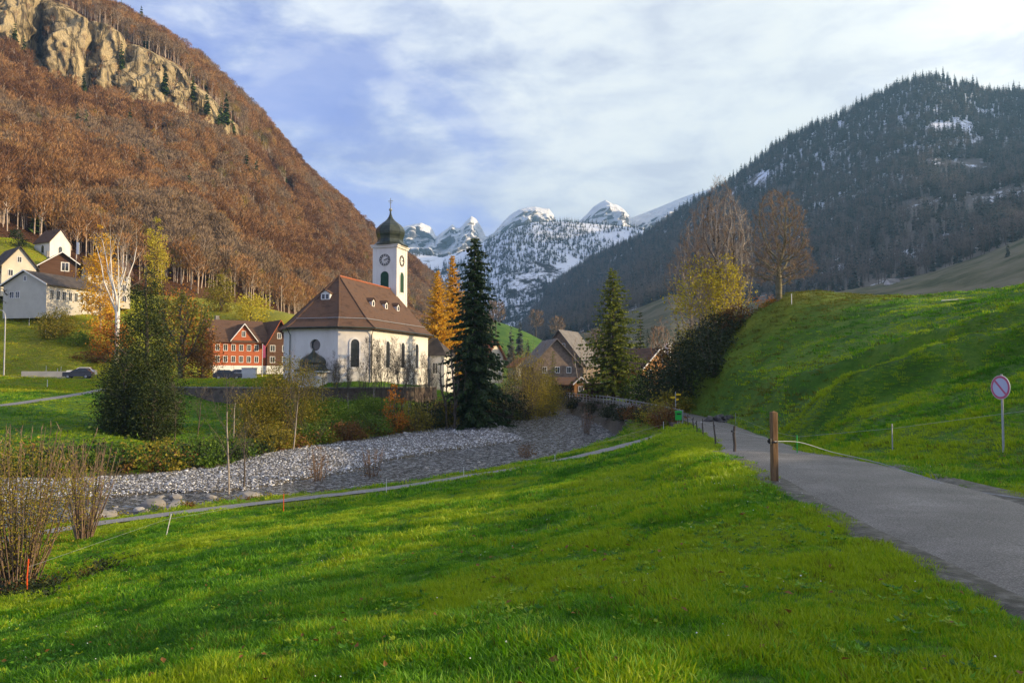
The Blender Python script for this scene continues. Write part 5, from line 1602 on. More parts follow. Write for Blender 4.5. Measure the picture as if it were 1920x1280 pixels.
MB().box((-1.5, 1, 9.6), (0.6, 0.6, 1.6)).build('chimney', STONE, h2)
p = W(98, 490, 208)
h3 = empty('chapel_house', p, radians(62), 'white gabled chapel house with arched openings above the brown wooden house', 'house')
gable_block(h3, (0, 0), 5.6, 6.6, 4.6, 8.0, 'y', PLASTER, ROOF_BROWN, 0.3, base=-4)
window(h3, (0, -3.3), (1, 0), (0, -1), 0, 1.8, 1.0, 1.8, arched=True); o_, rt_, nm_ = frame_xy('left', 5.6, 6.6)
window(h3, o_, rt_, nm_, 0.3, 1.8, 1.2, 2.0, arched=True)
p = at(100, 165)
h4 = empty('workshop', (p[0], p[1], W(100, 592, 165)[2]), radians(-14), 'long grey workshop with a low gable and a row of windows facing the sun', 'house')
gable_block(h4, (0, 0), 10.4, 15.0, 5.6, 8.3, 'y', GREYWALL, ROOF_DARK, 0.5, base=-1.0)
barge(h4, 0, 10.4, -8.0, 5.6, 8.3, 0.5, TRIM, 0.08)
o_, rt_, nm_ = frame_xy('front', 10.4, 15.0)
window(h4, o_, rt_, nm_, -3.1, 3.0, 1.1, 1.3); window(h4, o_, rt_, nm_, -1.7, 3.0, 1.0, 1.3); window(h4, o_, rt_, nm_, 0, 6.4, 0.7, 0.9)
win_grid(h4, 'right', 10.4, 15.0, [-6.2 + 1.55 * k for k in range(9)], [2.7], 0.95, 1.9)
p = at(195, 186)
h5 = empty('cream_house', (p[0], p[1], p[2] - 1), radians(38), 'pale house with many windows half hidden behind the yellow tree', 'house')
gable_block(h5, (0, 0), 9.0, 8.0, 8.0, 11.0, 'x', PLASTER2, ROOF_BROWN, 0.6)
win_grid(h5, 'front', 9.0, 8.0, [-3.2, -1.1, 1.1, 3.2], [1.5, 4.0, 6.3], 0.9, 1.4)
p = W(143, 478, 188)
bn = empty('banner', p, 0, 'white banner on a thin pole above the brown wooden house', 'banner')
MB().tube([(0, 0, -6), (0, 0, 3.2)], 0.05, 5).build('pole', STEEL, bn)
MB().poly_prism([(0.05, 0, 0.2), (0.75, -0.2, 0.1), (0.7, -0.1, 2.9), (0.05, 0, 3.1)], (0.02, 0.05, 0)).build('cloth', TRIM, bn)

# ---- houses up the valley
p = at(1030, 152)
v1 = empty('shingled_barn', (p[0], p[1], -3.2), radians(12), 'large brown shingled barn with a grey roof beside the river road', 'barn')
gable_block(v1, (0, 0), 8.6, 10, 5.4, 9.9, 'y', SHINGLE, ROOF_GREY, 0.6)
win_grid(v1, 'front', 8.6, 10, [-2.2, 0.2, 2.4], [1.2, 3.8], 0.8, 1.1)
p = at(1066, 170)
v2 = empty('grey_house', (p[0], p[1], -3.2), radians(-24), 'tall grey house with a steep slate gable behind the shingled barn', 'house')
gable_block(v2, (0, 0), 10.5, 11, 6.0, 12.6, 'y', SHINGLE, ROOF_GREY, 0.7)
win_grid(v2, 'front', 10.5, 11, [-2.8, 0, 2.8], [1.2, 4.0], 1.0, 1.3)
for x in (-0.8, 0.8): window(v2, (0, -5.5), (1, 0), (0, -1), x, 8.6, 0.9, 1.3)
p = at(1062, 138)
v3 = empty('long_shed', (p[0], p[1], -3.4), radians(4), 'low shed with a long brown roof at the bend of the river road', 'shed')
gable_block(v3, (0, 0), 5.0, 3.2, 2.0, 3.0, 'x', BROWN_WOOD, ROOF_BROWN, 0.4)
p = at(1086, 134)
v4 = empty('garden_hut', (p[0], p[1], -3.4), radians(8), 'tiny ochre garden hut with white trim by the hedge', 'hut')
gable_block(v4, (0, 0), 2.2, 2.4, 2.1, 3.1, 'y', OCHRE_WOOD, ROOF_BROWN, 0.3)
barge(v4, 0, 2.2, -1.5, 2.1, 3.1, 0.3, TRIM, 0.06); window(v4, (0, -1.2), (1, 0), (0, -1), 0, 0.9, 0.8, 0.8)
p = at(1203, 142)
v5 = empty('chalet', (p[0], p[1], -2.9), radians(34), 'ochre chalet with brown roof and white chimney stack behind the tall spruce', 'house')
gable_block(v5, (0, 0), 7.0, 8.0, 4.6, 7.6, 'y', OCHRE_WOOD, ROOF_BROWN, 0.9)
barge(v5, 0, 7.0, -4.9, 4.6, 7.6, 0.9, TRIM, 0.1)
win_grid(v5, 'front', 7.0, 8.0, [-1.8, 1.4], [0.6, 2.8], 0.9, 1.2); win_grid(v5, 'right', 7.0, 8.0, [-2, 1.5], [0.6, 2.8], 0.9, 1.2)
MB().box((3.2, -3.4, 4.2), (0.9, 0.9, 9.0)).build('chimney', PLASTER, v5)
p = at(1150, 124)
v6 = empty('carport', (p[0], p[1], -3.5), radians(2), 'dark flat-roofed carport with timber posts under the tall spruce', 'carport')
MB().box((0, 0, 2.35), (8.6, 4.6, 0.22)).build('roof', ROOF_DARK, v6)
MB().box((0, 2.1, 1.1), (8.4, 0.15, 2.2)).build('back_wall', BROWN_WOOD, v6)
for x in (-4.1, -1.4, 1.4, 4.1):
    MB().box((x, -2.1, 1.1), (0.16, 0.16, 2.24)).build('post', BROWN_WOOD, v6)
MB().box((3.2, -0.2, 1.1), (2.1, 4.2, 2.2)).build('store', GREYWALL, v6)
for k, (u, Y, rz, c_, w_, lab) in enumerate(((980, 262, 20, PLASTER2, 7.5, 'small house with a bright red roof below the green knoll'), (1000, 275, 70, BROWN_WOOD, 6.0, 'little brown house with a red roof beside the green knoll'), (900, 172, 55, PLASTER2, 6.0, 'yellowish house with a red roof half hidden behind the dark spruce'))):
    p = at(u, Y)
    hh = empty('village_house', (p[0], p[1], -1.5 if k == 2 else p[2]), radians(rz), lab, 'house')
    gable_block(hh, (0, 0), w_, 8.0, 5.6 if k == 2 else 4.2, 9.0 if k == 2 else 7.0, 'y', c_, ROOF_RED, 0.6)
    win_grid(hh, 'front', w_, 8.0, [-1.6, 1.6], [1.2, 3.4], 0.9, 1.2)
for k, (u, v, Y, rz, c_) in enumerate(((1673, 536, 600, 10, PLASTER), (1707, 533, 620, -15, GREYWALL))):
    p = W(u, v, Y)
    bb = empty('hay_barn', (p[0], p[1], p[2] - 2.0), radians(rz), ('white-walled hay barn on the pale pasture', 'grey hay barn on the pale pasture')[k], 'barn')
    gable_block(bb, (0, 0), 9.0, 7.0, 4.6, 7.4, 'x', c_, ROOF_GREY, 0.5)

# ---- cars
def car(name, label, loc, rz, paint, L=4.2, H=1.5, wagon=False):
    o = empty(name, loc, rz, label, 'car', 'cars parked by the church')
    h = H
    side = [(-L / 2, 0.32), (L / 2, 0.32), (L / 2, 0.62 * h), (L / 2 - 0.12, 0.66 * h), (L * 0.22, 0.70 * h), (-L * 0.5 + 0.02, 0.70 * h)]
    cab = [(L * 0.24, 0.69 * h), (L * 0.06, h), (-L * 0.30, h), (-L * (0.49 if wagon else 0.44), 0.69 * h)]
    b = MB()
    def section(poly, half, inset):
        n_ = len(poly)
        zt = max(z for _, z in poly); zb = min(z for _, z in poly)
        vs = []
        for s in (-1, 1):
            for x, z in poly:
                vs.append((x, s * (half - inset * (z - zb) / (zt - zb + 1e-6)), z))
        b.add(vs, [tuple(range(n_ - 1, -1, -1)), tuple(range(n_, 2 * n_))] + [(i, (i + 1) % n_, n_ + (i + 1) % n_, n_ + i) for i in range(n_)])
    section(side, 0.88, 0.03); section(cab, 0.82, 0.16)
    b.build('body', paint, o)
    g = MB()
    for s in (-1, 1):
        pts = [(L * 0.19, s * 0.83, 0.72 * h), (L * 0.05, s * 0.70, 0.95 * h), (-L * 0.29, s * 0.70, 0.95 * h), (-L * 0.40, s * 0.83, 0.72 * h)]
        g.poly_prism(pts, (0, s * 0.02, 0))
    for x0, z0, x1, z1 in ((L * 0.232, 0.72 * h, L * 0.075, 0.97 * h), (-L * (0.484 if wagon else 0.435), 0.72 * h, -L * 0.315, 0.97 * h)):
        sg = 0.02 if x0 > 0 else -0.02
        g.poly_prism([(x0, -0.74, z0), (x0, 0.74, z0), (x1, 0.62, z1), (x1, -0.62, z1)], (sg, 0, 0.012))
    g.build('windows', GLASS, o)
    for x in (-L * 0.31, L * 0.31):
        for s in (-1, 1):
            wh = MB().add(*(lambda n_: ([(x + 0.32 * cos(2 * pi * k / n_), s * 0.72 + t_, 0.32 + 0.32 * sin(2 * pi * k / n_)) for t_ in (0, s * 0.2) for k in range(n_)], [(k, (k + 1) % n_, n_ + (k + 1) % n_, n_ + k) for k in range(n_)] + [tuple(range(n_)), tuple(range(n_, 2 * n_))]))(14)).build('wheel', BLACK_PL, o)
            MB().add(*(lambda n_: ([(x + 0.19 * cos(2 * pi * k / n_), s * 0.925 + t_, 0.32 + 0.19 * sin(2 * pi * k / n_)) for t_ in (0, s * 0.02) for k in range(n_)], [(k, (k + 1) % n_, n_ + (k + 1) % n_, n_ + k) for k in range(n_)] + [tuple(range(n_)), tuple(range(n_, 2 * n_))]))(10)).build('rim', STEEL, wh)
    for s in (-1, 1):
        MB().box((L / 2 + 0.005, s * 0.62, 0.57 * h), (0.03, 0.32, 0.14)).build('headlight', TRIM, o)
        MB().box((-L / 2 - 0.005, s * 0.68, 0.60 * h), (0.03, 0.2, 0.22)).build('tail_light', SIGN_RED, o)
    return o
PAINT_DARK = mat('dark_car_paint', (0.018, 0.02, 0.026), (0.03, 0.032, 0.04), 1.0, 0.25, 0.6)
PAINT_SILVER = mat('silver_car_paint', (0.38, 0.39, 0.41), (0.46, 0.47, 0.49), 1.0, 0.28, 0.6, metal=0.4)
PAINT_WHITE = mat('white_car_paint', (0.72, 0.72, 0.71), (0.78, 0.78, 0.77), 1.0, 0.3, 0.6)
LZ = 0.02
car('parked_car', 'dark grey hatchback on the lane in front of a white car', (*at(148, 126.5)[:2], gz(at(148, 126.5)[0], 126.5) + LZ + 0.1), radians(192), PAINT_DARK)
car('parked_car', 'white car on the lane behind the dark hatchback', (*at(154, 131.5)[:2], gz(at(154, 131.5)[0], 131.5) + LZ + 0.35), radians(195), PAINT_WHITE)
car('parked_car', 'silver estate car parked below the red inn', at(444, 124, 0.02), radians(198), PAINT_SILVER, 4.4, 1.55, True)
car('parked_car', 'dark car parked in front of the silver estate', at(427, 117, 0.02), radians(20), PAINT_DARK, 4.0, 1.45)
car('parked_car', 'white car standing under the flat-roofed carport', (at(1163, 123.5)[0], 123.5, -3.45), radians(185), PAINT_WHITE)
p = at(468, 121)
bx = empty('storage_box', p, radians(10), 'pale grey storage box standing beside the silver estate car', 'box')
MB().box((0, 0, 0.85), (2.0, 1.6, 1.7)).build('body', WHITE_PL, bx); MB().box((0, 0, 1.75), (2.15, 1.75, 0.1)).build('lid', STEEL, bx)
# ------------------------------------------------------------------ trees and shrubs that stand singly
def hpx(px, Y): return px * Y / F
# conifers
spruce('dark_spruce', at(890, 100, -0.3), 'tall dark green spruce standing on the river bank beside the church', 11, 24.2, 4.7, NEEDLE, group=None, whorls=40, per=12, sprays=18, droop=0.42, spike=0.50, low=0.05, power=0.58)
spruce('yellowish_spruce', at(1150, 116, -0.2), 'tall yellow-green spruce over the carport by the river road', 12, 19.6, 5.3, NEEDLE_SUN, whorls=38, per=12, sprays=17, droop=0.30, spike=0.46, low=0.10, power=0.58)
spruce('young_spruce', at(1201, 148, -0.2), 'dark spruce just right of the yellow-green spruce', 13, 15.0, 3.6, NEEDLE, whorls=22, per=9, sprays=9, spike=0.5)
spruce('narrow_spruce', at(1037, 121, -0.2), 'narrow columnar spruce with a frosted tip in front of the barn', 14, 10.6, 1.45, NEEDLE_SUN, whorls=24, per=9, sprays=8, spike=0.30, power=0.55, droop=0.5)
spruce('small_spruce', at(304, 172, -1), 'small dark spruce behind the big evergreen on the left', 15, 11.0, 2.0, NEEDLE, whorls=18, per=8, sprays=8, spike=0.45)
spruce('small_spruce', at(1256, 118, -0.2), 'stubby dark spruce at the foot of the hill bushes', 16, 7.5, 2.6, NEEDLE, whorls=16, per=8, sprays=8, spike=0.5)
spruce('golden_larch', at(820, 139, 0), 'golden larch between church tower and dark spruce, lower and broader one', 21, 21.0, 4.7, LARCH, whorls=40, per=12, sprays=16, droop=0.12, spike=0.46, power=0.72, low=0.1)
spruce('golden_larch', at(848, 147, 0), 'taller golden larch with its tip close to the dark spruce', 22, 24.6, 4.2, LARCH, whorls=42, per=11, sprays=15, droop=0.12, spike=0.46, power=0.78, low=0.1)
# the evergreen mass on the left bank
leafy('big_evergreen', at(270, 84, -0.3), 'big dense dark evergreen with a rounded top on the left bank', 31, [(0.3, 3.0), (3, 3.6), (6, 3.2), (8, 2.5), (10, 2.4), (12.5, 1.6), (15, 1.15), (17.5, 0.5), (19.6, 0.08)], YEW, 30000, 0.24, trunk_r=0.35, clump=70, shell=0.45, asp=0.5)
leafy('low_evergreen', at(234, 80, -0.3), 'lower dark evergreen spreading beside the big dense one', 32, [(0.2, 1.6), (2, 2.1), (5, 1.9), (7.5, 1.2), (9.3, 0.3)], YEW, 11000, 0.22, trunk_r=0.22, clump=40, shell=0.45, asp=0.5)
leafy('low_evergreen', at(290, 79, -0.3), 'broad dark evergreen bush in front of the big dense one', 33, [(0.2, 1.3), (2, 1.8), (5, 1.4), (7.0, 0.4)], YEW, 8000, 0.22, trunk_r=0.2, clump=40, shell=0.45, asp=0.5)
# autumn trees round the left slope
leafy('yellow_tree', at(186, 158, -0.5), 'slender orange-yellow tree in front of the pale house', 41, [(1.0, 1.6), (5, 2.9), (11, 3.0), (16, 2.0), (20, 1.0), (22.5, 0.2)], LARCH, 5000, 0.42, trunk_r=0.25, bark=BARK_PALE, clump=30, shell=0.15)
leafy('yellow_tree', at(208, 150, -0.5), 'low orange bushy tree at the foot of the white-barked tree', 42, [(0.4, 1.8), (3, 3.0), (6, 2.6), (9, 1.2), (10.5, 0.2)], ORANGE, 3200, 0.40, trunk_r=0.2, clump=30, shell=0.2)
fork_tree('white_tree', at(218, 149, -0.3), 'bare white-barked tree with bright forked limbs beside the evergreen', 43, 12.5, 8, 24.5, 4.2, 0.5, BARK_BIRCH, TWIG_PALE)
leafy('orange_tree', at(340, 142, -0.5), 'broad rusty orange tree thinning to bare limbs behind the evergreen', 44, [(2.0, 2.2), (6, 4.2), (10, 4.6), (14, 3.6), (17, 1.8), (18.5, 0.2)], ORANGE, 2600, 0.40, trunk_r=0.4, clump=24, shell=0.2, stem_mat=TWIG_BROWN)
crown_tree('old_maple', at(338, 136, -0.3), 'dark-limbed maple with sparse olive leaves in front of the orange tree', 45, [(3.5, 2.0), (6, 4.2), (10, 5.0), (14, 3.8), (16.5, 1.2)], 16.5, 4.0, 0.42, 520, bark=BARK, leaves=OLIVE, n_leaf=2600, leaf_size=0.42, twigs=3, twig_len=0.7, step=0.55, kill=1.1)
leafy('brown_tree', at(378, 138, -0.3), 'dark brown bushy tree beside the red inn', 46, [(0.4, 1.8), (3, 2.8), (6, 2.8), (9, 1.6), (10.5, 0.2)], RUSSET, 3000, 0.36, trunk_r=0.2, clump=30, shell=0.2)
leafy('yellow_shrub', at(470, 214, -0.5), 'golden yellow shrub glowing above the roof of the red inn', 47, [(0.3, 3.2), (3, 4.6), (6, 4.0), (8.5, 1.0)], YELLOW, 2600, 0.5, trunk_r=0.15, clump=24, shell=0.2, n_stem=8)
leafy('yellow_shrub', at(412, 222, -0.5), 'second yellow-olive tree left of the inn chimney', 48, [(0.3, 2.6), (4, 3.6), (8, 2.8), (11, 0.6)], OLIVE, 2600, 0.5, trunk_r=0.15, clump=24, shell=0.2, n_stem=8)
leafy('poplar', at(290, 232, -0.5), 'tall yellow-green poplar at the edge of the wood', 49, [(1, 1.6), (6, 2.7), (14, 2.6), (19, 1.6), (23.5, 0.2)], YELLOW, 3000, 0.5, trunk_r=0.3, clump=30, shell=0.2)
leafy('round_bush', at(104, 152, -0.4), 'round olive bush on the slope under the grey workshop', 50, [(0.2, 2.2), (1.8, 3.0), (3.8, 2.5), (5.2, 0.5)], OLIVE, 3200, 0.34, 'bush', trunk_r=0.08, clump=30, shell=0.5, n_stem=12)
leafy('green_hedge', at(142, 150, -0.4), 'green hedge bush right of the round olive bush', 51, [(0.2, 1.6), (1.4, 2.2), (2.8, 0.5)], GREENLEAF, 1600, 0.30, 'bush', trunk_r=0.06, clump=26, shell=0.4, n_stem=8, squash=(1.6, 1))
leafy('dark_hedge', at(162, 146, -0.4), 'dark brown clipped hedge running down the left slope', 52, [(0.1, 1.3), (1.0, 1.6), (1.9, 0.4)], RUSSET, 1500, 0.28, 'hedge', trunk_r=0.05, clump=26, shell=0.4, n_stem=8, squash=(2.4, 0.8))
crown_tree('apple_tree', at(17, 160, -0.3), 'gnarled bare apple tree in front of the cream house', 53, [(2.2, 1.8), (4, 3.2), (6, 2.6), (7.2, 0.8)], 7.2, 2.2, 0.26, 150, twigs=2, side_twigs=0.5, twig_len=0.7, twig_w=0.03, thin=0.035, step=0.5, kill=1.0)
leafy('small_dark_tree', at(29, 202, 0), 'small dark leafy tree on the meadow above the houses', 54, [(0.5, 1.0), (2, 1.8), (4, 1.3), (5.2, 0.2)], DARKLEAF, 900, 0.4, trunk_r=0.12, clump=24)
# bank of the river below the church
leafy('yellow_bush', at(548, 90, -0.3), 'big yellow-olive bush hiding the church porch', 61, [(0.2, 2.0), (2, 3.6), (5, 3.7), (7.4, 2.6), (9.2, 0.5)], OLIVE, 14000, 0.18, 'bush', trunk_r=0.06, clump=32, shell=0.2, n_stem=26, stems=26, stem_mat=TWIG_BROWN)
leafy('yellow_bush', at(478, 88, -0.3), 'ochre bush left of the yellow-olive bush before the retaining wall', 62, [(0.2, 1.8), (2, 2.7), (4.2, 2.2), (5.8, 0.4)], OLIVE, 7000, 0.18, 'bush', trunk_r=0.05, clump=32, shell=0.2, n_stem=20, stems=20, stem_mat=TWIG_BROWN)
leafy('green_bush', at(628, 92, -0.3), 'bright green leafy bush below the corner of the church', 63, [(0.2, 2.0), (1.5, 2.8), (3.2, 2.2), (4.6, 0.4)], GREENLEAF, 7000, 0.19, 'bush', trunk_r=0.05, clump=32, shell=0.25, n_stem=14)
leafy('green_bush', at(690, 95, -0.3), 'darker green bush under the arched church window', 64, [(0.2, 1.6), (1.5, 2.2), (2.8, 1.6), (3.8, 0.3)], GREENLEAF, 4200, 0.18, 'bush', trunk_r=0.05, clump=30, shell=0.25, n_stem=12)
leafy('orange_maple', at(741, 93, -0.2), 'small orange maple sapling glowing on the river bank', 65, [(0.4, 0.7), (1.5, 1.5), (2.8, 1.0), (4.0, 0.9), (5.6, 0.2)], ORANGE, 900, 0.28, trunk_r=0.06, clump=20, shell=0.2)
leafy('willow_bush', at(985, 112, -0.3), 'tall grey-green willow bush right of the dark spruce', 66, [(0.2, 2.2), (3, 3.8), (6, 3.7), (8.5, 2.4), (10.6, 0.5)], OLIVE, 9000, 0.17, 'bush', trunk_r=0.06, clump=30, shell=0.2, n_stem=26, stems=130, stem_mat=TWIG_GREY)
leafy('willow_bush', at(1016, 118, -0.3), 'rounded yellow-olive willow bush overhanging the river bend', 67, [(0.2, 1.6), (2, 3.0), (4.5, 2.9), (6.4, 1.8), (7.6, 0.4)], OLIVE, 9000, 0.16, 'bush', trunk_r=0.05, clump=30, shell=0.25, n_stem=22, stems=40, stem_mat=TWIG_BROWN)
leafy('willow_bush', at(948, 106, -0.3), 'dense bare-stemmed willow bush touching the dark spruce', 68, [(0.2, 1.4), (2, 2.4), (4.4, 2.3), (6.2, 0.5)], DARKLEAF, 2400, 0.24, 'bush', trunk_r=0.05, clump=30, shell=0.25, n_stem=20, stems=90, stem_mat=TWIG_GREY)
crown_tree('bare_alder', at(846, 98, -0.2), 'bare grey alder left of the dark spruce', 69, [(1.5, 1.0), (4, 2.2), (7, 2.4), (10, 1.0)], 10, 2.0, 0.16, 420, trunks=3, spread0=0.4, twig=TWIG_GREY, twigs=4, twig_len=0.55, step=0.4, kill=0.8)
sap = []
rs_ = rng(300)
lab = ['slim bare sapling rising before the church apse', 'slim bare sapling in front of the arched church window', 'slim bare sapling before the lit nave wall']
k = 0
for u, Y, h in ((604, 98, 7), (622, 99, 6.2), (640, 98, 7.6), (657, 99, 6.4), (668, 98, 8.2), (683, 99, 8.8), (697, 98, 8.4), (711, 97, 9.4), (722, 99, 8.6), (735, 98, 9.0), (748, 97, 8.8), (760, 99, 9.2), (772, 98, 8.6), (784, 97, 9.4), (797, 99, 8.8), (810, 98, 8.4), (822, 100, 7.6), (716, 100, 8), (754, 101, 8.4), (778, 101, 8.2)):
    bare_tree('bare_sapling', at(u, Y, -0.2), 'slim bare sapling in the thicket along the church side of the bank', 310 + k, h, 0.06, bark=BARK_PALE if k % 3 == 0 else BARK, depth=2, n_main=2, spread=0.38, side=(1, 2), up=0.35, twig=TWIG_GREY, twigs=6, twig_len=0.55, pieces=5, start_r=0.25, group='bare saplings before the church', twig_w=0.018)
    k += 1
for u, Y, h, lab_, pale in ((433, 54, 9.2, 'thin pale sapling leaning over the near river edge', 1), (552, 79, 8.0, 'straight pale stem in front of the yellow-olive bush', 1), (372, 83, 5.6, 'bare forked sapling on the grass before the brown wall', 0), (440, 84, 7.2, 'tall bare sapling before the brown retaining wall', 1), (330, 80, 6.5, 'thin bare stem beside the big evergreen', 0), (210 + 250, 56, 5.0, 'dark leaning sapling on the near river edge', 0)):
    bare_tree('bare_sapling', at(u, Y, -0.2), lab_, int(400 + u), h, 0.075, bark=BARK_PALE if pale else BARK, depth=2, n_main=1, spread=0.5, side=(1, 2), up=0.25, twig=TWIG_GREY, twigs=3, twig_len=0.5, twig_w=0.016, lean=(0.05, 0))
for k, (u, Y, h, n_) in enumerate(((598, 60, 3.0, 8), (700, 62, 2.6, 5), (1100, 92, 3.4, 5), (985, 72, 1.6, 5))):
    leafy('reed_shrub', at(u, Y, -0.2), ['clump of brown rods at the edge of the pool', 'thin brown rods at the near edge of the gravel', 'thin bare shrub at the bend of the river', 'low brown rods beside the footpath'][k], 420 + k, [(0.1, 0.5), (h * 0.5, 0.9), (h, 0.3)], RUSSET, 120, 0.16, 'shrub', trunk_r=0.02, clump=10, n_stem=n_, stems=26, stem_mat=TWIG_BROWN)
for k, (u, Y, R_, h_, m_, lab_) in enumerate(((655, 87, 1.7, 2.2, RUSSET, 'low rusty shrub at the gravel edge under the church'), (700, 90, 1.9, 2.8, GREENLEAF, 'green shrub left of the orange maple sapling'), (775, 95, 2.2, 3.6, OLIVE, 'olive shrub right of the orange maple sapling'), (805, 98, 2.2, 4.2, DARKLEAF, 'dark tangled shrub at the foot of the bare alder'), (835, 100, 2.0, 3.4, OLIVE, 'olive shrub between bare alder and dark spruce'), (930, 108, 1.8, 2.6, RUSSET, 'rusty shrub at the water side of the willow bush'), (965, 112, 1.6, 2.2, GREENLEAF, 'green shrub under the grey-green willow bush'), (590, 84, 1.8, 2.4, GREENLEAF, 'green shrub at the foot of the yellow-olive bush'), (520, 80, 1.9, 2.4, OLIVE, 'olive shrub by the straight pale stem'), (420, 76, 1.8, 1.9, GREENLEAF, 'bright bramble mound on the bank before the brown wall'), (360, 73, 2.2, 1.8, GREENLEAF, 'bright bramble mound right of the big evergreen'), (300, 70, 2.0, 1.6, OLIVE, 'yellowish bramble mound below the big evergreen'))):
    leafy('bank_bush', at(u, Y, -0.3), lab_, 170 + k, [(0.1, R_ * 0.7), (h_ * 0.4, R_), (h_ * 0.8, R_ * 0.7), (h_, R_ * 0.2)], m_, 1700, 0.22, 'bush', 'bushes along the far bank', trunk_r=0.03, clump=24, shell=0.25, n_stem=14, stems=20)
# foreground bush at the left edge
leafy('osier_bush', at(46, 24.6, -0.1), 'many-stemmed olive bush at the near left edge of the meadow', 71, [(1.0, 0.6), (2.2, 1.5), (3.3, 1.9), (4.1, 1.3), (4.7, 0.3)], OLIVE, 8500, 0.072, 'bush', trunk_r=0.024, clump=26, shell=0.2, n_stem=24, stems=70, stem_mat=TWIG_BROWN, squash=(1.15, 0.9))
leafy('osier_bush', at(165, 36, 0.2), 'greyish bare bush behind the many-stemmed olive bush', 72, [(0.4, 0.5), (1.6, 1.3), (3.0, 1.5), (3.9, 0.4)], OLIVE, 450, 0.05, 'bush', trunk_r=0.022, clump=26, shell=0.2, n_stem=8, stems=60, stem_mat=TWIG_BROWN)
# hill on the right
def sycamore(f): return 0.40 * (1 - abs(f - 0.42) ** 1.6 * 1.2)
crown_tree('lone_maple', at(1463, 85, -0.25), 'lone bare round-crowned maple on the crest of the grassy hill', 81, [(2.0, 2.2), (3.0, 3.6), (4.6, 3.9), (6.5, 3.2), (8.6, 2.75), (10.4, 2.3), (11.6, 1.5), (12.1, 0.6)], 12.1, 3.2, 0.34, 2100, bark=BARK_MOSS, twig=TWIG_MAPLE, twigs=8, side_twigs=6.5, twig_len=0.52, twig_w=0.030, step=0.30, infl=3.0, kill=0.52)
for k, (u, Y, h, w_, tr, lab_) in enumerate(((1296, 99, 17.5, 3.0, 1, 'bare ash at the downhill end of the clump on the hill edge'), (1326, 96, 20.0, 3.3, 2, 'tall bare ash second in the clump on the hill edge'), (1352, 94, 20.5, 3.3, 1, 'tallest dark-stemmed bare ash in the clump on the hill edge'), (1366, 93, 18.0, 2.8, 2, 'whitish broad bare ash in the clump on the hill edge'), (1388, 92, 10.5, 2.0, 1, 'small whitish bare ash nearest the lone maple'))):
    crown_tree('bare_ash', at(u, Y, -0.3), lab_, 90 + k, [(h * 0.22, w_ * 0.45), (h * 0.45, w_ * 0.85), (h * 0.72, w_), (h * 0.9, w_ * 0.7), (h, w_ * 0.25)], h, h * 0.30, 0.22, 1500, bark=BARK_PALE if k != 2 else BARK, twig=TWIG_PALE if k > 2 else TWIG_MAPLE, twigs=5, side_twigs=4.0, twig_len=0.66, twig_w=0.027, thin=0.011, trunks=tr, spread0=0.5, step=0.40, infl=3.2, kill=0.62)
leafy('yellow_ash', at(1318, 93, -0.3), 'yellow-green leafy tree in front of the bare ashes', 95, [(2.0, 1.4), (5, 3.0), (9, 3.4), (12.0, 2.0), (14, 0.3)], YELLOW, 2400, 0.30, trunk_r=0.14, bark=BARK_PALE, clump=16, shell=0.2, n_stem=1)
leafy('yellow_ash', at(1362, 91, -0.3), 'bright golden-yellow tree low in the clump of bare ashes', 96, [(0.6, 1.0), (3.5, 2.0), (7, 2.0), (10.5, 0.4)], YELLOW, 2200, 0.28, trunk_r=0.12, bark=BARK_PALE, clump=16, shell=0.2)
leafy('olive_shrub', at(1300, 95, -0.3), 'olive leafy shrub under the bare ashes', 97, [(0.3, 1.6), (2, 2.4), (4, 2.0), (5.5, 0.4)], OLIVE, 2400, 0.26, 'bush', trunk_r=0.05, clump=24, shell=0.25, n_stem=12)
crown_tree('russet_birch', at(1244, 122, -0.3), 'orange-twigged birch below the hill clump', 98, [(2.5, 1.2), (5, 2.4), (8.5, 2.3), (11.5, 0.7)], 11.5, 3.0, 0.15, 480, twig=leaf_mat('orange_twigs', [(0.36, 0.17, 0.07), (0.45, 0.25, 0.12)], 0.1, 0.8), twigs=6, side_twigs=2.5, twig_len=0.6, bark=BARK_PALE, step=0.42)
crown_tree('golden_birch', at(1098, 127, -0.3), 'bare birch with golden twigs in front of the grey house', 99, [(2.0, 1.0), (5, 2.5), (8.5, 2.4), (11, 0.9)], 11, 3.0, 0.15, 480, twig=leaf_mat('golden_twigs', [(0.32, 0.21, 0.09), (0.44, 0.30, 0.14)], 0.1, 0.8), twigs=5, side_twigs=2.0, twig_len=0.55, bark=BARK_PALE, step=0.42)
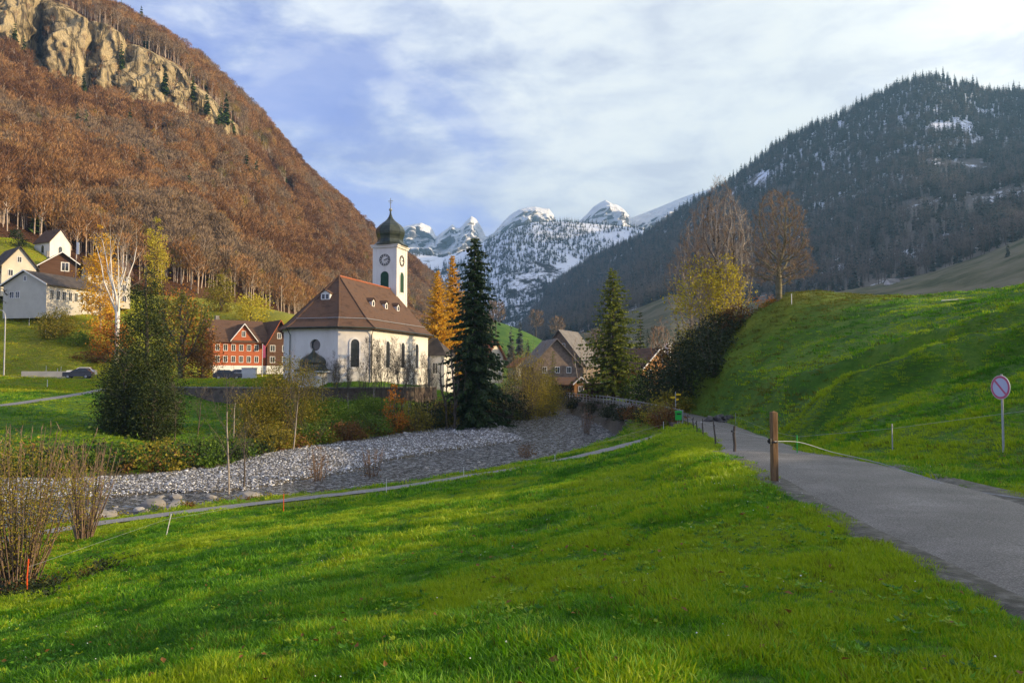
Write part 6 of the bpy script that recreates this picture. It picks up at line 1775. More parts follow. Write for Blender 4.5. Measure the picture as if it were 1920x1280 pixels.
for k, (u, Y, sc_, m_, lab_) in enumerate(((1358, 87, 1.0, DARKLEAF, 'dark bramble bush at the edge of the hill top'), (1334, 84, 1.1, DARKLEAF, 'dark bramble bush lower down the wooded edge of the hill'), (1300, 86, 1.25, DARKLEAF, 'big dark bush above the road bend'), (1268, 92, 1.3, DARKLEAF, 'dark bush at the foot of the wooded edge'), (1240, 102, 1.3, DARKLEAF, 'dark bush beside the carport'), (1382, 88, 0.75, RUSSET, 'russet bramble at the brow of the hill'), (1318, 92, 1.2, DARKLEAF, 'dark thicket behind the big bush of the bend'), (1280, 98, 1.3, RUSSET, 'russet thicket between the dark bushes'), (1222, 112, 1.1, GREENLEAF, 'green bush right of the carport'), (1258, 84, 0.7, OLIVE, 'olive bush on the slope over the road bend'), (1345, 80, 0.6, DARKLEAF, 'small dark bush on the open hill side'))):
    leafy('hill_bush', at(u, Y, -0.5), lab_, 110 + k, [(0.1 * sc_, 2.0 * sc_), (1.2 * sc_, 2.8 * sc_), (2.8 * sc_, 2.2 * sc_), (4.0 * sc_, 0.4 * sc_)], m_, int(2200 * sc_), 0.28, 'bush', 'bushes on the wooded edge of the hill', trunk_r=0.05, clump=26, shell=0.3, n_stem=12, stems=14)
leafy('orange_shrub', at(1443, 86, -0.2), 'low orange shrub at the foot of the lone maple', 130, [(0.1, 0.7), (0.6, 1.1), (1.3, 0.3)], ORANGE, 420, 0.18, 'shrub', trunk_r=0.03, clump=14, n_stem=8, squash=(1.5, 0.8))
for k, (u, Y, w_, h_, lab_) in enumerate(((1068, 134, 3.4, 1.7, 'dark clipped hedge in front of the long shed'), (1112, 128, 2.2, 1.6, 'dark clipped hedge beside the carport'))):
    leafy('clipped_hedge', (at(u, Y)[0], Y, -3.5), lab_, 140 + k, [(0.05, 1.0), (h_ * 0.6, 1.0), (h_, 0.8)], DARKLEAF, 2200, 0.2, 'hedge', trunk_r=0.03, clump=24, shell=0.6, n_stem=8, squash=(w_, 0.8), flat=0.6)
for k, (u, Y, h_, m_) in enumerate(((1228, 73, 1.9, OLIVE), (1250, 70, 1.4, RUSSET), (1205, 78, 1.6, DARKLEAF), (1182, 84, 1.5, RUSSET), (1160, 92, 1.5, DARKLEAF), (1135, 101, 1.6, DARKLEAF), (1105, 112, 1.5, DARKLEAF), (1080, 124, 1.5, DARKLEAF))):
    x = np.interp(Y, ROAD[:, 1], ROAD[:, 0]) - 2.9
    leafy('bank_shrub', (x, Y, gz(x, Y) - 0.3), ['olive shrub behind the green waste bin', 'rusty grass clump beside the green waste bin', 'dark shrub on the wall of the river road', 'rusty shrub on the wall of the river road', 'dark shrub in mid row under the guard rail', 'dark shrub above the river riffle under the guard rail', 'dark shrub far along under the guard rail', 'last dark shrub under the guard rail at the bend'][k], 150 + k, [(0.05, 1.1), (h_ * 0.5, 1.7), (h_, 0.4)], m_, 1400, 0.2, 'shrub', 'shrubs under the guard rail', trunk_r=0.03, clump=24, shell=0.3, n_stem=10, stems=30)
# far trees on the valley floor
r = rng(500)
for k, (u, Y, h_, kind) in enumerate(((958, 300, 16, 0), (975, 330, 15, 0), (990, 300, 12, 0), (1075, 300, 14, 1), (1120, 320, 15, 1), (1172, 300, 15, 0), (1215, 260, 15, 0), (1235, 300, 16, 1), (930, 360, 17, 1), (910, 330, 15, 1), (1270, 210, 15, 0), (1140, 260, 13, 1), (1005, 420, 16, 1), (1045, 400, 16, 1), (790, 235, 12, 1), (800, 260, 13, 1), (1890, 520, 14, 0))):
    p = at(u, Y) if k < 16 else W(1890, 492, 470)
    if kind == 0:
        o = single_conifer((p[0], p[1], p[2] - 0.5), h_ / 18.0, NEEDLE_FAR, k, 'dark conifer on the floor of the valley beyond the village' if k < 16 else 'solitary dark conifer on the pale pasture', 'conifers of the valley floor' if k < 16 else None)
    else:
        key = 'bt'
        if key not in con_cache:
            s_ = beech_variant(600, TWIG_BROWN, BARK, 15.0, 320); con_cache[key] = s_.data; bpy.data.objects.remove(s_)
        o = add_obj('bare_tree', con_cache[key], None, (p[0], p[1], p[2] - 0.5)); o.scale = (h_ / 15,) * 3; o.rotation_euler = (0, 0, k * 1.7)
        tag(o, 'bare brown tree on the floor of the valley beyond the village', 'tree', 'bare trees of the valley floor')
# pale trunks at the foot of the beech wood
bt = [beech_variant(700 + k, TWIG_PINK, BARK_WARM, 15.0, 260).data for k in range(4)]
lb = np.array(L_base, float)
for k in range(46):
    u = -30 + 760 * (k + r.random() * 0.8) / 46
    Y = np.interp(u, lb[:, 0], lb[:, 2]) + r.uniform(2, 14)
    d2 = (LA[..., 0] / LA[..., 1] - (u - 960) / F) ** 2 * 50 + ((LA[..., 1] - Y) / Y) ** 2
    a_, b_ = np.unravel_index(np.argmin(d2), d2.shape)
    q = LA[a_, b_]
    o = add_obj('beech_tree', bt[k % 4], None, (q[0], q[1], q[2] - 0.3)); s_ = r.uniform(0.62, 1.05); o.scale = (s_, s_, s_); o.rotation_euler = (0, 0, r.uniform(0, 6.28))
    tag(o, 'pale-trunked bare beech at the lower edge of the wood on the slope', 'tree', 'beeches along the lower edge of the wood')

# ------------------------------------------------------------------ undergrowth, grass, stones: growth nobody could count
def clump_variant(seed, m_, n, size, rad, h):
    r = rng(seed)
    C = np.stack([r.normal(size=n) * rad * 0.5, r.normal(size=n) * rad * 0.5, np.abs(r.normal(size=n)) * h * 0.45], -1)
    V, Q = cards_np(C, r.normal(size=(n, 3)) + np.array([0, 0, 0.6]), size * r.uniform(0.6, 1.4, n), size * 0.6 * r.uniform(0.7, 1.3, n), r)
    return source('clump', mesh_np('clump', V, quads=Q, mats=[m_]))
r = rng(900)
cl = [clump_variant(800 + k, m_, 60, 0.22, 0.7, 0.8) for k, m_ in enumerate((GREENLEAF, GREENLEAF, OLIVE, RUSSET, DARKLEAF, OLIVE))]
far_edge = np.array([(b[0], b[1]) for a, b, z in _rp]); near_edge = np.array([(a[0], a[1]) for a, b, z in _rp])
def along(E, n, off, spread, smax=1.0):
    d = np.r_[0, np.cumsum(np.linalg.norm(np.diff(E, axis=0), axis=1))]
    s = r.random(n) * d[-1] * smax
    x = np.interp(s, d, E[:, 0]); y = np.interp(s, d, E[:, 1])
    tx = np.interp(s + 0.5, d, E[:, 0]) - x; ty = np.interp(s + 0.5, d, E[:, 1]) - y
    l = np.hypot(tx, ty) + 1e-9
    o = off + np.abs(r.normal(size=n)) * spread
    return x - ty / l * o, y + tx / l * o
x, y = along(far_edge, 2800, 0.2, 3.0, 0.93)
z = ground_z(x, y)
rdx, _, ex = near_line(RIVER, x, y)
ok = (rdx > ex[:, 1] * 1.0) & (z < -2.2)
x, y, z = x[ok], y[ok], z[ok]
sc = r.uniform(0.6, 1.5, len(x))
zone = vnoise(np.stack([x / 9, y / 9, 0 * x], -1), 5)
idx = np.where(zone > 0.25, r.choice([3, 5, 2], len(x)), np.where(zone < -0.2, r.choice([0, 1, 4], len(x)), r.choice([0, 2, 3, 4, 5], len(x))))
scatter('bank_undergrowth', np.stack([x, y, z], -1), rots(len(x), r, 0.2), sc, idx, cl)
# weeds along the near water edge and the road wall
x, y = along(near_edge[::-1], 420, 0.4, 0.9, 0.95)
z = ground_z(x, y); rdx, _, ex = near_line(RIVER, x, y); prd, _, _ = near_line(PATH, x, y)
ok = (rdx > ex[:, 1]) & (prd > 0.9)
scatter('water_edge_weeds', np.stack([x, y, z], -1)[ok], rots(ok.sum(), r, 0.2), r.uniform(0.2, 0.5, ok.sum()), r.choice([0, 1, 2, 3, 5], ok.sum()), [clump_variant(820 + k, m_, 50, 0.30, 0.7, 0.8) for k, m_ in enumerate((GREENLEAF, GREENLEAF, OLIVE, RUSSET, DARKLEAF, OLIVE))])

# dead leaves and low scrub round the foot of the near bush
x = -14.6 + r.normal(size=70) * 1.3; y = 23.6 + r.normal(size=70) * 1.5
scatter('scrub_at_the_bush_foot', np.stack([x, y, ground_z(x, y)], -1), rots(70, r, 0.2), r.uniform(0.3, 0.75, 70), r.choice([0, 1, 2], 70, p=[0.5, 0.35, 0.15]), [clump_variant(840 + k, m_, 90, 0.16, 0.7, 0.5) for k, m_ in enumerate((DARKLEAF, RUSSET, OLIVE))])

# cobbles of the gravel bar
def stone_mesh(seed, sub=1, flat=0.6):
    import bmesh
    bm = bmesh.new(); bmesh.ops.create_icosphere(bm, subdivisions=sub, radius=1.0)
    v = np.array([q.co[:] for q in bm.verts])
    n_ = fbm(v * 1.3 + seed * 7.7, 3, seed)
    for q, k in zip(bm.verts, n_):
        q.co = q.co * (1 + 0.45 * float(k)); q.co.z *= flat
    me = bpy.data.meshes.new('stone'); bm.to_mesh(me); bm.free()
    return me
def stone_mat(name, c0, c1, c2, rough):
    m, nt = new_mat(name)
    b, out = principled(nt, rough, 0.5)
    o = nt.n('ShaderNodeObjectInfo'); t = nt.n('ShaderNodeTexCoord')
    f = nt.math('ADD', nt.math('MULTIPLY', o.outputs['Random'], 0.8), nt.math('MULTIPLY', nt.noise(t.outputs['Object'], 3.0, 5, 0.7), 0.3))
    nt.l(nt.ramp(f, [(0.1, c0), (0.6, c1), (1.0, c2)]), b.inputs['Base Color'])
    return m
COBBLE = stone_mat('cobble', (0.10, 0.10, 0.105), (0.24, 0.24, 0.25), (0.85, 0.85, 0.84), 0.25)  # the whitest stones stand in for the sparkle of wet gravel
BOULDER = stone_mat('boulder', (0.16, 0.14, 0.115), (0.27, 0.25, 0.22), (0.40, 0.37, 0.33), 0.8)
cob = []
for k in range(6):
    me = stone_mesh(k, 1, 0.55); me.materials.append(COBBLE); cob.append(source('cobble', me))
N_c = 190000
x = r.uniform(-62, 8, N_c); y = r.uniform(44, 128, N_c)
z, rd_v, hw_v, c_v, bar_v = ground_z(x, y, True)
ok = (bar_v > 0.25) & (rd_v < hw_v * 1.06)
x, y, z = x[ok], y[ok], z[ok]
s_ = 0.04 + 0.07 * r.random(len(x)) ** 2.2
s_ = np.where(r.random(len(x)) < 0.008, s_ * 2.6, s_)
scatter('gravel_bar', np.stack([x, y, z + s_ * 0.1], -1), rots(len(x), r, 0.35), s_, r.integers(0, 6, len(x)), cob)
x = r.uniform(-40, 14, 6000); y = r.uniform(36, 130, 6000)
z, rd_v, hw_v, c_v, bar_v = ground_z(x, y, True)
wzv = near_line(RIVER, x, y)[2][:, 0]
ok = (rd_v < hw_v * 1.08) & (bar_v < 0.2) & (vnoise(np.stack([x / 3, y / 3, 0 * x], -1), 3) > 0.05)
s_ = 0.10 + 0.22 * r.random(ok.sum()) ** 2
scatter('river_bed_stones', np.stack([x, y, np.maximum(z, wzv - 0.12)], -1)[ok], rots(ok.sum(), r, 0.3), s_, r.integers(0, 6, ok.sum()), [source('stone', (lambda me: (me.materials.append(BOULDER), me)[1])(stone_mesh(20 + k, 1, 0.6))) for k in range(6)])
bl = []
for k in range(4):
    me = stone_mesh(30 + k, 2, 0.62); me.materials.append(BOULDER)
    me.polygons.foreach_set('use_smooth', np.zeros(len(me.polygons), bool)); bl.append(me)
for k, (u, v, s_) in enumerate(((296, 945, 0.75), (340, 950, 0.8), (335, 930, 0.4), (318, 955, 0.35), (160, 962, 0.7), (178, 970, 0.75), (195, 966, 0.6), (150, 955, 0.5), (140, 966, 0.55), (205, 972, 0.5), (188, 978, 0.45), (210, 962, 0.45), (265, 953, 0.35), (278, 955, 0.3), (350, 962, 0.4), (305, 930, 0.3), (255, 975, 0.3), (290, 968, 0.3), (470, 935, 0.9), (130, 960, 0.4), (172, 985, 0.5), (160, 978, 0.45), (400, 930, 0.35), (385, 945, 0.3))):
    Y = 7.85 * F / (v - HZ); x = (u - 960) / F * Y
    o = add_obj('river_stone', bl[k % 4], None, (x, Y, -7.9)); o.scale = (s_ * 1.15, s_, s_); o.rotation_euler = (0, 0, k * 1.3)
    tag(o, 'pale grey boulder lying in the shallow brown pool of the river', 'stone', 'boulders in the shallow pool')

# grass
def tuft(seed, n, rad, h, w, m_):
    r = rng(seed)
    a = r.uniform(0, 6.28, n); q = r.random(n) ** 0.5 * rad
    B = np.stack([q * np.cos(a), q * np.sin(a), np.full(n, -0.01)], -1)
    hh = h * r.uniform(0.45, 1.15, n)[:, None]
    L = np.stack([np.cos(a), np.sin(a), 0 * a], -1) * r.uniform(0.1, 0.8, (n, 1)) * 0.5 + r.normal(size=(n, 3)) * 0.22
    L[:, 2] = 0
    up = np.array([0, 0, 1.0])
    M = B + hh * 0.55 * up + L * hh * 0.40
    T = B + hh * (0.95 - 0.25 * np.linalg.norm(L, axis=1, keepdims=True)) * up + L * hh * 1.25
    s = np.stack([-np.sin(a + 1), np.cos(a + 1), 0 * a], -1) * (w * r.uniform(0.6, 1.3, n))[:, None]
    V = np.stack([B - s * 0.5, B + s * 0.5, M + s * 0.42, M - s * 0.42, T], 1)
    k = (np.arange(n) * 5)[:, None]
    return source('tuft', mesh_np('tuft', V.reshape(-1, 3), quads=k + np.array([[0, 1, 2, 3]]), tris=k + np.array([[3, 2, 4]]), mats=[m_]))
GR1 = leaf_mat('grass_green', [(0.060, 0.20, 0.003), (0.130, 0.33, 0.005), (0.20, 0.40, 0.008)], 0.42, 0.5, spec=0.35)
GR2 = leaf_mat('grass_yellowish', [(0.18, 0.30, 0.005), (0.30, 0.42, 0.008), (0.40, 0.48, 0.016)], 0.42, 0.5, spec=0.35)
GR3 = leaf_mat('grass_deep', [(0.018, 0.10, 0.003), (0.045, 0.17, 0.004), (0.080, 0.24, 0.007)], 0.42, 0.5, spec=0.35)
def grass(name, tufts, x, y, smin, smax, hvar=0.6):
    z, rd_v, hw_v, c_v, bar_v = ground_z(x, y, True)
    d_r, s_r, _ = near_line(ROAD, x, y); d_p, _, _ = near_line(PATH, x, y)
    ragged = 0.32 * vnoise(np.stack([x / 0.8, y / 0.8, 0 * x], -1), 8)
    d_l, _, _ = near_line(LANE, x, y); d_f, _, _ = near_line(FIELD, x, y)
    ok = (d_r > ROAD_HW + 0.16 + ragged * 0.7 + 0.1 * (y < 15) * (s_r > 0)) & (d_p > 0.62 + ragged * 0.4) & (rd_v > hw_v * 1.06) & (d_l > 3.0) & (d_f > 1.1)
    x, y, z = x[ok], y[ok], z[ok]
    n1 = fbm(np.stack([x / 3.2, y / 3.2, 0 * x], -1), 3, 81); n2 = fbm(np.stack([x / 0.7, y / 0.7, 0 * x], -1), 2, 83)
    q = n1 + 0.6 * n2 + r.normal(size=len(x)) * 0.22
    near_road = np.exp(-((np.abs(np.interp(y, ROAD[:, 1], ROAD[:, 0]) - x) - 2.5) / 4.0) ** 2) * 0.5 + 0.25 * sstep(14, 40, y) * (x < 0)
    q = q + near_road
    idx = np.where(q > 0.30, 2 + r.integers(0, 2, len(x)), np.where(q < -0.18, 4 + r.integers(0, 2, len(x)), r.integers(0, 2, len(x))))
    hill = sstep(11, 20, x) * sstep(30, 50, y)
    dry_shade_q = np.exp(-(((x - 29) / 10) ** 2 + ((y - 83) / 8) ** 2)) * 1.3 + 0.5 * hill * sstep(4, -2, z) * (x < 24) + 0.35 * fbm(np.stack([x / 4, y / 4, 0 * x], -1), 3, 87) * hill  # dry at the crest; on the left face, shade put into darker tufts
    idx = np.where(dry_shade_q + r.normal(size=len(x)) * 0.15 > 0.42, 6 + r.integers(0, 2, len(x)), idx)
    idx = np.where(r.random(len(x)) < 0.035, 6 + r.integers(0, 2, len(x)), idx)
    s = r.uniform(smin, smax, len(x)) * (1 + hvar * np.clip(n2 * 1.5 - 0.5 * n1, -0.8, 1.2))
    keep = (n2 > -9)
    sc3 = np.stack([s * r.uniform(0.9, 1.3, len(x)), s * r.uniform(0.9, 1.3, len(x)), s], -1)
    return scatter(name, np.stack([x, y, z], -1)[keep], rots(keep.sum(), r, 0.08), sc3[keep], idx[keep], tufts)
def fan(n, y0, y1, k=0.74, p=1.0):
    y = y0 + (y1 - y0) * r.random(n) ** p
    return (r.random(n) * 2 - 1) * k * (y + 1.0), y
GR4 = leaf_mat('grass_dry', [(0.07, 0.10, 0.008), (0.14, 0.15, 0.014), (0.21, 0.19, 0.03)], 0.35, 0.6, spec=0.2)
GR4S = leaf_mat('grass_sunny', [(0.22, 0.25, 0.008), (0.40, 0.38, 0.018), (0.52, 0.44, 0.03)], 0.35, 0.6, spec=0.2)  # lighter copy of the dry grass, the slope's sunlight in its colour
GRS = (GR1, GR1, GR2, GR2, GR3, GR3, GR4, GR4)
T1 = [tuft(910 + k, 30, 0.085, 0.082, 0.0068, m_) for k, m_ in enumerate(GRS)]
x, y = fan(42000, 3.4, 15, p=0.85)
grass('meadow_grass_near', T1, x, y, 0.7, 1.25)
T2 = [tuft(930 + k, 30, 0.17, 0.10, 0.013, m_) for k, m_ in enumerate(GRS)]
x, y = fan(52000, 14, 44, p=0.8)
grass('meadow_grass_middle', T2, x, y, 0.65, 1.2)
T3 = [tuft(950 + k, 24, 0.34, 0.16, 0.032, m_) for k, m_ in enumerate(GRS)]
x, y = fan(46000, 40, 128, k=0.66, p=0.8)
grass('meadow_grass_far', T3, x, y, 0.6, 1.2)
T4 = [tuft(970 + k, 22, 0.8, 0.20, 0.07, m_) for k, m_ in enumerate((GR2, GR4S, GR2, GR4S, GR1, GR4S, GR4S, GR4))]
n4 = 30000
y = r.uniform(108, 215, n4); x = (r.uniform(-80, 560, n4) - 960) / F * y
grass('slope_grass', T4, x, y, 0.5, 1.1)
# broad-leaved herbs in the near turf
hb = []
for k in range(3):
    rr = rng(980 + k); n_ = 9
    a = rr.uniform(0, 6.28, n_)
    C = np.stack([0.01 * np.cos(a), 0.01 * np.sin(a), np.full(n_, 0.045)], -1)
    V_, Q_ = cards_np(C, np.stack([np.cos(a), np.sin(a), rr.uniform(0.1, 0.8, n_)], -1), rr.uniform(0.025, 0.055, n_), rr.uniform(0.014, 0.026, n_), rr, up=np.tile([[0.0, 0, 1]], (n_, 1)), fold=0.1)
    hb.append(source('herb', mesh_np('herb', V_, quads=Q_, mats=[(GR1, GR3, GR2)[k]])))
x, y = fan(5200, 3.5, 15); ok = fbm(np.stack([x / 1.1, y / 1.1, 0 * x], -1), 2, 29) > -0.05
x, y = x[ok], y[ok]; d_r, _, _ = near_line(ROAD, x, y); ok = d_r > ROAD_HW + 0.5; x, y = x[ok], y[ok]
scatter('meadow_herbs', np.stack([x, y, ground_z(x, y)], -1), rots(len(x), r, 0.2), r.uniform(0.6, 1.3, len(x)), r.integers(0, 3, len(x)), hb)
# fallen leaves in the near grass
lf = MB().add([(-0.03, 0, 0), (0, -0.022, 0.008), (0.035, 0, 0.002), (0, 0.022, 0.01)], [(0, 1, 2, 3)])
me = bpy.data.meshes.new('fallen_leaf'); me.from_pydata(lf.v, [], lf.f); me.materials.append(RUSSET)
x, y = fan(420, 3.6, 22); ok = near_line(ROAD, x, y)[0] > ROAD_HW + 0.3; x, y = x[ok], y[ok]; z = ground_z(x, y)
scatter('fallen_leaves', np.stack([x, y, z + 0.075], -1), rots(len(x), r, 0.4), r.uniform(0.7, 1.4, len(x)), np.zeros(len(x)), [source('leaf', me)])
# white specks modelled in place of sun glints on dewy grass
me = bpy.data.meshes.new('glint_speck'); me.from_pydata([(-0.009, -0.009, 0), (0.009, -0.009, 0), (0.009, 0.009, 0), (-0.009, 0.009, 0), (0, 0, 0.012)], [], [(0, 1, 4), (1, 2, 4), (2, 3, 4), (3, 0, 4)]); me.materials.append(TRIM)
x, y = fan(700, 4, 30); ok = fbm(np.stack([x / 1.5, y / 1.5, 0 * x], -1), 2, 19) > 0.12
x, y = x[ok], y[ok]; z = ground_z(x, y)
scatter('white_grass_glints', np.stack([x, y, z + 0.085], -1), rots(len(x), r, 0.4), r.uniform(0.4, 0.85, len(x)), np.zeros(len(x)), [source('glint_speck', me)])
# ------------------------------------------------------------------ small things
# big wooden fence post beside the road, with insulator and gate rope
p = at(1449, 15.2)
big = empty('gate_post', (p[0], p[1], p[2] - 0.15), radians(12), 'tall brown wooden post with a black insulator beside the road', 'post')
MB().poly_prism([(a, b, 0) for a, b in ((-.058, -.045), (-.045, -.058), (.045, -.058), (.058, -.045), (.058, .045), (.045, .058), (-.045, .058), (-.058, .045))], (0, 0, 1.47)).add([(-.05, -.05, 1.47), (.05, -.05, 1.47), (.05, .05, 1.47), (-.05, .05, 1.47), (0, 0, 1.50)], [(0, 1, 4), (1, 2, 4), (2, 3, 4), (3, 0, 4)]).build('shaft', WOOD_POST, big)
MB().box((-0.085, -0.03, 0.93), (0.07, 0.05, 0.10), 0.3).box((-0.12, -0.03, 0.93), (0.05, 0.03, 0.05)).build('insulator', BLACK_PL, big)
MB().lathe([(0.075, 0.90), (0.078, 0.915), (0.075, 0.93)], 10).build('band', BLACK_PL, big)
i0 = (p[0] - 0.02, p[1] - 0.1, p[2] + 0.78)
rope_pts = [i0]
for u, v, Y in ((1500, 829, 15.6), (1560, 847, 15.8), (1650, 868, 15.6)):
    rope_pts.append(W(u, v, Y))
for u, Y in ((1740, 14.6), (1830, 13.2), (1920, 12.0), (2040, 10.6)):
    q = at(u, Y); rope_pts.append((q[0] + 0.3, q[1], q[2] + 0.10))
rp_ = smooth_poly(rope_pts, 6)
tag(MB().tube([tuple(q) for q in rp_], 0.007, 5).build('gate_rope', STEEL), 'pale electric fence rope slung from the tall wooden post across to the far verge', 'rope')
# weathered stakes along the near edge of the road
tops = []
for k, (u, Y, h, ln) in enumerate(((1374, 27.6, 1.0, 0.03), (1340, 35.6, 1.08, -0.09), (1316, 43.6, 1.0, 0.0), (1305, 48.5, 0.75, 0.0), (1298, 53, 0.85, 0.03), (1288, 59, 0.85, 0.02))):
    q = at(u, Y)
    s = empty('fence_stake', q, 0, ['thick crooked dark stake beside the road, nearest of the row to the tall post', 'thin leaning stake second along the road from the tall post', 'straight stake third along the road, with rusty grass at its foot', 'short stake fourth along the road from the tall post', 'stake fifth along the road from the tall post', 'last stake of the row, near the guard rail end'][k], 'stake', 'stakes along the road')
    MB().tube([(0, 0, -0.2), (ln * 0.4 + 0.02, 0, h * 0.35), (ln * 0.5 - 0.015, 0.01, h * 0.7), (ln, 0, h)], [0.05 if k == 0 else 0.034] * 3 + [0.036 if k == 0 else 0.026], 7).build('shaft', STAKE_WOOD, s)
    MB().box((-0.06, -0.02, h * 0.82), (0.07, 0.04, 0.06)).build('insulator', BLACK_PL if k != 2 else WHITE_PL, s)
    tops.append((q[0] - 0.05, q[1] - 0.02, q[2] + h * 0.82))
wire = [(p[0], p[1], p[2] + 0.8)] + tops
tag(MB().tube(wire, 0.004, 4).build('fence_wire', STEEL), 'thin steel wire strung along the weathered stakes by the road', 'wire')
# plastic poles of the electric fences
POLES = [(62, 22.6, 0.95, 0.02, ORANGE_PL, 'bent orange plastic fence pole at the foot of the near left bush'), (535, 40.6, 1.0, 0.0, ORANGE_PL, 'straight orange plastic fence pole on the meadow edge'),
         (317, 35.6, 0.95, 0.22, WHITE_PL, 'leaning white fence pole on the meadow edge below the boulders'), (726, 47.5, 0.85, 0.0, WHITE_PL, 'upright white fence pole beside the footpath, below the gravel'), (870, 51, 0.8, 0.0, WHITE_PL, 'upright white fence pole below the dark spruce'),
         (1040, 56.5, 0.75, 0.0, WHITE_PL, 'short white fence pole beside the footpath below the river bend'), (1243, 63, 0.95, 0.0, WHITE_PL, 'white fence pole near the green waste bin'),
         (1492, 26.5, 0.72, 0.0, GREEN_PL, 'thin green fence pole at the foot of the hill behind the tall post'), (1670, 24, 0.8, 0.0, STEEL, 'thin grey fence pole on the foot of the hill'), (1378, 62, 0.9, 0.0, STEEL, 'thin grey fence pole above the stone heap'), (1486, 81, 1.1, 0.0, WHITE_PL, 'white pole standing on the hill top right of the lone maple'),
         (53, 157, 1.6, 0.0, WHITE_PL, 'white marker pole on the slope below the grey workshop'), (84, 153, 1.5, 0.05, WHITE_PL, 'white marker pole beside the round olive bush'), (87, 137, 1.4, 0.0, WHITE_PL, 'left white pole of three at the foot of the slope'), (108, 136, 1.3, 0.05, WHITE_PL, 'middle white pole of three at the foot of the slope'), (114, 137, 1.4, 0.12, WHITE_PL, 'slanting white pole of three at the foot of the slope'), (171, 140, 1.5, 0.0, ORANGE_PL, 'orange pole at the foot of the slope behind the cars'), (90, 117, 1.2, 0.0, WHITE_PL, 'white pole between lane and farm track')]
for u, Y, h, ln, m_, lab_ in POLES:
    q = at(u, Y)
    r_ = 0.018 if Y < 70 else 0.035
    o = empty('fence_pole', q, 0, lab_.replace('left white pole of three', 'first white pole of three from the lamp'), 'pole', 'electric fence poles')
    MB().tube([(0, 0, -0.1), (ln * 0.55 - (0.02 if u == 62 else 0), 0, h * 0.5), (ln, 0, h)], [r_ * 1.1, r_, r_ * 0.9], 6).build('shaft', m_, o)
    if Y < 70: MB().box((ln * 0.9, -0.015, h * 0.9), (0.05, 0.03, 0.03)).build('clip', m_, o)
def wire_of(us, lab_, h):
    P = [at(u, Y) for u, Y in us]
    tag(MB().tube([(a, b, c + h) for a, b, c in P], 0.004, 4).build('fence_wire', STEEL), lab_, 'wire')
wire_of([(1378, 62), (1440, 38), (1492, 26.5), (1670, 24), (1920, 20.5), (2150, 19)], 'thin wire of the fence along the foot of the grassy hill', 0.66)
wire_of([(62, 22.6), (317, 35.6), (535, 40.6), (726, 47.5), (870, 51), (1040, 56.5), (1243, 63)], 'thin wire of the fence along the meadow edge above the footpath', 0.72)

# no-parking sign
q = at(1877, 20.0)
sg = empty('traffic_sign', q, radians(-78), 'round pale no-parking sign with red rim on a grey pole at the hill foot', 'sign')
MB().tube([(0, 0, -0.3), (0, 0, 1.93)], 0.028, 10).build('pole', STEEL, sg)
def disc(r0, y0, y1, n=36, cz=1.60):
    return MB().poly_prism([(r0 * cos(2 * pi * k / n), y0, cz + r0 * sin(2 * pi * k / n)) for k in range(n)], (0, y1 - y0, 0))
disc(0.30, -0.045, -0.033).build('plate', SIGN_WHITE, sg)
ring(sg, 'red_rim', SIGN_RED, (0, -0.0455, 1.60), (1, 0, 0), (0, 0, 1), (0, -1, 0), 0.235, 0.288, 0.003, 36)
disc(0.234, -0.049, -0.0455).build('blue_face', SIGN_BLUE, sg)
MB().box((0, -0.0505, 1.60), (0.46, 0.003, 0.05), ry=radians(45)).build('red_stripe', SIGN_RED, sg)
MB().box((0, -0.03, 1.5), (0.09, 0.03, 0.04)).box((0, -0.03, 1.72), (0.09, 0.03, 0.04)).build('clamp', STEEL, sg)
# hiking signpost and green dog-waste bin
q = at(1266, 70.5)
hs = empty('hiking_signpost', q, 0, 'grey post with yellow hiking signs at the road bend', 'signpost')
MB().tube([(0, 0, -0.2), (0, 0, 2.5)], 0.04, 8).build('pole', STEEL, hs)
for z, s, a in ((2.25, 1, 0.2), (2.0, -1, -0.3), (1.82, 1, 0.9)):
    pts = [(0.03 * s, 0, z - 0.08), (0.42 * s, 0, z - 0.08), (0.52 * s, 0, z), (0.42 * s, 0, z + 0.08), (0.03 * s, 0, z + 0.08)]
    pts = [(x * cos(a), -0.05 + x * sin(a) * 0.5, zz) for x, _, zz in pts]
    MB().poly_prism(pts, (0, -0.02, 0)).build('arrow_board', SIGN_YELLOW, hs)
q = at(1271, 67.0)
bn_ = empty('waste_bin', (q[0], q[1], W(1271, 787, 67)[2] - 0.12), radians(5), 'bright green dog-waste bin on a post by the guard rail end', 'bin')
MB().tube([(0, 0.18, -0.6), (0, 0.18, 1.0)], 0.03, 8).build('post', STEEL, bn_)
MB().poly_prism([(-0.24, -0.14, 0.12), (0.24, -0.14, 0.12), (0.24, 0.14, 0.12), (-0.24, 0.14, 0.12)], (0, 0, 0.62)).build('body', GREEN_PL, bn_)
MB().poly_prism([(-0.26, -0.17, 0.745), (0.26, -0.17, 0.745), (0.26, 0.16, 0.745), (-0.26, 0.16, 0.745)], (0, 0, 0.14)).build('lid', GREEN_PL, bn_)
MB().box((0, -0.15, 0.62), (0.34, 0.025, 0.10)).build('slot', BLACK_PL, bn_)
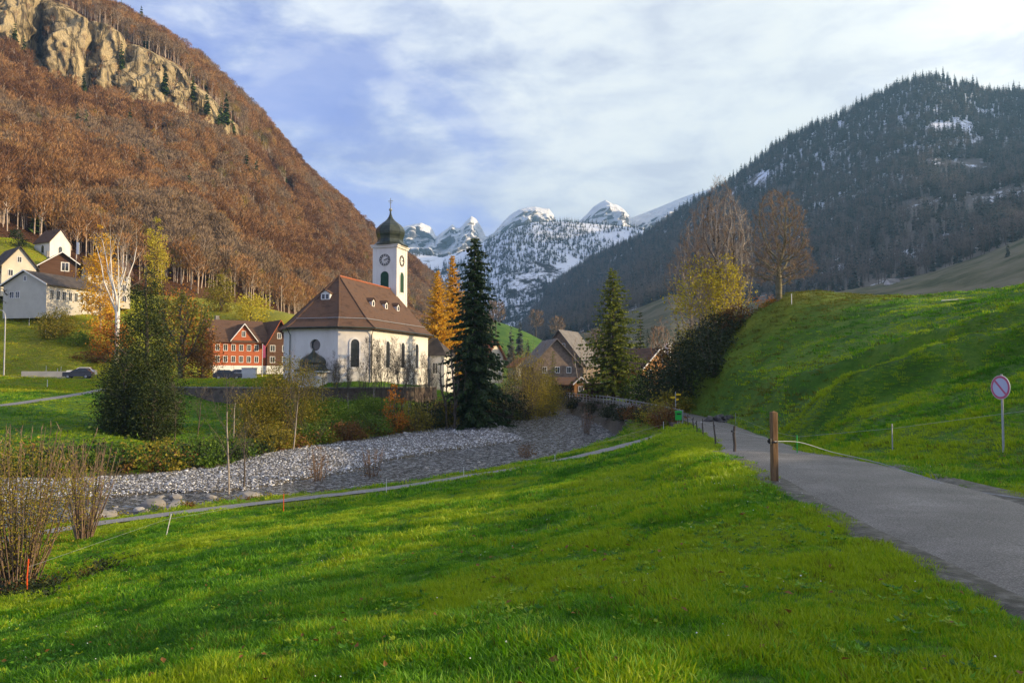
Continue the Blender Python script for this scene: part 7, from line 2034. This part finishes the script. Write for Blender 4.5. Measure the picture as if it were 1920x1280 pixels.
# guard rail along the river side of the road
rr_ = fine(ROAD, 2.0)
rr_ = rr_[(rr_[:, 1] > 65.5) & (rr_[:, 1] < 152)]
d_ = np.gradient(rr_[:, :2], axis=0); d_ /= np.linalg.norm(d_, axis=1, keepdims=True)
gr_xy = rr_[:, :2] + np.stack([-d_[:, 1], d_[:, 0]], -1) * 1.85
gl = empty('guard_rail', (gr_xy[0][0], gr_xy[0][1], rr_[0][2]), 0, 'long grey guard rail on posts along the river side of the road', 'guard rail')
o3 = np.array([gr_xy[0][0], gr_xy[0][1], rr_[0][2]])
GP = np.concatenate([gr_xy, rr_[:, 2:3]], 1) - o3
for a in GP:
    MB().box((a[0], a[1], 0.30 + a[2]), (0.10, 0.10, 1.25)).build('post', STEEL, gl)
for z, h in ((0.82, 0.14), (0.42, 0.10)):
    b = MB()
    pts = [(a[0] + 0.02, a[1] - 0.07, a[2] + z) for a in GP]
    vs, fs = [], []
    for x, y, zz in pts: vs += [(x, y, zz - h / 2), (x, y - 0.03, zz - h / 2), (x, y - 0.03, zz + h / 2), (x, y, zz + h / 2)]
    for i in range(len(pts) - 1):
        for k in range(4): fs.append((i * 4 + k, i * 4 + (k + 1) % 4, i * 4 + 4 + (k + 1) % 4, i * 4 + 4 + k))
    b.add(vs, fs).build('rail', STEEL, gl)
# river wall under the guard rail
wl = smooth_poly([(a[0] + o3[0] - 0.55, a[1] + o3[1]) for a in GP[::4]], 4)
o0 = np.array([wl[0][0], wl[0][1], -7.0])
rwall = empty('river_wall', tuple(o0), 0, 'dark overgrown wall holding the river road above the water', 'wall')
wm = MB(); strip(wm, wl, 0.28, -7.2, -3.95); wm.build('wall', RW, rwall)
# heap of stones at the hill foot
q0 = at(1352, 66)
hp = empty('stone_heap', q0, 0, 'heap of dark stones where hill and road meet', 'stones')
r = rng(77)
DARKSTONE = stone_mat('dark_stone', (0.03, 0.028, 0.025), (0.07, 0.065, 0.058), (0.14, 0.13, 0.12), 0.85)
dk = []
for k in range(4):
    me = stone_mesh(50 + k, 1, 0.7); me.materials.append(DARKSTONE); dk.append(me)
for k in range(16):
    o = add_obj('stone', dk[k % 4], hp); t_ = k / 15
    o.location = ((t_ - 0.5) * 2.4 + r.normal() * 0.1, r.normal() * 0.4, r.uniform(0.0, 0.55) * (1 - abs(t_ - 0.5))); s_ = r.uniform(0.22, 0.42); o.scale = (s_, s_, s_); o.rotation_euler = (r.uniform(0, 1), 0, r.uniform(0, 6))
# street lamp
q = at(8, 131)
sl = empty('street_lamp', q, 0, 'tall curved-arm street lamp beside the lane at the left edge', 'street lamp')
MB().tube([(0, 0, -0.2), (0, 0, 9.5), (-0.12, 0, 10.3), (-0.5, 0, 10.8), (-1.2, 0, 11.0)], [0.12, 0.09, 0.07, 0.06, 0.05], 8).build('pole', STEEL, sl)
MB().box((-1.5, 0, 10.98), (0.9, 0.28, 0.16)).build('lamp_head', WHITE_PL, sl)
# low lit wall along the lane
lw = [at(u, 133.5) for u in (42, 70, 100, 130)]
b = MB()
o0 = np.array(lw[0])
strip(b, np.array([(a[0], a[1]) for a in lw]), 0.2, lw[0][2] - 0.3, lw[0][2] + 0.9)
tag(b.build('lane_wall', PLASTER2, None, loc=tuple(o0)), 'low ochre wall at the foot of the green slope behind the cars', 'wall')
# pale strip of sheeting on the far field edge behind the hill
q = at(1812, 68)
tag(MB().poly_prism([(-1.7, 0, 0), (1.7, 0.6, 0.25), (1.6, 1.0, 0.27), (-1.5, 0.5, 0.02)], (0, 0, 0.05)).build('fleece_strip', TRIM, None, loc=(q[0], q[1] + 0.5, q[2] + 0.02)), 'pale strip of sheeting lying on the crest of the hill', 'sheet')
